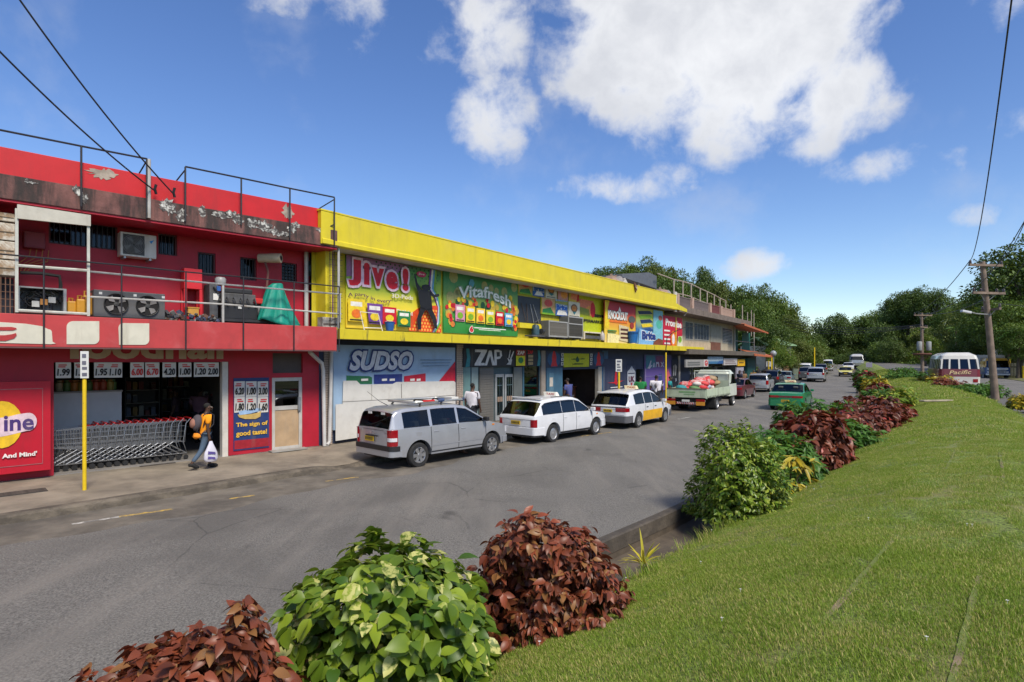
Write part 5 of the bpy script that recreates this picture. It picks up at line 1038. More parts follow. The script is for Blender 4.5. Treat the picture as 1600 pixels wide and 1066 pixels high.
for a,b_ in ((1174,485),(1168,488),(1178,490)):q=G(a,b_,3); MB().tube([(q[0]-x0,0,-1.5),(q[0]-x0,0,q[1]-z0)],.045,6).build('pole',PFM,t)
# roof box on the yellow shop
x0,x1,z0,z1=YF.rect(972,1026,430,441,3.0); w=x1-x0; h=z1-z0; t=thing('roof_tank_cover','dark grey sheet-metal cover raised on legs behind the yellow parapet','roof cover',(x0,3.0,z0-.5),0,None,YF)
zb1=z0-.5-(pb_+.3); SM=mat('sheet_grey',sc(92,94,100),.5,var=.12)
MB().prism([(0,0,.55),(w,0,.35),(w,0,1.25),(w*.75,0,1.35),(0,0,.75)],(0,2.4,0)).build('sheet_cover',SM,t)
for x in (.1,w*.5,w-.1):
    for y in (.1,2.2):MB().box(x,x+.09,y,y+.09,-zb1,.5).build('leg',WNF,t)
rg=random.Random(7)
for k,(px,py) in enumerate([(955,433),(962,435),(970,438),(1031,453),(1038,456)]):
    x0,z0=YF.at(px,py,1.0); o=MB().ball((0,0,0),(.5,.4,.34),8,6,.3,rg).build('rubble_sack',mat('rubble_%d'%(k%3),[(.25,.17,.13),(.22,.20,.19),(.35,.33,.3)][k%3],.9,var=.3),smooth=60); o.location=YF.world(x0,1.0,z0-.25); tag(o,'lumpy sack lying behind the top of the yellow parapet','sack','sacks on the yellow shop roof')
    MB().box(-.06,.06,-.06,.06,.28,.42).build('tied_neck',mat('rubble_0',(.2,.2,.2)),o)
    MB().box(-.3,.3,-.3,.3,-(z0-.25-pb_-.3),-.2).build('prop_block',GREYC,o)
# ground floor of the grey building
gl0,gl1=G(1066,590,gy)[0],G(1178,590,gy)[0]
MB().box(gl0-3,gl1+1,gy,gy+8,.17,zc0+.05).build('lower_wall',mat('shopfront_dark',sc(62,62,62),.6,var=.3),gb)
for px0,px1 in ((1066,1080),(1082,1096),(1099,1112),(1116,1130)):
    f,r=gsub(px0,px1,572,612,gy-.06,'shop_window',mat('shopfront_frame',sc(110,112,110),.5)); x0,x1,z0,z1=r
    MB().box(x0+.08,x1-.08,gy-.075,gy-.061,z0+.1,z1-.1).build('pane',mat('dark_pane',(.02,.024,.026),.08,spec=.9),f)
gsub(1168,1180,560,612,gy-.5,'teal_pillar',mat('teal_pillar',sc(36,84,82),.6,var=.12),d=.5); gsub(1162,1168,560,612,gy-.1,'brown_pillar',mat('brown_pillar',sc(120,74,40),.7))
def gsign(px0,px1,pt,pb,y,lab,m):return Board(GF,px0,px1,pt,pb,y,lab,'shop sign',m,'shop_sign','signs under the grey canopy',.1)
bd=gsign(1072,1106.5,562,573.5,-.1,'long grey-white hanging shop sign with a red G mark',flat(150,148,144)); bd.rect(.78,1,0,1,flat(196,190,186),'print_area'); bd.disc(.90,.5,.075,.40,flat(186,30,40),'emblem',16); bd.disc(.90,.5,.035,.2,flat(196,190,186),'emblem',12); bd.rect(.89,.97,.36,.52,flat(186,30,40),'emblem')
for k in range(2):bd.rect(.06,.6,.25+.3*k,.4+.3*k,flat(104,104,102),'printed_line')
bd=gsign(1107,1130,557.5,568.5,.1,'blue and white hanging shop sign between two paler signs',flat(150,170,184)); bd.rect(.0,1,0,.35,flat(60,110,150),'print_area'); bd.poly([(.55,0),(1,0),(1,.5),(.7,.4)],flat(40,84,140),'picture')
bd=gsign(1131,1152,560,570.5,.1,'white hanging shop sign with small dark print beside the yellow one',flat(176,170,168)); 
for k in range(3):bd.rect(.1,.9-.1*k,.2+.24*k,.3+.24*k,flat(120,104,108),'printed_line')
bd=gsign(1153,1164,561.5,572,.2,'small bright yellow hanging shop sign beside the teal pillar',flat(214,166,20)); bd.rect(.15,.8,.4,.6,flat(120,90,20),'printed_line')
bd=gsign(1151,1162,574,592,.3,'pale notice board standing under the small yellow sign',flat(160,156,170)); bd.rect(.2,.8,.3,.7,flat(110,106,120),'printed_line')
# pale house with green roof beyond, half hidden by trees
h=thing('pale_house','small pale house with a light green roof half hidden by street trees','house',(34.6,79,.2),rad(28)); MB().box(-2.6,2.6,-2,2,-.6,4.3).build('wall',mat('house_wall',sc(176,170,160),.8,var=.12,dirt=(.2,.18,.15),damt=.4),h)
MB().prism([(-3.1,-2.5,4.3),(3.1,-2.5,4.3),(2.2,0,5.4),(-2.2,0,5.4)],(0,0,.1)).prism([(-3.1,2.5,4.3),(3.1,2.5,4.3),(2.2,0,5.4),(-2.2,0,5.4)],(0,0,.1)).build('roof',mat('roof_green',sc(128,160,120),.6,var=.1),h)
for x in (-1.5,.0,1.5):
    f=MB().box(x-.5,x+.5,-2.06,-2.002,2.6,3.7).build('window',WNF,h); MB().box(x-.42,x+.42,-2.075,-2.061,2.7,3.6).build('pane',mat('dark_pane',(.02,.02,.02)),f)
# ================================================================= vehicles
def ip(L,x):return float(np.interp(x,[a for a,_ in L],[b for _,b in L]))
TYRE=mat('tyre',(.018,.018,.019),.85,var=.3,scale=9,dirt=(.08,.07,.06),damt=.4); RIM=mat('rim_alloy',(.55,.55,.56),.3,.85,var=.1); RIMS=mat('rim_steel',(.45,.45,.46),.4,.7,var=.15)
CGLASS=glass('car_glass',.42,(.5,.52,.55)); CGLASSD=glass('car_glass_dark',.07,(.7,.75,.8)); TRIM=mat('black_trim',(.018,.018,.02),.5,var=.15); SEAT=mat('car_seat',(.10,.10,.105),.9,var=.15); CABIN=mat('car_cabin',(.03,.03,.032),.9)
REDL=mat('lamp_red',(.28,.004,.010),.12,var=.1,coat=.6); ORL=mat('lamp_orange',(.7,.22,.02),.15,coat=.5); WHL=mat('lamp_clear',(.65,.65,.68),.08,var=.05,coat=.8); CHROME=mat('chrome',(.7,.7,.72),.12,1.0,var=.03)
PLY=mat('plate_yellow',(.70,.45,.02),.45,var=.05); PLW=mat('plate_white',(.65,.65,.62),.45,var=.05)
def paint(nm,c,dirt=.15,metal=0.0):return mat('car_paint_'+nm,c,.32,metal,var=.04,coat=.6,dirt=(.13,.11,.09),damt=dirt,dmap=(1,1,1.5),dlo=.5,dhi=.8)
def make_wheel(r,w,rim,spokes,holes):
    ty=MB().lathe([(r*.62,-w/2),(r*.9,-w/2),(r*.985,-w*.36),(r,-w*.2),(r,w*.2),(r*.985,w*.36),(r*.9,w/2),(r*.62,w/2)],28,axis='Y').mesh('tyre',TYRE,40)
    b=MB().lathe([(r*.64,w*.47),(r*.60,w*.5),(r*.56,w*.40),(r*.5,w*.12),(.001,w*.10)],28,axis='Y')
    if spokes:
        for k in range(spokes):
            a=2*math.pi*k/spokes; p=lambda q,s_,y:(r*q*math.cos(a)-s_*math.sin(a),y,r*q*math.sin(a)+s_*math.cos(a))
            b.prism([p(.1,-.03,w*.40),p(.60,-.05,w*.46),p(.60,.05,w*.46),p(.1,.03,w*.40)],(0,.012,0))
    else:b.lathe([(r*.58,w*.36),(r*.45,w*.44),(r*.2,w*.42),(.001,w*.46)],20,axis='Y')
    b.lathe([(r*.15,w*.3),(r*.14,w*.50),(.001,w*.52)],12,axis='Y')
    return ty,b.mesh('rim',rim,40)
WHEELS={}
def wheel(parent,x,y,r,w=.18,rim=RIM,spokes=6,nm='wheel'):
    key=(round(r,3),w,rim.name,spokes)
    if key not in WHEELS:WHEELS[key]=make_wheel(r,w,rim,spokes,0)
    ty,rm=WHEELS[key]; o=link(nm,ty,parent); o.location=(x,y,r); 
    if y<0:o.rotation_euler=(0,0,math.pi)
    link('rim',rm,o); return o

def car(name,label,loc,rz,S,cat='car',group=None):
    t=thing(name,label,cat,loc,rz,group); L,Wd=S['L'],S['W']; xr,xf=-L/2,L/2; wr=S.get('wr',.3); ra=wr*1.24; axles=S['axles']; sill=S.get('sill',.2); deck,roof=S['deck'],S['roof']; body=S['paint']; low=S.get('low')
    def plan(x):return min(ip([(0,S.get('pe',.84)),(.02,S.get('pe',.84)+.05),(.06,.925),(.15,.955),(.35,.985),(.7,1)],x-xr),ip([(0,S.get('pf',.56)),(.02,S.get('pf',.56)+.10),(.06,max(.78,S.get('pf',.5)+.02)),(.15,.885),(.35,.955),(.7,1)],xf-x))
    def prof(z):return ip([(.15,.93),(.3,.975),(.5,1),(.68,1.0),(.82,.985),(1.0,.962),(1.2,.94)],z/S.get('zk',1))
    def ys(x,z):return Wd/2*plan(x)*prof(z)
    def zb(x):
        e=min(x-xr,xf-x); z=sill+ip([(0,.10),(.1,.06),(.5,0)],e)
        for a in axles:
            if abs(x-a)<ra:z=max(z,wr+math.sqrt(max(0,ra*ra-(x-a)**2)))
        return z
    xs=set(np.round(np.linspace(xr,xf,40),4))|{round(xr+q,4) for q in (.02,.06,.15)}|{round(xf-q,4) for q in (.02,.06,.15)}
    for a in axles:xs |= {round(a+ra*math.cos(q),4) for q in np.linspace(0,math.pi,17)}|{round(a+ra*1.01,4),round(a-ra*1.01,4)}
    xs |= {round(x,4) for x,_ in deck}; xs=sorted(x for x in xs if xr <= x <= xf)
    fr=[0,.14,.34,.56,.76,.92,1]; g0,g1=roof[0][0],roof[-1][0]; b=MB(); rows=[]
    for x in xs:
        z0,z1=zb(x),ip(deck,x); side=[(x,ys(x,z0+f*(z1-z0)),z0+f*(z1-z0)) for f in fr]; yt=side[-1][1]
        top=[(x,yt*.955,z1+.014),(x,yt*.6,z1+.03),(x,0,z1+.037)]
        half=[(x,yt_*.8,z_) for (x,yt_,z_) in side[:1]]+side+top
        rows.append(half+[(a,-y,z) for a,y,z in half[-2::-1]])
    n=len(rows[0]); vs=[p for r in rows for p in r]; fs=[]
    for i in range(len(xs)-1):
        xm=(xs[i]+xs[i+1])/2
        for k in range(n-1):
            if 8 <= k <= n-10 and g0<xm<g1-.02:continue
            fs.append((i*n+k,i*n+k+1,(i+1)*n+k+1,(i+1)*n+k))
    b.add(vs,fs); m=len(xs)-1
    for i,flip in ((0,1),(m,0)):
        h=n // 2
        for k in range(h):b.f.append((i*n+k,i*n+k+1,i*n+n-2-k,i*n+n-1-k) if k+1 != n-2-k else (i*n+k,i*n+k+1,i*n+n-1-k))
    b.build('body',body,t,smooth=32)
    # greenhouse
    gx={round(x,4) for x in np.linspace(g0,g1,26)}|{round(x,4) for x,_ in roof}
    for a,c in S['wins']:gx |= {a,c}
    gx=sorted(x for x in gx if g0 <= x <= g1); F=[0,.06,.5,.90,1]; tum=S.get('tumble',.25); rows=[]
    for x in gx:
        z0,z1=ip(deck,x)-.002,ip(roof,x); h=max(z1-z0,.012); d=min(.05,h*.4); y0=ys(x,z0)*.985; side=[]
        for f in F:z=z0+f*(h-d); side.append((x,y0-tum*(z-z0)-.01*f,z))
        yt=side[-1][1]; half=side+[(x,yt-.035,z0+h-d*.25),(x,yt*.80,z0+h+.004),(x,yt*.4,z0+h+.02),(x,0,z0+h+.025)]
        rows.append(half+[(a,-y,z) for a,y,z in half[-2::-1]])
    n=len(rows[0]); parts={}
    ws,rw=S['ws'],S.get('rw'); mg=.05
    def pick(key):return parts.setdefault(key,MB())
    for i in range(len(gx)-1):
        xm=(gx[i]+gx[i+1])/2; hh=ip(roof,xm)-ip(deck,xm)
        for k in range(n-1):
            key='roof'; kk=k if k<n // 2 else n-2-k
            if kk in (1,2) and hh>.13:
                for q,(a,c) in enumerate(S['wins']):
                    if a-1e-6<xm<c+1e-6:key=('side_window',q,k<n // 2)
            if kk in (6,7) or (kk==5):
                if ws[0]+mg<xm<ws[1]-mg*.4:key=('windscreen',)
                elif rw and rw[0]+mg*.5<xm<rw[1]-mg:key=('rear_window',)
            q=pick(key); q.add([rows[i][k],rows[i][k+1],rows[i+1][k+1],rows[i+1][k]],[(0,1,2,3)])
    for key,q in parts.items():
        # weld the quads
        idx={}; nv=[]; nf=[]
        for f in q.f:
            g=[]
            for v in f:
                kq=tuple(round(c,4) for c in q.v[v])
                if kq not in idx:idx[kq]=len(nv); nv.append(q.v[v])
                g.append(idx[kq])
            if len(set(g))>2:nf.append(tuple(dict.fromkeys(g)))
        w_=MB(); w_.add(nv,nf); nm=key if isinstance(key,str) else key[0]
        w_.build(nm,body if nm=='roof' and not S.get('roofpaint') else S.get('roofpaint') if nm=='roof' else (S.get('glass') or CGLASS),t,smooth=38)
    # cabin
    c=MB(); c.box(g0+.12,g1-.1,-Wd*.42,Wd*.42,sill+.08,sill+.16); c.box(g1-.45,g1-.15,-Wd*.42,Wd*.42,sill+.17,ip(deck,g1)-.02); c.build('cabin_floor',CABIN,t)
    for x in S.get('seats',(.15,-.75)):
        for y in (-.36,.36):
            zz=ip(deck,x)-.05; MB().box(x-.3,x+.2,y-.24,y+.24,sill+.165,zz-.42).obox((x-.33,y,zz-.12),(.14,.46,.62),Euler((0,-.2,0)).to_matrix()).obox((x-.40,y,zz+.28),(.09,.24,.16),Euler((0,-.15,0)).to_matrix()).build('seat',SEAT,t,bevel=.03)
    MB().lathe([(.17,-.01),(.185,0),(.17,.01),(.155,0),(.17,-.01)],14,(.0,0,0),'X').build('steering_wheel',TRIM,t).location=(g1-.62,-.36,ip(deck,0)+.0)
    # under-body and wheel housings
    MB().box(xr+.15,xf-.15,-Wd*.37,Wd*.37,sill-.03,sill+.075).build('underbody',TRIM,t)
    for a in axles:
        MB().box(a-ra*.98,a+ra*.98,-Wd*.36,Wd*.36,sill+.076,wr+ra*.9).build('wheel_housing',BLACK,t)
        for sd in (1,-1):wheel(t,a,sd*(Wd/2-.10),wr,.18,S.get('rim',RIM),S.get('spokes',6))
    # end pieces
    def path(end,zr_):
        e=xr if end<0 else xf; P_=[(e,0)]+[(e,ys(e,zr_)*q) for q in (.3,.6,.85,.97,1)]+[(e-end*q,ys(e-end*q,zr_)) for q in (.02,.04,.06,.1,.15,.25,.35,.5,.7)]; return P_
    def strip(nm,end,side,t0,t1,z0,z1,out,m_,parent=t):
        P_=np.array(path(end,(z0+z1)/2)); sg=np.r_[0,np.cumsum(np.linalg.norm(np.diff(P_,axis=0),axis=1))]; T=sorted({t0,t1,*[q for q in sg if t0<q<t1]}); rows=[]
        C=np.array([0,0])
        for q in T:
            x,y=np.interp(q,sg,P_[:,0]),np.interp(q,sg,P_[:,1]); q2=min(q+.01,sg[-1]); q1=max(q-.01,0); tx,ty=np.interp(q2,sg,P_[:,0])-np.interp(q1,sg,P_[:,0]),np.interp(q2,sg,P_[:,1])-np.interp(q1,sg,P_[:,1]); l=math.hypot(tx,ty); nx,ny=-ty/l*-end*-1,tx/l
            nx,ny=(end*abs(ty)/l,abs(tx)/l)
            o,i_=(x+nx*out,(y+ny*out)*side),(x-nx*.02,(y-ny*.02)*side); rows.append([(i_[0],i_[1],z0),(o[0],o[1],z0+.008),(o[0],o[1],z1-.008),(i_[0],i_[1],z1)])
        bb=MB().grid(rows); k=len(rows); bb.f+=[(0,1,2,3),tuple(4*(k-1)+q for q in (3,2,1,0))]; return bb.build(nm,m_,parent,smooth=35)
    bm=S.get('bumper',body)
    for end in (-1,1):
        z0,z1=S.get('bz',(.26,.56))
        for sd in (1,-1):strip('bumper',end,sd,0,S.get('blen',1.15),z0,z1,.03,bm)
    for (t0,t1,z0,z1,m_) in S.get('rear',[]):
        for sd in (1,-1):strip('tail_light' if m_ is not TRIM else 'trim_strip',-1,sd,t0,t1,z0,z1,.008,m_)
    for (t0,t1,z0,z1,m_) in S.get('front',[]):
        for sd in (1,-1):strip('headlight' if m_ is not TRIM else 'grille',1,sd,t0,t1,z0,z1,.010,m_)
    def plate(end,y,z,m_):
        x=(xr-.022) if end<0 else xf+.036; w=.19; o=MB().box(min(x,x+end*.012),max(x,x+end*.012),y-w,y+w,z-.06,z+.06).build('number_plate',m_,t); bb=MB()
        for k in range(6):yy=y-w+.045+k*.055; xx=x+end*.012; bb.box(min(xx,xx+end*.003),max(xx,xx+end*.003),yy,yy+.032,z-.035,z+.035)
        bb.build('plate_print',TRIM,o)
    if 'plate' in S:plate(-1,*S['plate'])
    if 'fplate' in S:plate(1,*S['fplate'])
    # door seams, handles, mouldings, mirrors
    for x in S.get('seams',[]):
        for sd in (1,-1):
            z0,z1=max(sill+.06,zb(x)+.01),ip(deck,x)-.01; rows=[[(x-.009,sd*(ys(x,z)+.002),z),(x+.009,sd*(ys(x,z)+.002),z)] for z in np.linspace(z0,z1,9)]; MB().grid(rows).build('door_seam',TRIM,t)
    for x in S.get('handles',[]):
        for sd in (1,-1):z=ip(deck,x)-.13; MB().box(x-.09,x+.07,sd*(ys(x,z))-.012,sd*ys(x,z)+.022*sd if sd>0 else sd*ys(x,z)+.012,z-.018,z+.018).build('door_handle',S.get('handlem',TRIM),t,bevel=.006)
    for (x0,x1,z0,z1,m_,nm) in S.get('bands',[]):
        for sd in (1,-1):
            X=[x for x in sorted({x0,x1,*[q for q in xs if x0<q<x1]})]; rows=[]
            for x in X:za,zc=max(z0,zb(x)-.002),max(z1,zb(x)); rows.append([(x,sd*(ys(x,z)+.006),z) for z in np.linspace(za,zc,5)])
            MB().grid(rows).build(nm,m_,t,smooth=50)
    xb=S['ws'][1]+.03; z=ip(deck,xb); MB().tube([(xb,-ys(xb,z)*.9,z+.018),(xb,0,z+.036),(xb,ys(xb,z)*.9,z+.018)],.008,4).build('bonnet_seam',TRIM,t)
    if rw and rw[1]-rw[0]<.5:
        zt_=ip(deck,xr) ; MB().box(xr-.004,xr+.01,-.74,.74,zt_-.02,zt_-.012).box(xr-.004,xr+.01,-.66,.66,S.get('bz',(0,.56))[1]+.02,S.get('bz',(0,.56))[1]+.028).build('tailgate_seam',TRIM,t)
        a_,b_=(rw[0]+.02,ip(roof,rw[0]+.02)),(rw[0]+(rw[1]-rw[0])*.45,ip(roof,rw[0]+(rw[1]-rw[0])*.45)); MB().tube([(a_[0]-.02,.05,a_[1]+.02),(b_[0]-.03,-.42,b_[1]-.08)],.010,5).build('wiper',TRIM,t)
    for (wa,wc) in S['wins']:
        for sd in (1,-1):
            for fz in (.06,.90):
                P2=[]
                for x in np.linspace(wa,wc,7):
                    z0,z1=ip(deck,x),ip(roof,x); h=max(z1-z0,.02); d=min(.05,h*.4); z=z0+fz*(h-d); P2.append((x,sd*(ys(x,z0)*.985-S.get('tumble',.25)*(z-z0)-.01*fz+.002),z))
                MB().tube(P2,.011,4).build('window_trim',TRIM,t)
    x=axles[0]; z=ip(deck,x)-.17; MB().box(x-.08,x+.08,-ys(x,z)-.003,-ys(x,z)+.01,z-.07,z+.07).build('fuel_flap',body,t,bevel=.004)
    x=axles[1]+.05; z=ip(deck,x)-.06
    for sd in (1,-1):MB().box(x-.04,x+.04,sd*ys(x,z)-.012,sd*ys(x,z)+.012,z-.02,z+.02).build('side_indicator',ORL,t)
    mx=S['wins'][-1][1]-.02
    for sd in (1,-1):
        z=ip(deck,mx)+.06; y=ys(mx,z) ; MB().box(mx-.05,mx+.06,sd*(y+.10)-.085,sd*(y+.10)+.085,z-.05,z+.07).build('door_mirror',S.get('mirror',body),t,bevel=.025)
    MB().tube([(xr+.25,-.45,sill),(xr+.04,-.45,sill-.0)],.022,8).build('exhaust_pipe',TRIM,t)
    for fn in S.get('extra',[]):fn(t,S,ys,strip)
    return t

def taxi_sign(x,z,txt=True,col=None):
    def f(t,S,ys,strip):
        o=MB().prism([(x-.1,-.27,z),(x+.1,-.27,z),(x+.06,-.22,z+.13),(x-.06,-.22,z+.13)],(0,.54,0)).build('taxi_sign',col or mat('taxi_white',(.7,.68,.6),.4),t,bevel=.015)
        MB().box(x-.6,x+.5,-.44,-.42,z-.01,z+.012).box(x-.12,x-.09,-.5,.5,z-.012,z+.003).build('sign_bar',TRIM,o)
        if txt:
            me=text_mesh('TAXI',.02); co=np.empty(len(me.vertices)*3,np.float32); me.vertices.foreach_get('co',co); co=co.reshape(-1,3); lo,hi=co.min(0),co.max(0); u=(co[:,0]-lo[0])/(hi[0]-lo[0]); v=(co[:,1]-lo[1])/(hi[1]-lo[1]); nw=np.empty_like(co); nw[:,1]=.17-u*.34; nw[:,2]=z+.03+v*.07; nw[:,0]=x-.1+(.03+v*.07)*.3-.006; me.vertices.foreach_set('co',nw.ravel()); me.materials.clear(); me.materials.append(REDP); link('lettering',me,o)
    return f
def rack(t,S,ys,strip):
    z=1.60; o=MB().tube([(-1.25,.52,z),(-1.2,.58,z),(.35,.58,z),(.45,.5,z),(.45,-.5,z),(.35,-.58,z),(-1.2,-.58,z),(-1.25,-.52,z),(-1.25,.52,z)],.03,8).build('roof_rack',mat('rack_silver',(.50,.50,.48),.35,.6),t,smooth=60)
    for x in (-1.05,-.35,.30):
        MB().box(x-.02,x+.02,-.58,.58,z-.035,z-.005).build('cross_bar',TRIM,o)
        for sd in (1,-1):MB().tube([(x,sd*.56,z-.02),(x-.06,sd*.60,1.47)],.028,6).build('rack_foot',TRIM,o)
    MB().tube([(-1.0,-.58,z+.012),(-.62,-.58,z+.012)],.034,8).build('red_strap',flat(186,30,30),o); MB().tube([(-.5,-.58,z+.012),(-.3,-.57,z+.02)],.05,8).build('blue_strap',flat(60,80,120),o); MB().box(.05,.3,-.5,-.2,z+.02,z+.07).build('white_packet',WHITEP,o); MB().tube([(.36,-.57,z),(.47,-.5,z)],.05,8).build('blue_pad',flat(60,70,100),o)
    a=MB().tube([(-1.5,.2,1.5),(-1.72,.25,1.62),(-2.05,.3,1.88)],[.012,.006,.004],5).build('aerial',TRIM,t)
    for y in (-.35,.2):MB().box(-2.075,-2.07,y-.14,y+.02,1.34,1.40).build('window_sticker',WHITEP,t)
def far(v):return v
wheels_at=lambda a,b,half:None
def pose_from_right(pr,pf,half,xa_r,xa_f):
    """car pose from the ground points under its right-hand wheels"""
    d=(pf-pr); d.z=0; d.normalize(); left=Vector((-d.y,d.x,0)); mid=(pr+pf)/2+left*half; c=mid-d*((xa_r+xa_f)/2); return c,math.atan2(d.y,d.x)
SILVER=paint('silver',(.44,.45,.48),.15,.5); WHITEC=paint('white',(.66,.67,.70)); GREENC=paint('green',(.008,.19,.075)); PSILV=paint('pale_silver',(.44,.45,.48),.15,.5); BLKC=paint('black',(.016,.017,.02)); TEALC=paint('grey_teal',(.16,.22,.23)); YELC=paint('pale_yellow',(.62,.58,.12)); DKSIL=paint('dark_grey',(.10,.105,.11)); MAROON=paint('maroon',(.10,.02,.03))
wag=dict(L=4.16,W=1.66,axles=(-1.28,1.27),wr=.31,sill=.29,deck=[(-2.1,.97),(-2.0,.995),(.95,.985),(1.2,.955),(1.75,.84),(2.0,.73),(2.1,.60)],roof=[(-2.07,.99),(-1.97,1.34),(-1.88,1.43),(-1.65,1.48),(-.5,1.515),(.05,1.495),(.38,1.44),(1.2,.97)],wins=[(-1.72,-.93),(-.84,-.02),(.06,.98)],ws=(.38,1.2),rw=(-2.07,-1.86),paint=SILVER,rear=[(.60,.90,.58,.985,REDL),(.46,.60,.90,.985,SILVER)],plate=(.12,.73,PLY),seams=(-.90,.02,1.02),handles=(-.72,.20),handlem=SILVER,bumper=SILVER,bz=(.33,.50),blen=1.0,rim=RIM,spokes=6,seats=(.15,-.8),front=[(.45,.85,.60,.78,WHL)],mirror=TRIM)
def wag_extra(t,S,ys,strip):
    for sd in (1,-1):strip('bumper_pad',-1,sd,0,.95,.47,.60,.035,TRIM)
    MB().box(-2.125,-2.105,-.24,.26,.80,.83).build('tailgate_handle',TRIM,t)
    MB().prism([(-2.108,.05+.02*math.cos(a),.89+.02*math.sin(a)) for a in np.linspace(0,5.5,8)],(-.006,0,0)).build('badge',CHROME,t)
    for sd in (1,-1):strip('tail_light',-1,sd,.62,.88,.70,.80,.014,WHL)
c_,h_=pose_from_right(gpt(652,730.5),gpt(766,711),.74,-1.28,1.27); S=dict(wag); S['extra']=[rack,wag_extra]; S['bands']=[(-.9,1.0,.50,.53,SILVER,'side_moulding'),(-.95,1.02,.34,.37,TRIM,'sill_trim')]
van1=car('parked_car','silver estate car with a loaded roof rack parked nearest the red shop',c_,h_,S,group='cars parked along the shops')
cor=dict(L=4.2,W=1.66,axles=(-1.20,1.26),wr=.30,sill=.26,deck=[(-2.1,.80),(-2.06,.88),(-1.95,.915),(.9,.905),(1.1,.87),(1.8,.76),(2.05,.66),(2.1,.54)],roof=[(-2.04,.91),(-1.66,1.31),(-1.52,1.375),(-1.0,1.415),(-.2,1.425),(.12,1.40),(.36,1.335),(1.1,.88)],wins=[(-1.70,-.70),(-.685,.05),(.065,.95)],ws=(.36,1.1),rw=(-2.04,-1.62),paint=WHITEC,glass=CGLASSD,rear=[(.60,.84,.55,.80,REDL)],plate=(0,.68,PLY),seams=(-.68,.06,1.0),handles=(-.55,.22),handlem=WHITEC,bz=(.30,.54),rim=RIMS,spokes=0,bumper=WHITEC,bands=[(-.98,1.0,.27,.33,TRIM,'sill_trim')],front=[(.4,.82,.58,.70,WHL)])
def cor_extra(t,S,ys,strip):
    for sd in (1,-1):strip('tail_trim',-1,sd,0,.30,.77,.80,.012,CHROME); strip('bumper_pad',-1,sd,0,1.0,.24,.30,.034,TRIM)
    MB().box(-1.62,-1.5,-.62,.62,1.42,1.455).build('roof_spoiler',WHITEC,t,bevel=.012)
c_,h_=pose_from_right(gpt(862.5,691.7),gpt(927.5,680.3),.73,-1.20,1.26); S=dict(cor); S['extra']=[taxi_sign(-.25,1.44),cor_extra]
car('taxi','plain white estate taxi parked second in the row',c_,h_,S,'taxi','cars parked along the shops')
cal=dict(cor,L=4.5,W=1.70,axles=(-1.30,1.30),deck=[(-2.25,.78),(-2.2,.90),(-2.1,.93),(.95,.915),(1.2,.88),(1.9,.74),(2.18,.62),(2.25,.50)],roof=[(-2.18,.93),(-1.80,1.34),(-1.66,1.40),(-1.0,1.455),(-.2,1.46),(.15,1.43),(.4,1.35),(1.2,.89)],wins=[(-1.55,-.72),(-.68,.05),(.08,1.0)],ws=(.4,1.2),rw=(-2.18,-1.76),glass=CGLASS,rear=[(.32,.94,.68,.84,REDL)],plate=(.0,.72,PLY),bumper=mat('bumper_grey',(.10,.10,.11),.55,var=.15),bz=(.27,.54),rim=RIM,spokes=7,bands=[(-.92,.95,.27,.66,mat('taxi_yellow',(.78,.42,.006),.35,coat=.4),'door_band')],seams=(-.70,.07,1.06),handles=(-.5,.28),handlem=TRIM)
def cal_extra(t,S,ys,strip):
    for sd in (1,-1):strip('trim_strip',-1,sd,0,.9,.845,.875,.011,TRIM)
    MB().box(-1.95,-1.80,-.66,.66,1.38,1.41).build('roof_spoiler',WHITEC,t,bevel=.012)
c_,h_=pose_from_right(gpt(995.4,669.1),gpt(1035.6,660.4),.74,-1.30,1.30); S=dict(cal); S['extra']=[taxi_sign(-.2,1.475,col=mat('taxi_cream',(.68,.58,.35),.4)),cal_extra]
car('taxi','white estate taxi with yellow lower doors parked behind the flatbed truck',c_,h_,S,'taxi','cars parked along the shops')
sed=dict(L=4.3,W=1.70,axles=(-1.25,1.30),wr=.295,sill=.21,deck=[(-2.15,.80),(-2.11,.875),(-1.95,.91),(-1.42,.93),(.95,.88),(1.12,.85),(1.85,.73),(2.1,.62),(2.15,.50)],roof=[(-1.52,.93),(-.88,1.30),(-.66,1.35),(-.1,1.375),(.22,1.34),(1.12,.86)],wins=[(-1.18,-.32),(-.25,.85)],ws=(.22,1.12),rw=(-1.52,-.80),paint=GREENC,rear=[(.32,.86,.66,.78,REDL),(0,.32,.67,.77,mat('tail_panel',(.16,.02,.03),.25))],plate=(.0,.50,PLY),seams=(-.28,.9),handles=(-.6,.18),bz=(.24,.56),bumper=GREENC,rim=RIM,spokes=5,front=[(.4,.84,.55,.68,WHL),(0,.38,.56,.66,TRIM)],fplate=(0,.42,PLY))
def spoiler(t,S,ys,strip):
    MB().box(-2.10,-1.93,-.66,.66,1.03,1.065).box(-2.05,-1.97,-.6,-.55,.93,1.03).box(-2.05,-1.97,.55,.6,.93,1.03).build('boot_spoiler',GREENC,t,bevel=.012)
c_,h_=pose_from_right(gpt(1258.5,642),gpt(1268,635.5),.75,-1.25,1.30); h_=rad(56.5)
S=dict(sed); S['extra']=[taxi_sign(-.2,1.395,col=mat('taxi_cream',(.68,.58,.35),.4))]
GP=gpt(1233,641.5); car('taxi','green saloon taxi driving away along the road',(GP.x+.7,GP.y+1.2,.04),h_,S,'taxi')
def along(px,Y,d_off=0):X=(px-800)/FPX*Y; return Vector((X,Y,0))
def on_road(px,Y):
    p=along(px,Y); i=int(np.argmin((_line[:,0]-p.x)**2+(_line[:,1]-p.y)**2)); p.z=ROADZ(p); return p,heading(_seg[i])
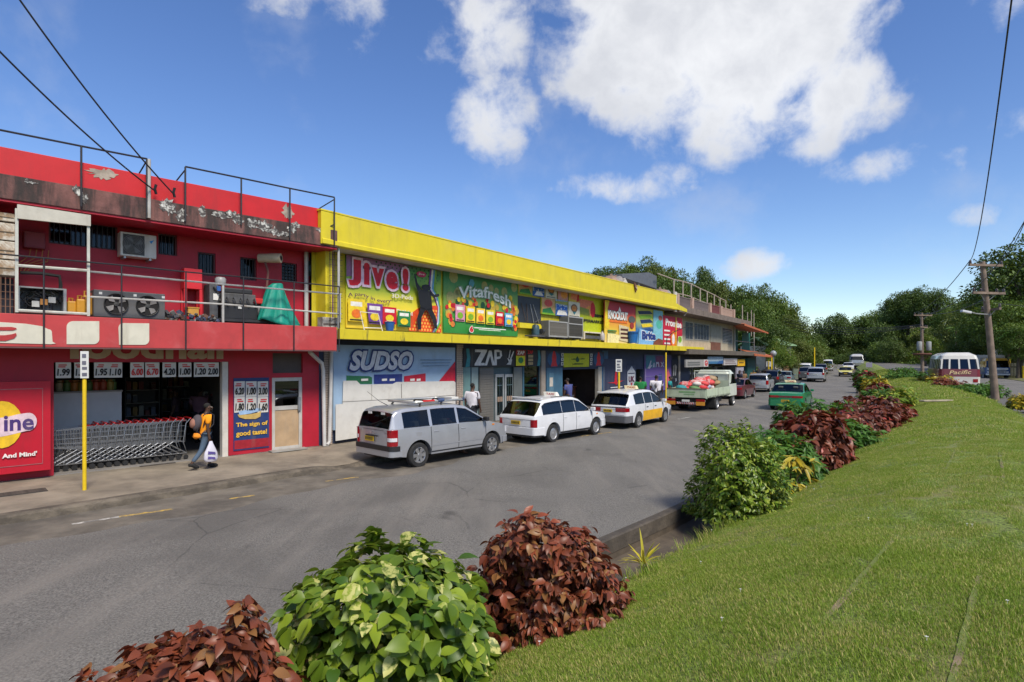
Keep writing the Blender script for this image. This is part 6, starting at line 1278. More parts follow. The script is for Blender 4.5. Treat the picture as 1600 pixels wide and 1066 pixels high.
suv=dict(L=4.5,W=1.86,axles=(-1.3,1.32),wr=.36,sill=.30,zk=1.15,deck=[(-2.25,1.0),(-2.2,1.06),(.95,1.05),(1.2,1.02),(1.9,.90),(2.2,.76),(2.25,.62)],roof=[(-2.2,1.06),(-1.9,1.52),(-1.75,1.60),(-1.0,1.66),(-.1,1.67),(.2,1.63),(1.2,1.03)],wins=[(-1.7,-.95),(-.88,-.02),(.05,1.0)],ws=(.2,1.2),rw=(-2.2,-1.86),paint=PSILV,rear=[(.66,.98,.80,1.06,REDL)],plate=(0,.85,PLW),seams=(-.9,.02),handles=(-.7,.25),bz=(.36,.66),bumper=PSILV,rim=RIM,spokes=6,seats=(.15,-.8),front=[(.5,.95,.72,.88,WHL),(0,.46,.7,.86,TRIM)])
p,h=on_road(1276,67); S=dict(suv); 
def suvx(t,S,ys,strip):
    for sd in (1,-1):strip('bumper_pad',-1,sd,0,1.0,.34,.46,.036,TRIM); strip('tail_light',-1,sd,.74,.96,1.07,1.2,-.12,REDL)
S['extra']=[suvx]; car('suv','pale silver four-wheel-drive car driving away in the middle distance',p,h,S,'car')
p,h=on_road(1262,71); car('suv','dark four-wheel-drive car half hidden behind the pale silver one',p,h,dict(suv,paint=DKSIL,bumper=DKSIL,glass=CGLASSD),'car')
p,h=on_road(1189.5,49.0); car('parked_car','pale silver estate car parked under the orange eaves',p,h,dict(wag,paint=PSILV,bumper=PSILV,W=1.70,plate=(0,.7,PLW),rear=[(.62,.88,.62,.97,REDL)],extra=[]),group='cars parked along the shops')
p,h=on_road(1206,55.5); car('suv','black four-wheel-drive car with a roof rack parked beyond the pale estate car',p,h,dict(suv,paint=BLKC,bumper=BLKC,glass=CGLASSD,W=1.8,extra=[lambda t,S,ys,strip:MB().tube([(-1.5,.6,1.72),(.1,.6,1.72)],.03,6).tube([(-1.5,-.6,1.72),(.1,-.6,1.72)],.03,6).box(-1.3,-1.25,-.6,.6,1.69,1.72).build('roof_rack',TRIM,t)]),'car','cars parked along the shops')
p,h=on_road(1226,62); car('parked_car','grey-green saloon car parked beyond the black one',p,h,dict(sed,paint=TEALC,bumper=TEALC,plate=(0,.55,PLW),rear=[(.45,.86,.64,.80,REDL)]),group='cars parked along the shops')
p,h=on_road(1321,84); car('taxi','pale yellow saloon car coming towards the shops',p,h+math.pi,dict(sed,paint=YELC,bumper=TRIM,W=1.72,extra=[taxi_sign(-.2,1.395,False)]),'taxi')
p,h=on_road(1325.5,106); car('parked_car','small white saloon car coming along behind the yellow one',p,h+math.pi,dict(sed,paint=WHITEC,bumper=WHITEC))
van=dict(L=4.7,W=1.70,axles=(-1.4,1.45),wr=.31,sill=.25,zk=1.3,pe=.9,deck=[(-2.35,1.04),(-2.3,1.08),(1.7,1.08),(2.1,1.0),(2.3,.85),(2.35,.6)],roof=[(-2.33,1.08),(-2.26,1.75),(-2.15,1.90),(-1.8,1.96),(.9,1.97),(1.2,1.90),(2.15,1.05)],wins=[(-2.0,-1.0),(-.9,.15),(.25,1.4)],ws=(1.2,2.15),rw=(-2.33,-2.17),tumble=.12,paint=WHITEC,glass=CGLASSD,rear=[(.66,.84,.7,1.03,REDL)],plate=(0,.7,PLW),seams=(.2,1.45),handles=(.3,),bz=(.3,.55),bumper=WHITEC,rim=RIMS,spokes=0,seats=(.9,-.1),front=[(.4,.8,.68,.85,WHL),(0,.38,.7,.8,TRIM)])
p,h=on_road(1258.5,79); car('van','white van parked at the kerb near the yellow lamp post',p,h,van,'van')
p,h=on_road(1283,92); car('suv','dark car following the white vans farther up the road',p,h,dict(suv,paint=DKSIL,bumper=DKSIL,glass=CGLASSD),'car')
p,h=on_road(1293.5,104); car('van','farther white van driving away beside the roadside trees',p,h,van,'van')
p,h=on_road(1145,39.5); p=along(1152,40.5); p.z=.03; car('parked_car','dark maroon car parked before the cab of the truck',p,rad(55),dict(sed,paint=MAROON,bumper=MAROON),group='cars parked along the shops')

# ---- shells swept round a rounded plan, for lorries and buses
def shell(parent,nm,m,z0,z1,y0,y1,xr0,xr1,xf0,xf1,r=.2,steps=1,cap=False,smooth=40):
    def ring(t):
        z=z0+(z1-z0)*t; y=y0+(y1-y0)*t; a=xr0+(xr1-xr0)*t; b_=xf0+(xf1-xf0)*t; P_=[]
        for cx,cy,s0 in ((b_-r,y-r,0),(a+r,y-r,90),(a+r,-y+r,180),(b_-r,-y+r,270)):
            for k in range(6):q=rad(s0+18*k); P_.append((cx+r*math.cos(q),cy+r*math.sin(q),z))
        return P_
    rows=[ring(k/steps) for k in range(steps+1)]; b=MB(); n=len(rows[0])
    b.add([p for rw in rows for p in rw],[(i*n+k,i*n+(k+1)%n,(i+1)*n+(k+1)%n,(i+1)*n+k) for i in range(steps) for k in range(n)])
    if cap:b.f+=[tuple(range(n))[::-1],tuple(range(steps*n,(steps+1)*n))]
    return b.build(nm,m,parent,smooth=smooth)
def flatbed():
    pr=gpt(1119.6,641); d=Vector((.585,.811,0)).normalized(); left=Vector((-d.y,d.x,0)); o=pr+left*.98; t=thing('flatbed_truck','pale green flatbed truck loaded with red and white sacks beside the shops','truck',(o.x,o.y,0),math.atan2(d.y,d.x))
    PG=mat('truck_green',sc(178,190,166),.55,var=.08,dirt=(.14,.12,.09),damt=.5); PG2=mat('truck_cab',sc(196,202,190),.5,var=.06,dirt=(.2,.17,.12),damt=.35,coat=.2); CH=mat('chassis',(.03,.028,.026),.8,var=.3,dirt=(.1,.085,.07),damt=.5)
    w=1.03; x0,x1=-1.95,2.35; zf,zt=.80,1.18
    MB().box(x0,x1,-w+.03,w-.03,zf-.09,zf).build('bed_floor',CH,t)
    for sd in (1,-1):
        for k in range(3):
            a,b_=x0+.06+k*(x1-x0-.1)/3,x0+.06+(k+1)*(x1-x0-.1)/3; y=sd*w; pn=MB().box(a+.02,b_-.02,y-.03,y+.03,zf-.06,zt).build('side_panel',PG,t,bevel=.008)
            for j in range(6):xx=a+.1+j*(b_-a-.2)/5; MB().box(xx-.02,xx+.02,min(y+sd*.031,y+sd*.05),max(y+sd*.031,y+sd*.05),zf-.1,zf+.02).build('hook',CH,pn)
            MB().box(a-.03,a+.015,y-.045,y+.045,zf-.1,zt+.03).build('stake',PG,t)
    tg=MB().box(x0-.03,x0+.03,-w,w,zf-.06,zt).build('tailgate',PG,t,bevel=.008); MB().box(x0-.05,x0+.05,-w-.03,w+.03,zt+.001,zt+.035).build('top_rail',mat('rail_brown',(.17,.13,.09),.7),tg)
    MB().box(x0-.036,x0-.031,-.5,.35,.98,1.06).box(x0-.036,x0-.031,-.45,.1,.88,.93).build('painted_words',mat('truck_script',sc(120,160,110),.6),tg)
    # head frame
    b=MB(); xh=x1+.05
    b.tube([(xh,-w+.05,zf),(xh,-w+.05,2.02),(xh,w-.05,2.02),(xh,w-.05,zf)],.035,6); b.build('head_frame',PG2,t)
    MB().box(xh-.02,xh+.02,-w+.1,w-.1,zf+.02,1.5).build('head_board',PG,t)
    # cab
    cx0,cx1=2.5,4.05; shell(t,'cab_lower',PG2,.62,1.3,.98,.98,cx0,cx0,cx1,cx1-.03,.12); gl=shell(t,'cab_windows',CGLASSD,1.3,1.86,.97,.90,cx0+.01,cx0+.03,cx1-.04,cx1-.36,.12); shell(t,'cab_roof',PG2,1.86,2.08,.90,.78,cx0+.03,cx0+.12,cx1-.34,cx1-.6,.12,1,True)
    for y in (.93,-.93):MB().prism([(cx0+.0,y-.03,1.3),(cx0+.0,y+.03,1.3),(cx0+.02,y+.0,1.87),(cx0+.02,y-.06,1.87)],(.3,0,0)).build('pillar',PG2,t)
    MB().box(cx0-.02,cx0+.0,-.92,.92,1.3,1.50).box(cx0-.02,cx0+.0,-.9,.9,1.72,1.87).box(cx0-.02,cx0,-.9,-.35,1.5,1.72).box(cx0-.02,cx0,.4,.9,1.5,1.72).build('cab_back',PG2,t)
    for k in range(4):MB().box(cx0-.03,cx0-.021,-.35+.19*k,-.335+.19*k,1.5,1.72).build('window_bar',PG2,t)
    for sd in (1,-1):MB().box(cx1-.25,cx1-.15,sd*1.08-.06,sd*1.08+.06,1.35,1.62).build('door_mirror',TRIM,t)
    # running gear
    MB().box(x0+.1,cx1-.2,-.42,-.30,.5,.71).box(x0+.1,cx1-.2,.30,.42,.5,.71).box(x0+.1,x0+.2,-.9,.9,.56,.66).build('chassis_frame',CH,t); MB().tube([(0,-.8,.33),(0,.8,.33)],.07,8).ball((0,0,.33),.2).build('rear_axle',CH,t); MB().box(.7,1.4,-.85,-.45,.40,.66).build('fuel_tank',CH,t,bevel=.04)
    for sd in (1,-1):
        wheel(t,0,sd*.93,.34,.2,RIMS,0); wheel(t,0,sd*.70,.34,.18,RIMS,0); wheel(t,3.35,sd*.86,.34,.2,RIMS,0)
        MB().box(-.62,-.60,sd*.82-.22,sd*.82+.22,.18,.66).build('mud_flap',BLACK,t)
        tl=MB().box(x0-.06,x0+.0,sd*.76-.22,sd*.76+.22,.55,.66).build('tail_light',REDL,t,bevel=.01); MB().box(x0-.055,x0-.02,sd*.76-.22,sd*.76+.22,.36,.545).build('reflector_board',mat('reflector_orange',(.62,.27,.03),.4,var=.1),tl)
    MB().box(x0+.02,x0+.08,-.5,.5,.40,.50).build('under_run_bar',WHITEP,t); b=MB()
    for k in range(9):b.prism([(x0+.018,-.5+.115*k,.40),(x0+.018,-.45+.115*k,.40),(x0+.018,-.40+.115*k,.50),(x0+.018,-.45+.115*k,.50)],(-.004,0,0))
    b.build('red_stripes',flat(180,30,30),t); MB().box(x0-.02,x0+.0,-.2,.2,.52,.63).build('number_plate',PLW,t)
    return t,x0,x1,w,zf
trk,bx0,bx1,bw,bz=flatbed()
SACK=[mat('sack_%d'%k,c_,.75,var=.2,scale=3,bump=.3,bscale=20) for k,c_ in enumerate([(.52,.035,.04),(.55,.06,.06),(.60,.55,.52),(.30,.20,.10),(.34,.24,.14),(.02,.22,.24),(.10,.20,.07),(.32,.34,.42)])]
def sack_mesh(k):
    b=MB(); r=random.Random(k); n,m_=12,8; rows=[]
    b.ball((0,0,0),(.36,.25,.16),12,8,.05,r)
    b.v=[(x*(1+.25*abs(y/.25)**2),y*(1+.2*abs(x/.36)),z) for x,y,z in b.v]
    return b
sacks=[[sack_mesh(10*k+q).mesh('sack',m_,70) for q in range(2)] for k,m_ in enumerate(SACK)]
rg=random.Random(11); nm_=['bright red','red and pink','white','brown hessian','tan hessian','teal','green','blue-white']
stripe=MB()
for k in range(-2,3):stripe.tube([(.07*k+.03*math.sin(q),.24*math.cos(q)*(1.02),.165*math.sin(q)) for q in np.linspace(0,math.pi,9)],.012,4)
stripe_me=stripe.mesh('printed_stripe',SACK[2])
for j in range(64):
    layer=0 if j<26 else 1 if j<46 else 2 if j<58 else 3; x=rg.uniform(bx0+.5,bx1-.35) if layer<2 else rg.uniform(-.9,1.9) if layer==2 else rg.uniform(-.2,1.7); y=rg.uniform(-.7,.7)*(1-.17*layer)
    u=(x-bx0)/(bx1-bx0); front=u>.78
    if layer==0:k=3+(j%2) if y<-.2 or u<.25 else 2
    elif u<.22:k=rg.choice([5,6,3])
    elif front:k=rg.choice([3,4,4])
    else:k=rg.choice([0,0,0,1,1,2,7])
    o=link('sack',sacks[k][j%2]); lz=bz+.15+layer*.215+rg.uniform(-.03,.03); c,s_=math.cos(trk.rotation_euler.z),math.sin(trk.rotation_euler.z)
    o.location=(trk.location.x+x*c-y*s_,trk.location.y+x*s_+y*c,lz); o.rotation_euler=(rg.uniform(-.25,.25),rg.uniform(-.2,.2),rg.uniform(0,6.3)); q=rg.uniform(.9,1.12); o.scale=(q,q,q*rg.uniform(.9,1.2))
    if k in (0,1):st=link('printed_stripe',stripe_me,o)
    tag(o,'%s sack in the heap on the flatbed truck'%nm_[k],'sack','%s sacks on the truck'%nm_[k])

def minibus(nm,lab,loc,rz,L,Wd,H,lower,mid,upper,words=None,facing=1):
    t=thing(nm,lab,'bus',loc,rz); y=Wd/2; xr,xf=-L/2,L/2; k=H/2.65
    z=[q*k for q in (.34,.86,1.42,2.14,2.40,2.62)]
    shell(t,'lower_body',lower,z[0],z[1],y*.98,y,xr,xr,xf-.05,xf,.22); shell(t,'waist_body',mid,z[1],z[2],y,y*.985,xr,xr+.02,xf,xf-.04,.22); shell(t,'window_band',CGLASSD,z[2],z[3],y*.975,y*.90,xr+.03,xr+.22,xf-.05,xf-.45,.2); shell(t,'window_header',upper,z[3],z[4],y*.91,y*.85,xr+.21,xr+.30,xf-.44,xf-.6,.2); shell(t,'roof',upper,z[4],z[5],y*.85,y*.55,xr+.30,xr+.55,xf-.6,xf-1.0,.2,1,True,70)
    P_=MB
    for q in (-.98,-.52,0.02,.55,.98):
        a=y*.93*q*.98; P_().prism([(xr+.012,a-.05,z[2]),(xr+.012,a+.05,z[2]),(xr+.20,a*.93+.05,z[3]+.01),(xr+.20,a*.93-.05,z[3]+.01)],(.05,0,0)).build('window_pillar',upper,t)
    for sd in (1,-1):
        for j in range(7):
            x=xr+.35+j*(L-1.2)/6; P_().prism([(x-.04,sd*y*.985,z[2]),(x+.04,sd*y*.985,z[2]),(x+.04,sd*y*.915,z[3]+.01),(x-.04,sd*y*.915,z[3]+.01)],(0,-sd*.04,0)).build('window_pillar',upper,t)
        for x in (xr+L*.22,xf-L*.2):wheel(t,x,sd*(y-.13),.38,.22,RIMS,0)
        P_().box(xr-.02,xr+.06,sd*y*.74-.14,sd*y*.74+.14,z[0]+.12,z[0]+.36).build('tail_light',REDL,t,bevel=.01); P_().box(xf-.06,xf+.02,sd*y*.7-.16,sd*y*.7+.16,z[1]+.02,z[1]+.2).build('headlight',WHL,t); P_().obox((xf-.25,sd*(y+.16),z[2]+.35),(.08,.16,.42)).build('door_mirror',TRIM,t)
    P_().box(xr-.04,xr+.1,-y*.97,y*.97,z[0]-.04,z[0]+.08).build('bumper',lower,t); P_().box(xr-.012,xr+.0,-.25,.25,z[0]+.16,z[0]+.28).build('number_plate',PLW,t); P_().box(xr+.3,xf-.3,-y*.9,y*.9,z[0]-.05,z[0]+.05).build('underbody',BLACK,t)
    P_().box(xr+.8,xf-.9,-y*.8,y*.8,z[1]+.1,z[1]+.18).build('cabin_floor',CABIN,t)
    if words:
        me=text_mesh(words,.012,.25); co=np.empty(len(me.vertices)*3,np.float32); me.vertices.foreach_get('co',co); co=co.reshape(-1,3); lo,hi=co.min(0),co.max(0); u=(co[:,0]-lo[0])/(hi[0]-lo[0]); v=(co[:,1]-lo[1])/(hi[1]-lo[1]); nw=np.empty_like(co); nw[:,1]=.62-u*1.28; nw[:,2]=z[1]+.16+v*.28+.05*u; nw[:,0]=xr-.012+np.sign(co[:,2])*.004+v*.01; me.vertices.foreach_set('co',nw.ravel()); me.materials.clear(); me.materials.append(flat(226,196,150)); link('lettering',me,t)
    return t
def on_service(px,Y,dd=0):
    p=along(px,Y); i=int(np.argmin((_line[:,0]-p.x)**2+(_line[:,1]-p.y)**2)); return p,heading(_seg[i]),_seg[i]
p,h,s_=on_service(1497,41.5); bus_c=p+Vector((math.cos(h),math.sin(h),0))*2.9
BMAR=paint('bus_maroon',(.17,.012,.03)); BWH=paint('bus_white',(.62,.60,.55))
minibus('minibus','maroon and white minibus with Pacific written across its back',(bus_c.x,bus_c.y,.60),h+rad(2),5.8,2.4,2.62,BWH,BMAR,BWH,'Pacific')
p,h=on_road(1338,121); minibus('bus','pale grey bus coming from the far end of the road',p,h+math.pi,7,2.4,2.7,PSILV,PSILV,paint('bus_grey',(.5,.5,.5)))
def lorry():
    p,h,s_=on_service(1559,60); t=thing('lorry','blue and yellow box lorry facing this way behind the utility pole','truck',(p.x,p.y,.62),h+math.pi+rad(6)); YC=paint('lorry_yellow',(.55,.30,.03)); BC=paint('lorry_blue',(.02,.07,.22)); GC_=mat('lorry_grey',(.25,.25,.25),.5)
    xf=0; w=1.05
    shell(t,'cab_lower',BC,.5,1.25,w,w,-1.7,-1.7,0,-.02,.12); shell(t,'cab_windows',CGLASSD,1.25,1.95,w*.98,w*.92,-1.7,-1.65,-.03,-.25,.12); shell(t,'cab_roof',YC,1.95,2.2,w*.93,w*.8,-1.66,-1.6,-.24,-.4,.12,1,True)
    for sd in (1,-1):
        MB().prism([(-.28,sd*w*.95-.05,1.25),(-.28,sd*w*.95+.05,1.25),(-.36,sd*w*.9+.05,1.96),(-.36,sd*w*.9-.05,1.96)],(.22,0,0)).build('pillar',YC,t); MB().box(-.02,.02,sd*.7-.18,sd*.7+.18,.66,.84).build('headlight',WHL,t); MB().box(-1.6,-.3,sd*w-.015,sd*w+.015,1.27,1.9).build('side_panel',YC,t)
        for x in (-.75,-4.2):wheel(t,x,sd*(w-.14),.38,.24,RIMS,0)
    MB().box(-.01,.03,-.85,.85,1.0,1.18).box(-.01,.05,-1.0,1.0,.45,.6).build('bumper',WHITEP,t); MB().box(-.005,.02,-.7,.7,.64,.96).build('grille',GC_,t); MB().box(-5.6,-.3,-.4,.4,.45,.62).build('chassis_frame',BLACK,t)
    MB().box(-5.8,-1.85,-1.1,1.1,.75,2.55).build('cargo_box',mat('cargo_grey',sc(160,165,168),.5,var=.06),t,bevel=.03); MB().box(-1.84,-1.78,-1.0,1.0,.7,2.3).build('box_front',GC_,t)
lorry()
# ================================================================= street furniture, poles, wires
YPOST=mat('post_yellow',(.72,.50,.01),.5,var=.08,scale=4,dirt=(.06,.06,.05),damt=.8,dmap=(6,6,3),dlo=.60,dhi=.68)
def bus_post(px,pb,pt,zbase,lab,sign=None,r=.035,group='yellow poles along the kerb',Y=None):
    """sign: (pixel width, top, bottom)"""
    if Y is None:p=gpt(px,pb,zbase)
    else:p=along(px,Y); p.z=zbase
    h=(CAM_H-zbase)+(HOR-pt)/FPX*p.y; t=thing('yellow_post',lab,'post',p,rad(45),group); MB().tube([(0,0,-.05),(0,0,h)],r,10).build('pole',YPOST,t,smooth=50)
    if sign:
        w=sign[0]/FPX*p.y; z1=(CAM_H-zbase)+(HOR-sign[1])/FPX*p.y; z0=(CAM_H-zbase)+(HOR-sign[2])/FPX*p.y; a=math.atan2(p.y,p.x)-math.pi/2-rad(45)
        q=MB().box(-w/2,w/2,-.055,-.04,z0,z1).build('sign_plate',mat('sign_white',(.62,.62,.60),.5,var=.04,dirt=(.3,.28,.25),damt=.3),t); q.rotation_euler=(0,0,a); b=MB(); rg=random.Random(int(px)); hh=z1-z0
        for u,v in ((.10,.24),(.36,.50),(.58,.68),(.80,.92)):b.box(-w*.3,w*rg.uniform(.1,.32),-.062,-.056,z1-hh*v,z1-hh*u)
        b.build('sign_marks',mat('sign_marks',(.12,.12,.16),.6),q)
    return t
bus_post(132,765,570,.165,'flaking yellow pole with a narrow white sign at the kerb before the red shop',(10.5,549,591),.036)
bus_post(967,640,580,.165,'yellow pole with a white sign plate before the navy poster wall',(9.5,561.5,581),.05,Y=26.0)
bus_post(1040.5,620,551,.165,'tall thin yellow pole holding the end of the yellow canopy',None,.036,Y=29.5)
bus_post(1201,586,564,.17,'yellow pole with a small white sign beyond the orange eaves',(7,565,573),.07,Y=58)
bus_post(1205.5,586,559,.17,'taller yellow pole beside the small white street sign',None,.08,Y=60)
bus_post(1272.5,573,543,.3,'yellow lamp post by the white van far up the road',None,.09,Y=84)
bus_post(1577,597,561,.62,'yellow gate post on the far side of the service road',None,.12,'yellow posts across the service road',Y=62)
bus_post(1599,603,572,.62,'yellow gate post nearest the edge of the lawn',None,.12,'yellow posts across the service road',Y=58)
# grey fence between the yellow posts
FENM=mat('fence_grey',sc(120,122,112),.7,var=.15)
p0,p1=along(1578,61.8),along(1640,56); t=thing('picket_fence','grey upright picket fence beside the yellow gate posts','fence',(p0.x,p0.y,.62),math.atan2(p1.y-p0.y,p1.x-p0.x)); Lf=(p1-p0).length; pk=MB().box(-.06,.06,-.02,.02,0,1.7).mesh('picket',FENM)
for k in range(24):o=link('picket',pk,t); o.location=(.15+k*(Lf-.3)/23,0,0)
MB().box(0,Lf,.021,.06,.3,.38).box(0,Lf,.021,.06,1.3,1.38).build('rail',FENM,t)
p=along(1556,66); t=thing('roadside_sign','small white board on a post behind the box lorry','sign',(p.x,p.y,.6),rad(-30)); MB().box(-.55,.55,-.03,.03,2.4,3.3).build('board',WHITEP,t); MB().tube([(0,.06,0),(0,.06,3.2)],.05,8).build('post',GALV,t); MB().box(-.4,.4,-.04,-.031,2.75,2.95).build('print_area',flat(130,140,150),t)
p=along(1358,96); t=thing('roadside_sign','small pale purple board standing at the far end of the lawn','sign',(p.x,p.y,.9),rad(-25)); MB().box(-.45,.45,-.03,.03,.5,1.3).build('board',flat(150,146,170),t); MB().tube([(0,.06,0),(0,.06,1.2)],.05,8).build('post',GALV,t)
p0,p1=along(1222,71),along(1258,80); t=thing('board_fence','brown and grey-green board fence under the street trees by the parked cars','fence',(p0.x,p0.y,.15),math.atan2(p1.y-p0.y,p1.x-p0.x)); Lf=(p1-p0).length; n=40
pks=[MB().box(-.13,.13,-.02,.02,0,1.9).mesh('board',mat('board_%d'%k,c_,.8,var=.2)) for k,c_ in enumerate([sc(120,92,66),sc(104,116,100),sc(134,104,84)])]
for k in range(n):o=link('board',pks[k*3 // n],t); o.location=(.15+k*(Lf-.3)/(n-1),0,.02*(k%3))
MB().box(0,Lf,.021,.06,.3,.4).box(0,Lf,.021,.06,1.5,1.6).build('rail',FENM,t)
# round lamp on the side road pole
p=along(1208.5,59); t=thing('globe_lamp','round grey street lamp head beside the far yellow poles','lamp',(p.x,p.y,.2)); MB().tube([(0,0,0),(0,0,2.9)],.05,8).build('pole',GALV,t); MB().ball((0,0,3.1),.3,12,8).build('globe',mat('globe_grey',sc(150,156,160),.3),t,smooth=80)
WOOD=mat('pole_wood',sc(124,108,96),.9,var=.25,scale=3,dirt=(.07,.055,.045),damt=.6,dmap=(5,5,.3)); PORC=mat('insulator_dark',(.05,.035,.03),.25,var=.2); WIREM=mat('wire_black',(.02,.022,.03),.6)
def upole(px,Y,base_z,lean,lab,H,arms):
    p=along(px,Y); t=thing('utility_pole',lab,'utility pole',(p.x,p.y,base_z)); top=Vector((lean,0,H)); MB().tube([(0,0,-.4),top*.5,top],[.165,.135,.11],12).build('pole',WOOD,t,smooth=50); pts=[]
    for z,hl,ang,dbl in arms:
        c=top*(z/H); d=Vector((math.cos(ang),math.sin(ang),0)); nrm=Vector((-d.y,d.x,0))*.16; M3=Matrix((d,Vector((-d.y,d.x,0)),Vector((0,0,1)))).transposed()
        a=MB().obox(c-nrm,(2*hl,.09,.11),M3).build('crossarm',WOOD,t)
        for s_ in (-1,1):
            MB().tube([c-nrm+d*hl*.55*s_,c-Vector((0,0,.45))],.018,5).build('brace',GALV,t)
        for u in ([-.93,.93] if not dbl else [-.93,-.5,.5,.93]):
            q=c-nrm+d*hl*u+Vector((0,0,.055)); MB().lathe([(.001,.0),(.05,.0),(.065,.05),(.045,.08),(.06,.12),(.03,.17),(.001,.18)],10,tuple(q)).build('insulator',PORC,a,smooth=60); pts.append(Vector(t.location)+q+Vector((0,0,.17)))
    return t,pts
arm=rad(8)
UP1,w1=upole(1556,28.2,.9,-.66,'tall weathered wooden utility pole on the lawn edge near the minibus',6.55,[(6.35,.92,arm,False),(5.0,.95,arm+.06,True),(4.2,.75,arm+rad(70),False)])
UP2,w2=upole(1441.5,56,.8,-.1,'shorter utility pole with transformers beside the far flower hedge',6.4,[(6.15,1.0,rad(10),True),(5.0,1.1,rad(40),True)])
TG=mat('transformer_grey',sc(140,142,140),.5,var=.1,dirt=(.2,.18,.15),damt=.4)
for x in (-.45,.45):MB().lathe([(.001,0),(.20,.0),(.22,.04),(.22,.80),(.18,.86),(.001,.88)],14,(x-.05,-.28,2.75)).build('transformer',TG,UP2,smooth=40)
MB().lathe([(.2,2.55),(.75,2.6),(.8,2.7),(.75,2.74),(.2,2.62)],18,(-.05,0,-.25)).build('guard_ring',mat('guard_rust',sc(112,72,60),.8),UP2); 
for k in range(8):a=k*math.pi/4; MB().tube([(-.05+.2*math.cos(a),.2*math.sin(a),1.9),(-.05+.75*math.cos(a),.75*math.sin(a),2.42)],.02,5).build('guard_stay',mat('guard_rust',(.2,.1,.1)),UP2)
p=along(1530,33); UP3P=p
t=thing('flood_lamp','small pale lamp arm fixed low on the lawn utility pole','lamp',(UP1.location.x-.42,UP1.location.y-.1,UP1.location.z+4.0)); MB().tube([(.1,0,-.05),(-.7,-.1,.0),(-1.1,-.15,.1)],.03,6).build('arm',GALV,t); MB().obox((-1.25,-.17,.08),(.45,.2,.12),Euler((0,.2,0)).to_matrix()).build('lamp_head',mat('lamp_pale',sc(190,192,196),.4),t,bevel=.03)
wn=0
def wire(a,b_,sag,lab,r=.016,grp='overhead wires',n=24,ext=1.0):
    a,b_=Vector(a),Vector(b_); pts=[a+(b_-a)*(ext*k/n)-Vector((0,0,sag*4*(ext*k/n)*(1-ext*k/n))) for k in range(n+1)]; o=MB().tube([q-a for q in pts],r,5,False).build('overhead_wire',WIREM,smooth=80); o.location=a; return tag(o,lab,'wire',grp)
def raypt(px,py,Y):return Vector(((px-800)/FPX*Y,Y,CAM_H+(HOR-py)/FPX*Y))
wire(w1[0],raypt(1588,-60,8.0),.9,'long overhead wire rising from the pole crossarm tip to the top of the sky',.014,n=40,ext=1.5)
wire(w1[1],raypt(1700,60,10.0),.7,'overhead wire rising from the right arm of the lawn pole',.014,n=40,ext=1.5)
wire(w1[2],raypt(1710,130,10.0),.6,'lower overhead wire rising from the second crossarm of the lawn pole',.013,n=40,ext=1.5)
wire(w1[5],raypt(1700,180,12.0),.6,'lowest overhead wire rising from the second crossarm of the lawn pole',.013,n=40,ext=1.5)
for k,(a,b_) in enumerate([(w1[0],w2[0]),(w1[1],w2[3]),(w1[2],w2[1]),(w1[5],w2[2])]):wire(a,b_,.5,'overhead wire strung between the lawn pole and the transformer pole, %s'%['upper outer','upper inner','lower outer','lower inner'][k],.02)
for k in range(4):wire(w2[4+(k%4)] if k<4 else w2[0],raypt(1225,497+5.5*k,84),.8,'long thin overhead wire crossing the road to the trees, %s of four'%['topmost','second','third','lowest'][k],.028)
wire(raypt(1552,473,28.2),raypt(1680,480,30),.1,'thin service wire running level from the lawn pole over the service road',.012)
wire(RF.world(RF.at(272,304,-.05)[0],-.05,RF.at(272,304,-.05)[1]),raypt(10,-30,9.5),.15,'upper black service cable falling across the sky to the red roof edge',.017,n=40,ext=2.2)
wire(RF.world(RF.at(243,299,-.05)[0],-.05,RF.at(243,299,-.05)[1]),raypt(-40,40,9.0),.12,'lower black service cable falling across the sky to the red roof edge',.017,n=40,ext=2.2)
for px,py,ds in ((244,300,'lower'),(273,305,'upper')):x,z=RF.at(px,py,-.03); o=MB().tube([(0,0,0),(0,-.05,.1),(.03,-.05,.2)],.03,6).build('cable_bracket',DKMETAL); o.location=RF.world(x,-.03,z-.05); tag(o,'small black bracket holding the %s service cable on the weathered roof edge'%ds,'bracket','cable brackets on the roof edge')
# ================================================================= people
SKIN=mat('skin_dark',(.085,.042,.026),.55,var=.1); HAIRM=mat('hair_black',(.010,.009,.008),.9,var=.3)
def skin_obj(name,joints,edges,m,parent,root=0,sub=1):
    me=bpy.data.meshes.new(name); names=list(joints); idx={k:i for i,k in enumerate(names)}
    me.from_pydata([joints[k][0] for k in names],[(idx[a],idx[b_]) for a,b_ in edges],[]); me.update()
    o=bpy.data.objects.new(name,me); COL.objects.link(o); o.modifiers.new('skin','SKIN'); 
    if not me.skin_vertices:
        bpy.context.view_layer.objects.active=o
    lay=me.skin_vertices[0].data
    for k in names:r=joints[k][1]; lay[idx[k]].radius=r if isinstance(r,tuple) else (r,r)
    for k in names:lay[idx[k]].use_root=(idx[k]==root)
    s_=o.modifiers.new('sub','SUBSURF'); s_.levels=sub; s_.render_levels=sub
    dg=bpy.context.evaluated_depsgraph_get(); out=bpy.data.meshes.new_from_object(o.evaluated_get(dg)); bpy.data.objects.remove(o); out.shade_smooth(); out.materials.clear()
    if m:out.materials.append(m)
    out.name=name; return out
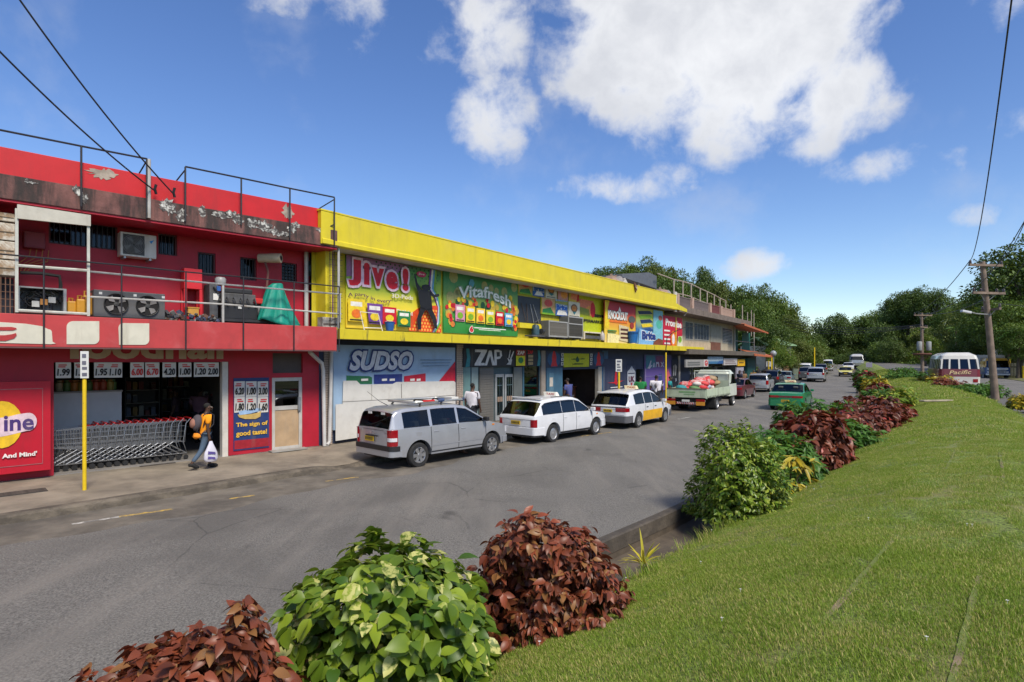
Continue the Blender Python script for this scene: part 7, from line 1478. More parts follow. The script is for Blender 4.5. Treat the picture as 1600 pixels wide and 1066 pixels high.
def person(label,loc,rz,h,shirt,trousers,shoes=None,pose=None,sleeve=.5,skirt=False,build=1.0,hat=None,group=None,shorts=False,longhair=False,seated=False):
    q=dict(lt=0,rt=0,lk=0,rk=0,la=0,ra=0,le=12,re=12,lean=0,spread=8); q.update(pose or {})
    t=thing('person',label,'person',loc,rz,group); S_=h
    def rot(v,a):a=rad(a); return Vector((v.x*math.cos(a)+v.z*math.sin(a),v.y,-v.x*math.sin(a)+v.z*math.cos(a)))   # pitch: positive swings the end forward when hanging
    fw=lambda L,a,yy=0:Vector((math.sin(rad(a))*L,yy,-math.cos(rad(a))*L))
    le=rad(q['lean']); up=lambda L,x=0,y=0:Vector((math.sin(le)*L+math.cos(le)*x,y,math.cos(le)*L-math.sin(le)*x))
    J={}; hip=Vector((0,0,.52)); J['pelvis']=(hip,(.072*build,.088*build)); J['waist']=(hip+up(.10),(.062*build,.080*build)); J['chest']=(hip+up(.21),(.068*build,.095*build)); J['neckbase']=(hip+up(.295,-.005),(.045,.06)); J['neck']=(hip+up(.335,.008),.030); J['jaw']=(hip+up(.375,.022),(.046,.040)); J['skull']=(hip+up(.42,.012),(.057,.046)); J['crown']=(hip+up(.462,.006),(.038,.032))
    E=[('pelvis','waist'),('waist','chest'),('chest','neckbase'),('neckbase','neck'),('neck','jaw'),('jaw','skull'),('skull','crown')]
    sh={}; hands={}
    for sd,n_ in ((1,'l'),(-1,'r')):
        a=q[n_+'a']; el=q[n_+'e']; s0=hip+up(.275,-.005,sd*.115*build); e0=s0+fw(.165,a,sd*.02); w0=e0+fw(.145,a+el,0)
        J[n_+'sh']=(s0,.042*build); J[n_+'el']=(e0,.026*build); J[n_+'wr']=(w0,.018); hd=fw(.045,a+el+6); J[n_+'palm']=(w0+hd,(.022,.014)); E+=[('chest',n_+'sh'),(n_+'sh',n_+'el'),(n_+'el',n_+'wr'),(n_+'wr',n_+'palm')]; hands[n_]=(w0+hd,a+el,sd)
        ta=q[n_+'t']; k=q[n_+'k']; h0=hip+Vector((0,sd*.052,-.015)); k0=h0+fw(.235,ta,0); f0=k0+fw(.235,ta-k,0); J[n_+'hip']=(h0,.062*build); J[n_+'kn']=(k0,.037*build); J[n_+'calf']=(k0.lerp(f0,.35),.036*build); J[n_+'an']=(f0,.023); fa=ta-k; J[n_+'toe']=(f0+Vector((.085*math.cos(rad(max(0,-fa*.4))),0,-.022-.05*max(0,-fa)/60)),(.024,.020)); E+=[('pelvis',n_+'hip'),(n_+'hip',n_+'kn'),(n_+'kn',n_+'calf'),(n_+'calf',n_+'an'),(n_+'an',n_+'toe')]
    low=min(J[k][0].z for k in ('ltoe','rtoe'))-.022; dz=-low if not seated else-.52
    sc_=lambda v:(v+Vector((0,0,dz)))*S_
    JJ={k:(sc_(v),tuple(c*S_ for c in r) if isinstance(r,tuple) else r*S_) for k,(v,r) in J.items()}
    me=skin_obj('body',JJ,E,SKIN,t,list(J).index('pelvis'))
    # face and fingers joined into the same body mesh
    b=MB(); hc=sc_(J['skull'][0]); jw=sc_(J['jaw'][0]); fx=Vector((math.cos(le),0,-math.sin(le))); 
    b.ball(tuple(hc.lerp(jw,.45)+fx*.060*S_),(.014*S_,.010*S_,.016*S_),6,4)
    for sd in (1,-1):b.ball(tuple(hc+Vector((0,sd*.047*S_,-.012*S_))),(.012*S_,.006*S_,.018*S_),6,4)
    b.ball(tuple(jw+fx*.042*S_-Vector((0,0,.004*S_))),(.010*S_,.016*S_,.006*S_),6,4)
    for n_,(c0,ang,sd) in hands.items():
        c=sc_(c0); d=fw(1,ang+8).normalized(); sx=Vector((0,1,0))*sd; nx=Vector((d.z,0,-d.x))
        for k,L in enumerate((.040,.046,.043,.034)):
            st=c+d*.008*S_+nx*(.013-.0088*k)*S_; b.tube([st,st+d*L*.55*S_-sx*.004*S_,st+d*L*S_-sx*.016*S_],[.0058*S_,.005*S_,.0035*S_],5)
        st=c+nx*.018*S_-d*.012*S_; b.tube([st,st+(nx*.5+d)*.018*S_,st+(nx*.3+d)*.034*S_-sx*.008*S_],[.007*S_,.006*S_,.004*S_],5)
    import bmesh
    bm=bmesh.new(); bm.from_mesh(me); m2=b.mesh('face',SKIN,80); bm.from_mesh(m2); bm.to_mesh(me); bm.free(); me.shade_smooth(); bpy.data.meshes.remove(m2)
    link('body',me,t)
    ey=MB()
    for sd in (1,-1):ey.ball(tuple(hc.lerp(jw,.12)+fx*.050*S_+Vector((0,sd*.019*S_,0))),.0065*S_,6,4)
    ey.build('eyes',mat('eye_white',(.5,.48,.45),.2),t)
    hb=MB(); hb.ball(tuple(hc+fx*-.010*S_+Vector((0,0,.011*S_))),(.050*S_,.044*S_,.045*S_),14,9,.04,random.Random(3))
    if longhair:hb.ball(tuple(hc-fx*.06*S_),(.035*S_,.04*S_,.045*S_),8,6)
    hb.build('hair',HAIRM,t,smooth=80)
    g=lambda r,k:tuple(c*S_*k for c in r) if isinstance(r,tuple) else r*S_*k
    C={k:(sc_(J[k][0]),g(J[k][1],1.16)) for k in ('waist','chest','neckbase')}; C['hem']=(sc_(J['pelvis'][0]+Vector((0,0,-.03))),(.084*build*S_,.102*build*S_)); EC=[('hem','waist'),('waist','chest'),('chest','neckbase')]
    for n_ in 'lr':
        C[n_+'sh']=(sc_(J[n_+'sh'][0]),.052*build*S_); C[n_+'cuff']=(sc_(J[n_+'sh'][0].lerp(J[n_+'el'][0],sleeve*1.5)),.044*build*S_); EC+=[('chest',n_+'sh'),(n_+'sh',n_+'cuff')]
    link('shirt',skin_obj('shirt',C,EC,shirt,t,0),t)
    C={'pel':(sc_(J['pelvis'][0]+Vector((0,0,.03))),(.079*build*S_,.095*build*S_))}; EC=[]
    for n_ in 'lr':
        C[n_+'h']=(sc_(J[n_+'hip'][0]),.068*build*S_); C[n_+'k']=(sc_(J[n_+'kn'][0]),.047*build*S_); EC+=[('pel',n_+'h'),(n_+'h',n_+'k')]
        if not shorts:C[n_+'a']=(sc_(J[n_+'an'][0].lerp(J[n_+'kn'][0],.12)),.038*build*S_); EC+=[(n_+'k',n_+'a')]
    link('trousers',skin_obj('trousers',C,EC,trousers,t,0),t)
    if not seated:
        for n_ in 'lr':
            f,to=sc_(J[n_+'an'][0]),sc_(J[n_+'toe'][0]); d=(to-f); d.z=0; d.normalize(); MB().tube([f-d*.03*S_+Vector((0,0,-.010*S_)),f+d*.02*S_+Vector((0,0,-.012*S_)),to+Vector((0,0,.0)),to+d*.028*S_-Vector((0,0,.006*S_))],[.022*S_,.032*S_,.030*S_,.016*S_],8).build('shoe',shoes or BLACK,t,smooth=70)
    return t,JJ
def cloth(nm,r,g,b_):return mat('cloth_'+nm,sc(r,g,b_),.85,var=.12,scale=4,bump=.25,bscale=12)
JEAN=cloth('jeans',74,92,112); DARKT=cloth('dark_trousers',34,36,44); WSH=cloth('white_shirt',214,210,216)
p=gpt(320,732,.165); t,J=person('boy in an orange shirt with a grey backpack walking past the red shop',(p.x,p.y,.165),rad(46),1.52,cloth('orange',240,150,14),JEAN,pose=dict(lt=14,rt=-16,lk=6,rk=22,la=-12,ra=-4,le=16,re=12,lean=4),build=.85)
ch=J['chest'][0]; o=MB().ball((0,0,0),(.105,.135,.19),12,8,.05,random.Random(1)).build('backpack',cloth('pack_grey',74,68,74),smooth=70); o.location=t.matrix_basis @ (ch+Vector((-.19,0,-.04))); o.rotation_euler=(0,.15,rad(46)); tag(o,'grey and brown backpack carried by the boy in orange','backpack')
MB().ball((-.08,0,-.02),(.07,.10,.11),10,7,.05,random.Random(2)).build('front_pocket',cloth('pack_pink',150,104,88),o,smooth=70)
for s_ in (.09,-.09):MB().tube([(.08,s_,.17),(.20,s_,.27),(.31,s_,.20),(.33,s_,.0),(.2,s_,-.2)],.016,5).build('strap',DARKT,o)
hp=J['rpalm'][0]; o=MB().lathe([(.03,0),(.05,-.06),(.14,-.26),(.16,-.4),(.12,-.47),(.001,-.48)],12).build('carrier_bag',mat('bag_white',(.62,.60,.68),.4,var=.08),smooth=60); o.scale=(1,.45,1); o.location=t.matrix_basis @ (hp+Vector((.02,0,-.03))); o.rotation_euler=(0,0,rad(46)); tag(o,'white plastic carrier bag with purple print held by the boy','bag')
for k in range(2):MB().prism([(-.08,-.165+.02*k,-.22-.12*k),(.07,-.165+.02*k,-.25-.12*k),(.08,-.17+.02*k,-.30-.12*k),(-.09,-.17+.02*k,-.28-.12*k)],(0,-.01,0)).build('printed_mark',flat(84,70,140),o)
hp=J['pelvis'][0]; o=MB().ball((0,0,0),(.09,.055,.065),10,7,.22,random.Random(5)).build('orange_bundle',cloth('orange2',222,134,30),smooth=70); o.location=t.matrix_basis @ (hp+Vector((-.20,-.06,-.02))); tag(o,'orange bundle hanging at the boy in orange under his backpack','bundle'); MB().tube([(0,0,.08),(.05,0,.18)],.012,5).build('cord',DARKT,o)
def pat(px,Y,z=.165):p=along(px,Y); return (p.x,p.y,z)
person('man in a loose white shirt walking past the ZAP shop',pat(738,19.6),rad(60),1.72,WSH,DARKT,pose=dict(lt=10,rt=-12,lk=4,rk=16,la=-8,ra=8),build=1.08)
person('person in a blue shirt standing in the shop doorway with a hand low',pat(889,24.8,.19),rad(140),1.70,cloth('blue',66,74,128),DARKT,pose=dict(la=6,ra=14,re=30,lean=6))
person('person in a bright green shirt behind the taxi with yellow doors',pat(1000.5,29.0),rad(80),1.66,cloth('green',22,116,60),DARKT,pose=dict(la=4,ra=-4),build=1.2)
t,J=person('man in a white shirt with a shoulder strap behind the flatbed truck',pat(1025.5,28.6),rad(70),1.74,WSH,DARKT,pose=dict(la=-6,ra=8,lt=6,rt=-8),build=1.2)
ch=J['chest'][0]; o=MB().ball((0,0,0),(.07,.1,.12),10,7,.05).build('shoulder_bag',cloth('bag_grey',120,116,120),smooth=70); o.location=t.matrix_basis @ (ch+Vector((-.16,.0,-.05))); tag(o,'small grey bag on the back of the man by the truck','bag'); MB().tube([(.0,.12,.1),(.1,.2,.22),(.26,.1,.1)],.012,5).build('strap',DARKT,o)
person('person in a teal shirt standing by the tailgate of the truck',pat(1047,31.5),rad(-20),1.6,cloth('teal',26,130,134),DARKT,pose=dict(la=10,ra=6),build=1.1)
person('person in a purple top standing inside the dim red shop',(RF.world(RF.at(312,640,4.2)[0],4.2,.186)),rad(100),1.66,cloth('purple',120,84,100),DARKT,pose=dict(la=12,ra=12,le=40,re=40),build=1.1,longhair=True)
person('person in dark clothes standing deeper in the red shop',(RF.world(RF.at(275,640,4.8)[0],4.8,.186)),rad(200),1.62,cloth('dusk',70,52,60),DARKT,pose=dict(la=6,ra=10),build=1.1)
person('person in dark clothes standing by the shop at the truck cab',pat(1156,44.0),rad(200),1.7,cloth('navy',40,44,66),DARKT)
person('person in a tan top before the small yellow hanging sign',pat(1162,46.0),rad(250),1.64,cloth('tan',130,100,72),DARKT)
person('person in a yellow top beyond the parked pale estate car',pat(1177.5,51.5),rad(240),1.6,cloth('yellow',196,140,20),DARKT)
person('person in black standing beyond the person in yellow',pat(1185,54),rad(230),1.72,cloth('black',22,22,28),DARKT)
# driver of the silver car
c,s_=math.cos(van1.rotation_euler.z),math.sin(van1.rotation_euler.z); lx,ly=.02,-.36
person('driver in a dark red shirt sitting in the silver estate car',(van1.location.x+lx*c-ly*s_,van1.location.y+lx*s_+ly*c,.60),van1.rotation_euler.z,1.66,cloth('maroon',96,30,34),DARKT,pose=dict(lt=80,rt=80,lk=60,rk=60,la=45,ra=50,le=30,re=30,lean=-8),seated=True)
# ================================================================= vegetation
def leaf_mat(nm,lo,hi,alt=None,aamt=0.0,trans=.25,rough=.5,scale=.6,spec=.4,vein=None):
    if nm in MATS:return MATS[nm]
    m=bpy.data.materials.new(nm); m.use_nodes=True; w=NT(m.node_tree); out=w.n('ShaderNodeOutputMaterial'); p=w.n('ShaderNodeBsdfPrincipled'); g=w.n('ShaderNodeNewGeometry'); oi=w.n('ShaderNodeObjectInfo')
    r=w.math('FRACT',w.math('ADD',g.outputs['Random Per Island'],oi.outputs['Random'])); c=w.mix(r,lo,hi); c=w.mix(w.math('MULTIPLY',w.smooth(w.noise(g.outputs['Position'],scale,3),.4,.65),.55),c,lo)
    if alt:
        co=w.n('ShaderNodeTexCoord').outputs['Object'] if vein else g.outputs['Position']
        pick=w.smooth(w.math('ADD',w.math('FRACT',w.math('MULTIPLY',r,7.31)),w.math('MULTIPLY',w.math('SUBTRACT',w.noise(g.outputs['Position'],1.3,4),.5),.9 if nm=='grass_blade' else 0.0)),1-aamt,1-aamt+.04)
        if vein:pick=w.math('MULTIPLY',pick,w.smooth(w.noise(g.outputs['Position'],22,3),.38,.56))
        c=w.mix(pick,c,alt)
    w.link(c,p.inputs['Base Color']); p.inputs['Roughness'].default_value=rough; p.inputs['Specular IOR Level'].default_value=spec
    tl=w.n('ShaderNodeBsdfTranslucent'); w.link(w.mix(.4,c,(.35,.42,.04) if lo[1]>lo[0] else (.4,.10,.04)),tl.inputs[0]); mx=w.n('ShaderNodeMixShader'); mx.inputs[0].default_value=trans; w.link(p.outputs[0],mx.inputs[1]); w.link(tl.outputs[0],mx.inputs[2]); w.link(mx.outputs[0],out.inputs[0]); MATS[nm]=m; return m
def leaf_tmpl(L,Wd,droop,fold,nseg=4,wave=0.0):
    """one leaf pointing along +x, top up: vertices and quads"""
    V=[]; F=[]
    for i in range(nseg+1):
        t=i/nseg; w=Wd*.5*(math.sin(math.pi*min(1,t**.75*1.0))**.8 if 0<t<1 else .02 if t==0 else .0); x=L*t; z=-droop*L*t*t
        V+=[(x,-w,z+fold*w+wave*w*math.sin(t*9)),(x,0,z),(x,w,z+fold*w-wave*w*math.sin(t*8))]
    for i in range(nseg):a=3*i; F+=[(a,a+3,a+4,a+1),(a+1,a+4,a+5,a+2)]
    return np.array(V),np.array(F)
def basis(D,U):
    """rows of rotation matrices with x along D and z near U"""
    D=D/np.linalg.norm(D,axis=1)[:,None]; Y=np.cross(U,D); Y /= np.maximum(np.linalg.norm(Y,axis=1),1e-6)[:,None]; Z=np.cross(D,Y); return np.stack([D,Y,Z],2)
def joined(name,tmpl,P_,R_,S_,m,parent=None):
    V,F=tmpl; n=len(P_); VV=np.einsum('nij,vj->nvi',R_,V)*S_[:,None,None]+P_[:,None,:]; FF=(F[None]+(np.arange(n)*len(V))[:,None,None]).reshape(-1,F.shape[1])
    return np_mesh(name,VV.reshape(-1,3),FF,m,True)
BARK=mat('bark',(.075,.058,.042),.9,var=.3,scale=4,bump=.5,bscale=14)
def shrub(name,lab,center,size,tmpl,m,n_tips,per_tip,leafsize,parts,cat='shrub',group=None,seed=0,lumps=7,droop=.35,stems=16,openness=.0,keep=None,inner=.5,bottom=-.15):
    """rounded shrub: leaf rosettes at shoot tips over a lumpy dome; the leaves that show largest are parts"""
    r=np.random.default_rng(seed); c=np.array(center,float); sx,sy,sz=size; t=thing(name,lab,cat,tuple(c),0,group)
    lu=r.normal(size=(lumps,3)); lu[:,2]=np.abs(lu[:,2])*.8; lu /= np.linalg.norm(lu,axis=1)[:,None]
    d=r.normal(size=(n_tips*3,3)); d /= np.linalg.norm(d,axis=1)[:,None]; d=d[d[:,2]>bottom][:n_tips]; n=len(d)
    rad_=(np.abs(d)**3).sum(1)**(-1/3)*(.72+(.30 if parts else .24)*np.max(np.exp(-((1-d @ lu.T)/.07)),axis=1)+r.normal(0,.05,n))
    gd=r.normal(size=(9,3)); gd[:,1]-=.6; gd /= np.linalg.norm(gd,axis=1)[:,None]; gap=np.max(d @ gd.T,axis=1)>(.975 if parts else 2); rad_=np.where(gap & (r.random(n)<.85),rad_*.55,rad_)
    depth=np.where(r.random(n)<inner,r.uniform(.45,.95,n),1.0); rad_=rad_*depth
    tip=d*rad_[:,None]*np.array([sx,sy,sz])+np.array([0,0,sz*.0]); tip[:,2]=np.maximum(tip[:,2],.02)+.0
    a=r.uniform(0,2*math.pi,(n,per_tip)) ; el=r.uniform(-1.15,.5,(n,per_tip))-droop
    out=d/np.array([sx,sy,sz]); out /= np.linalg.norm(out,axis=1)[:,None]
    h=np.stack([np.cos(a),np.sin(a),np.zeros_like(a)],2); D=h*np.cos(el)[...,None]+np.array([0,0,1.0])*np.sin(el)[...,None]+out[:,None,:]*.85
    D=D.reshape(-1,3); P_=(tip[:,None,:]+out[:,None,:]*r.uniform(-.06,.03,(n,per_tip,1))*sz+h*.008).reshape(-1,3); U=np.repeat(out,per_tip,0)*.8+np.array([0,0,.8])+r.normal(0,.5,(len(P_),3)); S_=leafsize*r.uniform(.45,1.4,len(P_)); R_=basis(D,U)
    if parts:
        w=P_+c; dist=np.linalg.norm(w-np.array([0,0,CAM_H]),axis=1); facing=np.einsum('ij,ij->i',np.repeat(out,per_tip,0),(np.array([0,0,CAM_H])-w)/dist[:,None]); score=S_/dist*np.where(facing>-.05,1,.3)*np.repeat(np.where(depth>.97,1,.4),per_tip); order=np.argsort(-score); big,rest=order[:300],order[300:]
        lm=np_mesh('leaf',tmpl[0],tmpl[1],m,True)
        for i in big:
            o=link('leaf',lm,t); M4=Matrix(R_[i].tolist()).to_4x4(); M4.translation=P_[i]; o.matrix_basis=M4 @ Matrix.Scale(float(S_[i]),4)
        link('leaves',joined('leaves',tmpl,P_[rest],R_[rest],S_[rest],m),t,kind='stuff')
    else:link('leaves',joined('leaves',tmpl,P_,R_,S_,m),t,kind='stuff')
    b=MB(); rr=random.Random(seed)
    for k in range(stems):
        q=tip[rr.randrange(n)]*.8; b.tube([(rr.uniform(-.1,.1),rr.uniform(-.1,.1),-.15),tuple(q*np.array([.45,.45,.35])),tuple(q)],[.02,.013,.006],5)
    b.build('stems',BARK,t,smooth=60); return t
ACAL=leaf_mat('copperleaf',(.11,.032,.014),(.30,.074,.034),(.26,.12,.04),.18,.20,.42,3.0)
VARI=leaf_mat('variegated_leaf',(.045,.11,.010),(.29,.38,.03),(.62,.60,.20),.15,.3,.42,2.5,vein=True)
OLIV=leaf_mat('glossy_leaf',(.065,.14,.010),(.24,.33,.03),(.30,.36,.05),.3,.2,.35,2.5)
DRED=leaf_mat('dark_red_leaf',(.09,.027,.014),(.25,.066,.032),(.42,.06,.05),.07,.18,.42,2.0)
GRNL=leaf_mat('mid_green_leaf',(.04,.12,.015),(.11,.24,.03),None,0,.25,.5,2.0)
CROT=leaf_mat('croton_leaf',(.35,.28,.02),(.60,.48,.04),(.12,.2,.02),.3,.25,.4,2.0)
LT_A=leaf_tmpl(1,.58,.45,.35); LT_V=leaf_tmpl(1,.70,.35,.22,5,.05); LT_O=leaf_tmpl(1,.42,.15,.3,3); LT_S=leaf_tmpl(1,.40,.2,.3,2)
def sp(px,py,z):return gpt(px,py,z)
# nearest shrubs beside the lawn
shrub('copperleaf_shrub','nearest dark red leafy shrub at the corner of the lawn',(-1.97,3.42,.06),(.70,.62,1.12),LT_A,ACAL,1300,8,.086,True,seed=1,group='shrubs along the drain')
shrub('variegated_shrub','big bright green shrub with large cream-splashed leaves between two red ones',(-.99,4.72,.06),(1.0,.82,1.24),LT_V,VARI,1250,5,.128,True,seed=2,group='shrubs along the drain',inner=.45)
shrub('copperleaf_shrub','dark red leafy shrub beside the big green one',(.36,5.75,.05),(.76,.68,1.24),LT_A,ACAL,1500,8,.088,True,seed=3,group='shrubs along the drain')
shrub('glossy_shrub','rounded green shrub of small glossy leaves above the open drain',(3.87,9.95,.0),(.82,.80,1.56),LT_O,OLIV,2300,7,.085,False,seed=4,group='shrubs along the drain',lumps=12)
shrub('copperleaf_shrub','tall dark wine-red shrub beside the yellow croton',(6.75,13.1,.1),(1.05,.85,1.5),LT_A,DRED,620,7,.18,False,seed=6,group='shrubs along the drain')
shrub('fern_shrub','pale green feathery shrub between the glossy shrub and the wine-red one',(5.55,11.9,.15),(.85,.7,1.25),LT_S,GRNL,420,7,.17,False,seed=7,group='shrubs along the drain',inner=.3)
shrub('croton','yellow-leaved croton leaning out before the wine-red shrub',(5.35,11.15,.25),(.6,.5,.8),leaf_tmpl(1,.22,.3,.3,4),CROT,20,6,.30,False,seed=8,group='shrubs along the drain',inner=.2)
shrub('green_shrub','light green upright shrub behind the wine-red one',(8.0,15.9,.1),(.85,.8,1.55),LT_S,GRNL,420,7,.22,False,seed=9,group='shrubs along the drain')
shrub('green_shrub','low mid-green shrub at the lawn edge before the long red hedge',(8.9,15.5,.35),(.9,.7,.8),LT_S,GRNL,380,7,.18,False,seed=10,group='shrubs along the drain')
for k,(px,Y,z,s_,hgt,m,lt,ls,lab) in enumerate([(1340,17.3,.2,.95,1.15,DRED,LT_A,.19,'dark red shrub with a scarlet patch in the long hedge'),(1368,18.6,.25,1.0,1.2,DRED,LT_A,.19,'dark red shrub in the middle of the long hedge'),(1392,20.2,.3,.95,1.1,DRED,LT_A,.19,'dark red shrub at the lawn end of the long hedge'),(1352,21.5,.1,1.0,1.5,DRED,LT_A,.19,'dark red shrub at the road side of the long hedge'),(1316,18.6,.1,.75,1.35,GRNL,LT_S,.22,'light green shrub poking up beside the wine-red one'),
    (1396,25.5,.3,1.0,1.2,leaf_mat('lime_leaf',(.10,.20,.02),(.26,.34,.04),(.45,.42,.05),.2),LT_S,.26,'yellow-green spreading shrub beyond the red hedge'),(1372,28,.2,.85,1.2,GRNL,LT_S,.26,'green shrub half behind the yellow-green one'),(1376,33,.3,.8,1.2,DRED,LT_A,.3,'dark red shrub beyond the yellow-green one'),(1368,39,.3,.8,1.2,CROT,LT_S,.3,'yellow shrub farther along the drain'),(1360,46,.3,.9,1.2,GRNL,LT_S,.32,'green shrub farther along the drain'),(1354,55,.3,1.0,1.2,DRED,LT_A,.34,'small dark red shrub near the far end of the drain'),(1350,66,.3,1.1,1.3,GRNL,LT_S,.36,'last green shrub at the far end of the drain')]):
    p=along(px,Y); shrub('hedge_shrub',lab,(p.x,p.y,z),(s_,s_*.85,hgt),lt,m,340,6,ls,False,seed=20+k,group='shrubs along the drain',stems=5)
for k,(px,Y,z,s_,hgt,m,ls,lab) in enumerate([(1425,52,.8,1.5,1.1,GRNL,.3,'green shrub at the foot of the transformer pole'),(1408,56,.8,1.6,1.3,GRNL,.3,'dark green shrub left of the transformer pole'),(1455,45,.8,1.0,.8,CROT,.28,'yellow flowering shrub before the minibus'),(1468,41,.8,1.0,.8,CROT,.26,'second yellow shrub before the minibus'),(1481,37,.8,.9,.75,ACAL,.24,'small red shrub behind the rear of the minibus'),(1500,35,.80,1.2,.34,GRNL,.22,'low green shrub under the minibus bumper'),(1522,33,.80,1.2,.48,GRNL,.22,'low green shrub between minibus and pole'),(1540,30.5,.84,1.0,.62,GRNL,.2,'low green shrub at the foot of the lawn pole'),(1594,22,.92,.42,.42,CROT,.17,'bright yellow plant at the edge of the service road')]):
    p=along(px,Y); shrub('verge_shrub',lab,(p.x,p.y,z),(s_,s_*.8,hgt),LT_S,m,220,6,ls,False,seed=50+k,group='shrubs along the service road',stems=5)
# small yellow strap-leaved plant by the drain
p=gpt(1006,880,.06); t=thing('yellow_plant','small bright yellow strap-leaved plant at the edge of the drain','plant',(p.x,p.y,.04)); YLF=leaf_mat('yellow_strap',(.50,.42,.02),(.66,.56,.04),(.30,.36,.03),.2,.3,.4); rg=random.Random(9)
for k in range(22):
    a=rg.uniform(0,6.28); L=rg.uniform(.22,.46); el=rg.uniform(.35,1.35); V,F=leaf_tmpl(L,.035,rg.uniform(.1,.5),.35,6); M3=Matrix.Rotation(a,3,'Z') @ Matrix.Rotation(-el,3,'Y'); o=link('leaf',np_mesh('leaf',V,F,YLF,True),t); o.matrix_basis=M3.to_4x4()
# grass blades over the lawn and long blades at its edge
GRASSM=leaf_mat('grass_blade',(.17,.28,.028),(.33,.42,.06),(.54,.47,.18),.26,.34,.55,.9,.25)
def grass_patch(nm,n,R_,hmin,hmax,wd,seed):
    r=np.random.default_rng(seed); q=R_*np.sqrt(r.random(n)); a=r.uniform(0,2*math.pi,n); x,y=q*np.cos(a),q*np.sin(a); h=r.uniform(hmin,hmax,n); th=r.uniform(0,2*math.pi,n); lean=r.uniform(.1,.9,n)*h; dx,dy=np.cos(th),np.sin(th); px_,py_=-dy*wd,dx*wd; V=np.zeros((n,5,3))
    V[:,0]=np.stack([x-px_,y-py_,np.zeros(n)-.004],1); V[:,1]=np.stack([x+px_,y+py_,np.zeros(n)-.004],1); V[:,2]=np.stack([x-px_*.7+dx*lean*.4,y-py_*.7+dy*lean*.4,h*.6],1); V[:,3]=np.stack([x+px_*.7+dx*lean*.4,y+py_*.7+dy*lean*.4,h*.6],1); V[:,4]=np.stack([x+dx*lean,y+dy*lean,h],1)
    b=np.arange(n)[:,None]*5; F=np.concatenate([b+[0,1,3],b+[0,3,2],b+[2,3,4]]); return np_mesh(nm,V.reshape(-1,3),F,GRASSM,True)
def lawn_spots(zones,seed):
    """random points over the lawn: (s0, s1, d0, d1, per square metre)"""
    r=np.random.default_rng(seed); out=[]
    for s0,s1,d0,d1,den in zones:
        n=int((s1-s0)*(d1-d0)*den)
        for _ in range(n):
            s,d=r.uniform(s0,s1),r.uniform(d0,d1); dv=dverge(s)
            if d>dv:continue
            q=1.15+4.85*(d-1.13)/(dv-1.13); z=zlawn(s,q)+.02*math.sin(s*1.7+d*2.1)*math.sin(d*1.3+s*.6); e=.05; z2=zlawn(s,q+e); slope=math.atan2(z2-zlawn(s,q-e),2*e)
            if abs(d-np.interp(s,[-9,7],[3.45,3.95]))<.045 and r.random()<.75 and math.sin(s*1.3)>-.4:continue
            if abs(d-np.interp(s,[-9,7],[4.25,4.6]))<.045 and r.random()<.75 and math.sin(s*1.1+1)>-.4:continue
            out.append((RP(s,d,z),heading(s),slope,r.uniform(0,6.28),r.uniform(.75,1.3)))
    return out
def scatter(name,me,spots,lab):
    """blades as one object: a cloud of points carrying instances of one tuft through geometry nodes"""
    V=np.array([s_[0] for s_ in spots],np.float32); rot=np.zeros((len(spots),3),np.float32); sc_=np.array([s_[4] for s_ in spots],np.float32)
    for i,(p,h,sl,a,_) in enumerate(spots):rot[i]=(Matrix.Rotation(h,3,'Z') @ Matrix.Rotation(-sl,3,'X') @ Matrix.Rotation(a,3,'Z')).to_euler() if True else 0
    m=bpy.data.meshes.new(name); m.vertices.add(len(V)); m.vertices.foreach_set('co',V.ravel()); at=m.attributes.new('rot','FLOAT_VECTOR','POINT'); at.data.foreach_set('vector',rot.ravel()); at=m.attributes.new('siz','FLOAT','POINT'); at.data.foreach_set('value',sc_); m.update(); m.materials.append(GRASSM)
    o=link(name,m); o['kind']='stuff'; o['label']=lab; o['category']='grass'
    src=bpy.data.objects.new(name+'_tuft',me)
    g=bpy.data.node_groups.new(name,'GeometryNodeTree'); g.interface.new_socket('Geometry',in_out='INPUT',socket_type='NodeSocketGeometry'); g.interface.new_socket('Geometry',in_out='OUTPUT',socket_type='NodeSocketGeometry')
    N=g.nodes.new; gi,go=N('NodeGroupInput'),N('NodeGroupOutput'); ip_=N('GeometryNodeInstanceOnPoints'); ob=N('GeometryNodeObjectInfo'); ob.inputs['Object'].default_value=src; ob.inputs['As Instance'].default_value=True
    a1=N('GeometryNodeInputNamedAttribute'); a1.data_type='FLOAT_VECTOR'; a1.inputs[0].default_value='rot'; a2=N('GeometryNodeInputNamedAttribute'); a2.data_type='FLOAT'; a2.inputs[0].default_value='siz'; mp=N('GeometryNodeMeshToPoints')
    L=g.links.new; L(gi.outputs[0],mp.inputs[0]); L(mp.outputs[0],ip_.inputs['Points']); L(ob.outputs['Geometry'],ip_.inputs['Instance']); L(a1.outputs['Attribute'],ip_.inputs['Rotation']); L(a2.outputs['Attribute'],ip_.inputs['Scale']); L(ip_.outputs[0],go.inputs[0])
    md=o.modifiers.new('tufts','NODES'); md.node_group=g; return o
scatter('grass',grass_patch('grass_tuft',130,.12,.008,.030,.0018,1),lawn_spots([(-8.5,-1,1.1,6.0,150),(-1,8,1.1,6.0,70)],1),'short mown green and straw-coloured grass of the lawn')
scatter('grass',grass_patch('grass_tuft',80,.22,.012,.042,.004,2),lawn_spots([(8,24,1.1,6.0,30)],2),'short mown grass of the lawn farther along')
scatter('grass',grass_patch('grass_tuft',60,.4,.03,.10,.009,3),lawn_spots([(24,90,1.1,6.0,6)],3),'distant strip of mown grass between the two roads')
scatter('grass',grass_patch('grass_tuft',16,.07,.07,.20,.0035,4),lawn_spots([(-7,16,1.08,1.32,22)],4),'longer ragged grass along the edge of the drain')
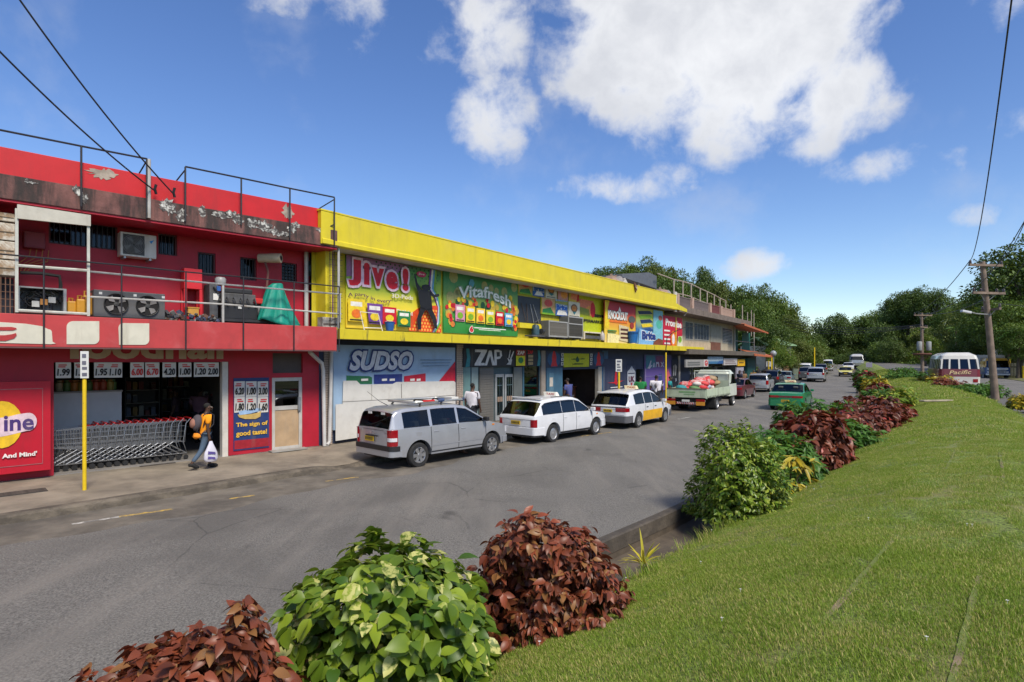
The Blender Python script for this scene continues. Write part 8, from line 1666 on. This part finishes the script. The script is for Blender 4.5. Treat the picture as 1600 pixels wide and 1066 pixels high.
# white specks in the lawn: small flowers and scraps
rg=random.Random(3); fl=MB()
for k in range(5):a=k*1.257; fl.add([(0,0,.03),(.012*math.cos(a-.4),.012*math.sin(a-.4),.034),(.018*math.cos(a),.018*math.sin(a),.035),(.012*math.cos(a+.4),.012*math.sin(a+.4),.034)],[(0,1,2,3)])
fl.tube([(0,0,0),(0,0,.03)],.002,4); flm=fl.mesh('lawn_flower',WHITEP)
for px,py,z in [(843,1012,.7),(978,909,.3),(1260,765,.72),(1272,768,.72),(1283,764,.72),(1357,815,.9),(1511,825,1.0),(1519,826,1.0),(1574,948,1.0),(1128,975,.85),(1157,929,.8),(1112,833,.4),(1095,884,.6),(1448,1006,1.0)]:
    p=gpt(px,py,z); o=link('lawn_flower',flm); o.location=(p.x,p.y,z+.02); o.scale=(.7,.7,.7); tag(o,'tiny white flower standing in the short grass of the lawn','flower','small white flowers in the lawn')
# flat stone lying on the lawn
p=gpt(1463,627,.95); o=MB().obox((0,0,0),(1.5,.28,.07)).build('stone_slab',mat('slab_pale',sc(150,140,120),.9,var=.2,scale=4,bump=.4),bevel=.03); o.location=(p.x,p.y,.97); o.rotation_euler=(0,0,rad(12)); tag(o,'long pale stone slab lying across the lawn beyond the hedge','slab')
# ---------------------------------------------------------------- trees
def crown_mesh(nm,m,seed,n_clump,per,leaf,flat=.7,spread=1.0,umbrella=False):
    """leaf sprays through a crown of unit radius, base at z = 0"""
    r=np.random.default_rng(seed); c=[]
    while len(c)<n_clump:
        v=r.uniform(-1,1,3)
        if np.linalg.norm(v)>1:continue
        if np.linalg.norm(v)<.45 and r.random()<.8:continue
        if umbrella and v[2]<-.1:continue
        c.append(v)
    c=np.array(c); c[:,2]=c[:,2]*flat+flat; rad_=r.uniform(.26,.42,n_clump)*spread; P_,Rm,S_=[],[],[]; V,F=np.array([(0,0,0),(.5,-.3,.06),(1,0,-.12),(.5,.3,.06)]),np.array([(0,1,2,3)])
    k=np.repeat(np.arange(n_clump),per); d=r.normal(size=(len(k),3)); d[:,2]+=.25; d /= np.linalg.norm(d,axis=1)[:,None]; P_=c[k]+d*(rad_[k]*r.uniform(.55,1.08,len(k)))[:,None]*np.array([1,1,.72]); D=d+r.normal(0,.6,d.shape)-np.array([0,0,.35]); U=d*.7+np.array([0,0,.6])+r.normal(0,.35,d.shape); return joined(nm,(V,F),P_,basis(D,U),leaf*r.uniform(.6,1.35,len(k)),m),c
TM=[leaf_mat('tree_leaf_dark',(.032,.068,.010),(.10,.16,.024),None,0,.15,.55,.35),leaf_mat('tree_leaf_mid',(.05,.105,.013),(.15,.22,.03),None,0,.18,.55,.35),leaf_mat('tree_leaf_light',(.06,.13,.012),(.16,.24,.03),(.30,.30,.04),.12,.22,.5,.35),leaf_mat('tree_leaf_olive',(.065,.10,.016),(.16,.19,.035),None,0,.18,.55,.3)]
CROWNS={}
def crown(kind,var):
    key=(kind,var)
    if key not in CROWNS:CROWNS[key]=crown_mesh('crown',TM[kind],100+kind*10+var,[60,60,56,56][kind],170,[.082,.082,.08,.082][kind],[.9,.62,.78,1.05][var%4],umbrella=False)
    return CROWNS[key]
TRUNKS={}
def tree(lab,loc,R_,H,kind,var,grp,rot=0,name='tree',cf=.62):
    """R_: crown radius, H: height to the crown top"""
    t=thing(name,lab,'tree',loc,rot,grp); cm,cc=crown(kind,var); fl=[.9,.62,.78,1.05][var%4]; um=False; ch=2*fl*R_*.95 if um else max(2*fl*R_*.95,H*cf); ch=min(ch,H*1.05); zc=H-ch
    o=link('crown',cm,t); o.location=(0,0,zc); o.scale=(R_,R_,ch/(2*fl))
    b=MB(); rr=random.Random(int(loc[0]*7+loc[1])); r0=.035*H; b.tube([(0,0,-.8),(rr.uniform(-.2,.2),rr.uniform(-.2,.2),max(zc,.5)*.6),(0,0,zc+ch*.35)],[r0,r0*.75,r0*.5],7)
    for k in range(6):
        q=cc[rr.randrange(len(cc))]; b.tube([(0,0,zc+ch*.05*k),(q[0]*R_*.45,q[1]*R_*.45,zc+q[2]*ch/(2*fl)*.6),(q[0]*R_*.9,q[1]*R_*.9,zc+q[2]*ch/(2*fl)*.95)],[r0*.45,r0*.3,r0*.12],5)
    b.build('trunk',BARK,t,smooth=60); return t
def ptree(lab,px,ytop,Y,wpx,kind,var,grp,base=None,rot=0,name='tree',cf=.62):
    """tree standing Y metres off, its top and width read from the photograph"""
    X=(px-800)/FPX*Y; top=CAM_H+(HOR-ytop)/FPX*Y; R_=wpx/2/FPX*Y
    if base is None:base=max(.3,mound_z(X,Y))
    tree(lab,(X,Y,base),R_,max(top-base,2.0),kind,var,grp,rot,name,cf)
g1='trees on the wooded hill behind the shops'; lab1='leafy tree in the wooded hill rising behind the shop roofs'
rg=random.Random(21)
sil=[(905,455),(935,424),(960,418),(985,412),(1008,407),(1030,416),(1050,420),(1075,432),(1105,438),(1130,444),(1150,452),(1172,447),(1190,450),(1212,462),(1228,474),(1242,492),(1256,515)]
KW=['dark green','mid-green','light green','olive green']
for k,(px,yt) in enumerate(sil):kd=rg.choice([0,0,1,3]); ptree('%s leafy tree on the skyline of the hill behind the shops'%KW[kd],px,yt+3,105+rg.uniform(-6,10),rg.uniform(46,66),kd,k%4,g1,rot=rg.uniform(0,6))
ptree('tall round-headed dark tree standing above the wooded hill line',1101,422,108,34,0,2,None,rot=1)
for k in range(44):
    px=rg.uniform(915,1262); yt=np.interp(px,[a for a,_ in sil],[b_ for _,b_ in sil])+rg.uniform(16,70); kd=rg.choice([0,1,1,3]); ptree('%s leafy tree on the lower slope of the hill behind the shops'%KW[kd],px,yt,rg.uniform(84,98),rg.uniform(44,70),kd,rg.randrange(4),g1,rot=rg.uniform(0,6))
for px,yt,Y,w,kd,lab in [(1180,470,82,62,1,'broad mid-green tree behind the orange tin roof'),(1160,492,86,50,0,'dark tree between the grey building and the broad green one'),(1208,505,76,48,0,'dark bushy tree above the pale house'),(1222,545,70,36,2,'bright yellow-green tree hanging over the parked cars'),(1212,530,74,30,2,'light green tree beside the pale house'),(1240,528,80,44,3,'olive tree beside the road before the far bend'),(1258,540,86,36,1,'green tree behind the white van'),(1236,552,74,30,3,'low olive tree behind the street wall')]:ptree(lab,px,yt,Y,w,kd,2 if kd==2 else 0,'street trees beyond the shops',base=.2,rot=px)
g2='trees closing the far end of the road'; lab2='dark leafy tree closing the far end of the road'
ptree('tall spreading dark tree with a layered crown at the end of the road',1301,497,160,54,0,1,None,base=1,rot=.5)
for px,yt,w,kd in [(1262,528,40,0),(1278,540,36,0),(1330,522,40,1),(1345,506,44,0),(1318,532,40,0),(1300,535,40,0),(1285,552,30,1),(1362,500,44,1),(1380,496,44,0)]:ptree('%s leafy tree closing the far end of the road'%KW[kd],px,yt-8,rg.uniform(150,175),w*1.25,kd,rg.choice([0,2,3]),g2,base=1,rot=rg.uniform(0,6))
for px,yt in [(1250,545),(1268,535),(1282,530),(1296,540),(1308,528),(1322,520),(1340,515),(1355,512),(1368,508)]:ptree('broad dark tree massed behind the far bend of the road',px,yt,rg.uniform(178,195),44,rg.choice([0,0,1]),rg.choice([0,2]),g2,base=1,rot=rg.uniform(0,6))
for px,yt in [(1270,556),(1292,560),(1312,556),(1336,552),(1356,548),(1374,545)]:ptree('low dark tree in the wooded bend of the road',px,yt,rg.uniform(138,150),34,rg.choice([0,0,1]),0,g2,base=.8,rot=rg.uniform(0,6))
g3='trees on the slope beyond the service road'; lab3='leafy tree on the green slope beyond the service road'
for px,yt,Y,w,kd in [(1398,478,140,46,0),(1418,466,138,46,0),(1442,461,134,50,0),(1462,464,130,46,0),(1382,518,136,40,0),(1490,488,122,44,1),(1512,478,116,44,1),(1530,470,108,46,3),(1500,500,106,44,3),(1520,508,100,46,1),(1378,545,128,34,1),(1392,540,122,30,0)]:
    ptree('%s leafy tree on the slope beyond the service road'%KW[kd],px,yt-10,Y,w*1.15,kd,rg.choice([0,2,3,0]),g3,base=max(.7,CAM_H+(HOR-yt)/FPX*Y-8),rot=rg.uniform(0,6),cf=.85)
for k,(px,yt,Y) in enumerate([(1404,512,150),(1420,520,140),(1436,508,152),(1452,524,138),(1468,514,146),(1484,530,130),(1500,520,136),(1412,540,126),(1445,545,120),(1474,550,112),(1516,545,104)]):ptree('low bushy %s tree on the open slope behind the transformer pole'%KW[(2,3,2)[k%3]],px,yt,Y,40+6*(k%3),(2,3,2)[k%3],(0,2,3)[k%3],g3,base=.7+1.5*(Y>128),rot=k,cf=.95)
for px,yt,Y,w,kd,lab in [(1588,402,76,104,0,'tall dark tree filling the gap behind the lawn pole and the huge tree'),(1540,452,86,74,1,'rounded green tree behind the top of the lawn pole'),(1606,376,66,132,0,'huge dark tree leaning in at the edge of the sky behind the lawn pole'),(1560,430,72,70,0,'tall dark tree directly behind the lawn pole crossarms'),(1575,470,62,84,1,'big mid-green tree behind the box lorry'),(1532,488,84,56,1,'green tree between the transformer pole and the lawn pole'),(1545,520,74,50,3,'olive tree above the minibus roof'),(1600,505,58,60,1,'leafy tree over the grey picket fence'),(1505,535,84,44,0,'dark bushy tree behind the minibus'),(1582,535,64,50,0,'dark low tree behind the yellow gate post')]:ptree(lab,px,yt,Y,w,kd,0 if kd else 3,g3,base=.7,rot=px)
# palms on the slope
def palm(lab,px,ytop,Y,base,seed):
    X=(px-800)/FPX*Y; top=CAM_H+(HOR-ytop)/FPX*Y; t=thing('palm_tree',lab,'palm',(X,Y,base),0,'palms on the slope'); h=top-base-.6; MB().tube([(0,0,-.5),(.2,.1,h*.5),(.1,0,h)],[.16,.13,.1],7).build('trunk',BARK,t,smooth=60); rr=random.Random(seed)
    for k in range(13):
        a=k*2.4+rr.uniform(-.2,.2); el=rr.uniform(.1,1.0); L=rr.uniform(1.6,2.4); b=MB(); pts=[]
        for i in range(9):u=i/8; pts.append(Vector((.1+math.cos(a)*L*u*math.cos(el*(1-u)),math.sin(a)*L*u*math.cos(el*(1-u)),h+math.sin(el)*L*u*.8-1.1*u*u)))
        b.tube(pts,.02,4,False); sd=Vector((-math.sin(a),math.cos(a),0))
        for i in range(1,9):
            for q in (1,-1):c=pts[i]; d=(sd*q+(pts[i]-pts[i-1]).normalized()*.6-Vector((0,0,.35)))*.42*math.sin(math.pi*min(1,.15+i/9)); b.add([c,c+d*.5+Vector((0,0,.05))+(pts[i]-pts[i-1])*.25,c+d,c+d*.5-(pts[i]-pts[i-1])*.1],[(0,1,2,3)])
        b.build('frond',GRNL,t,fixn=False)
for px,yt,Y,bz_,lab in [(1522,462,96,5,'dark palm in front of the slope trees left of the lawn pole'),(1493,508,100,3,'palm with drooping fronds above the minibus'),(1590,512,58,1,'light green palm above the picket fence'),(1515,528,90,2,'small palm on the slope behind the minibus')]:palm(lab,px,yt,Y,bz_,int(px))
# undergrowth covering the two slopes, one mass each
def undergrowth(lab,n,f,leaf,m,seed):
    r=np.random.default_rng(seed); P_=np.array([f(r) for _ in range(n)]); k=np.repeat(np.arange(n),26); d=r.normal(size=(len(k),3)); d[:,2]=np.abs(d[:,2]); d /= np.linalg.norm(d,axis=1)[:,None]; rr=r.uniform(.5,1.1,n); Q_=P_[k]+d*(rr[k]*r.uniform(.5,1,len(k)))[:,None]*np.array([1,1,.8]); o=link('undergrowth',joined('undergrowth',leaf_tmpl(1,.5,.3,.25,2),Q_,basis(d+r.normal(0,.5,d.shape),np.tile([0,0,1.0],(len(k),1))+r.normal(0,.3,d.shape)),leaf*r.uniform(.6,1.3,len(k)),m)); tag(o,lab,'undergrowth',None,'stuff')
def hillpt(s,t):
    d0=dverge(s)+9.8; H=float(np.interp(s,[-40,10,60,90,130,200],[3,8,10,13,14,8])); return RP(s,d0+34*t,.7+H*(t*t*(3-2*t)))
undergrowth('tangled green and yellowish undergrowth on the slope beyond the service road',900,lambda r:tuple(hillpt(r.uniform(40,190),r.uniform(.0,.9))),.45,TM[3],5)
undergrowth('lighter grassy growth on the open slope beyond the service road',900,lambda r:tuple(hillpt(r.uniform(60,170),r.uniform(.0,.7))),.4,leaf_mat('slope_light',(.09,.13,.02),(.22,.24,.05),(.3,.26,.1),.2,.2,.5,.2),6)
def mpt(r):
    while True:
        a,q=r.uniform(0,2*math.pi),math.sqrt(r.uniform(0,1)); x,y=28+math.cos(a)*q*50,128+math.sin(a)*q*44
        if y<135 and mound_z(x,y)>.5:return (x,y,mound_z(x,y))
undergrowth('dark undergrowth between the trees of the hill behind the shops',900,mpt,.5,TM[0],7)
def roadend(r):s=r.uniform(128,200); d=r.choice([-1,1]); q=RP(s,-11-r.uniform(0,22) if d<0 else 9+r.uniform(0,5),.2); return (q.x,q.y,q.z)
undergrowth('dark bushy growth along both sides of the far bend',420,roadend,.5,TM[1],8)
# low hedge and wall beside the side street beyond the shops
def streetside(r):q=RP(r.uniform(58,125),dkerb(60)-r.uniform(2.5,6),.2); return (q.x,q.y,q.z+r.uniform(0,1.4))
undergrowth('mixed green roadside bushes beyond the row of shops',260,streetside,.35,TM[2],9)

# water gushing from a pipe into the drain beside the red shrub
p=gpt(938,915,-.1); b=MB(); rg=random.Random(4)
for k in range(26):
    a=rg.uniform(-.12,.12); v=rg.uniform(.7,1.3); b.tube([(a*.3*i+.1*v*i*.3-.1,.03*i*a*8,.26+.02*i-.028*i*i*(1.1-.2*v)) for i in range(5)],[.004,.006,.007,.008,.012],4)
o=b.build('water',mat('white_water',(.75,.77,.78),.2,var=.05,spec=.6),smooth=80); o.location=(p.x,p.y,-.22); o['kind']='structure'
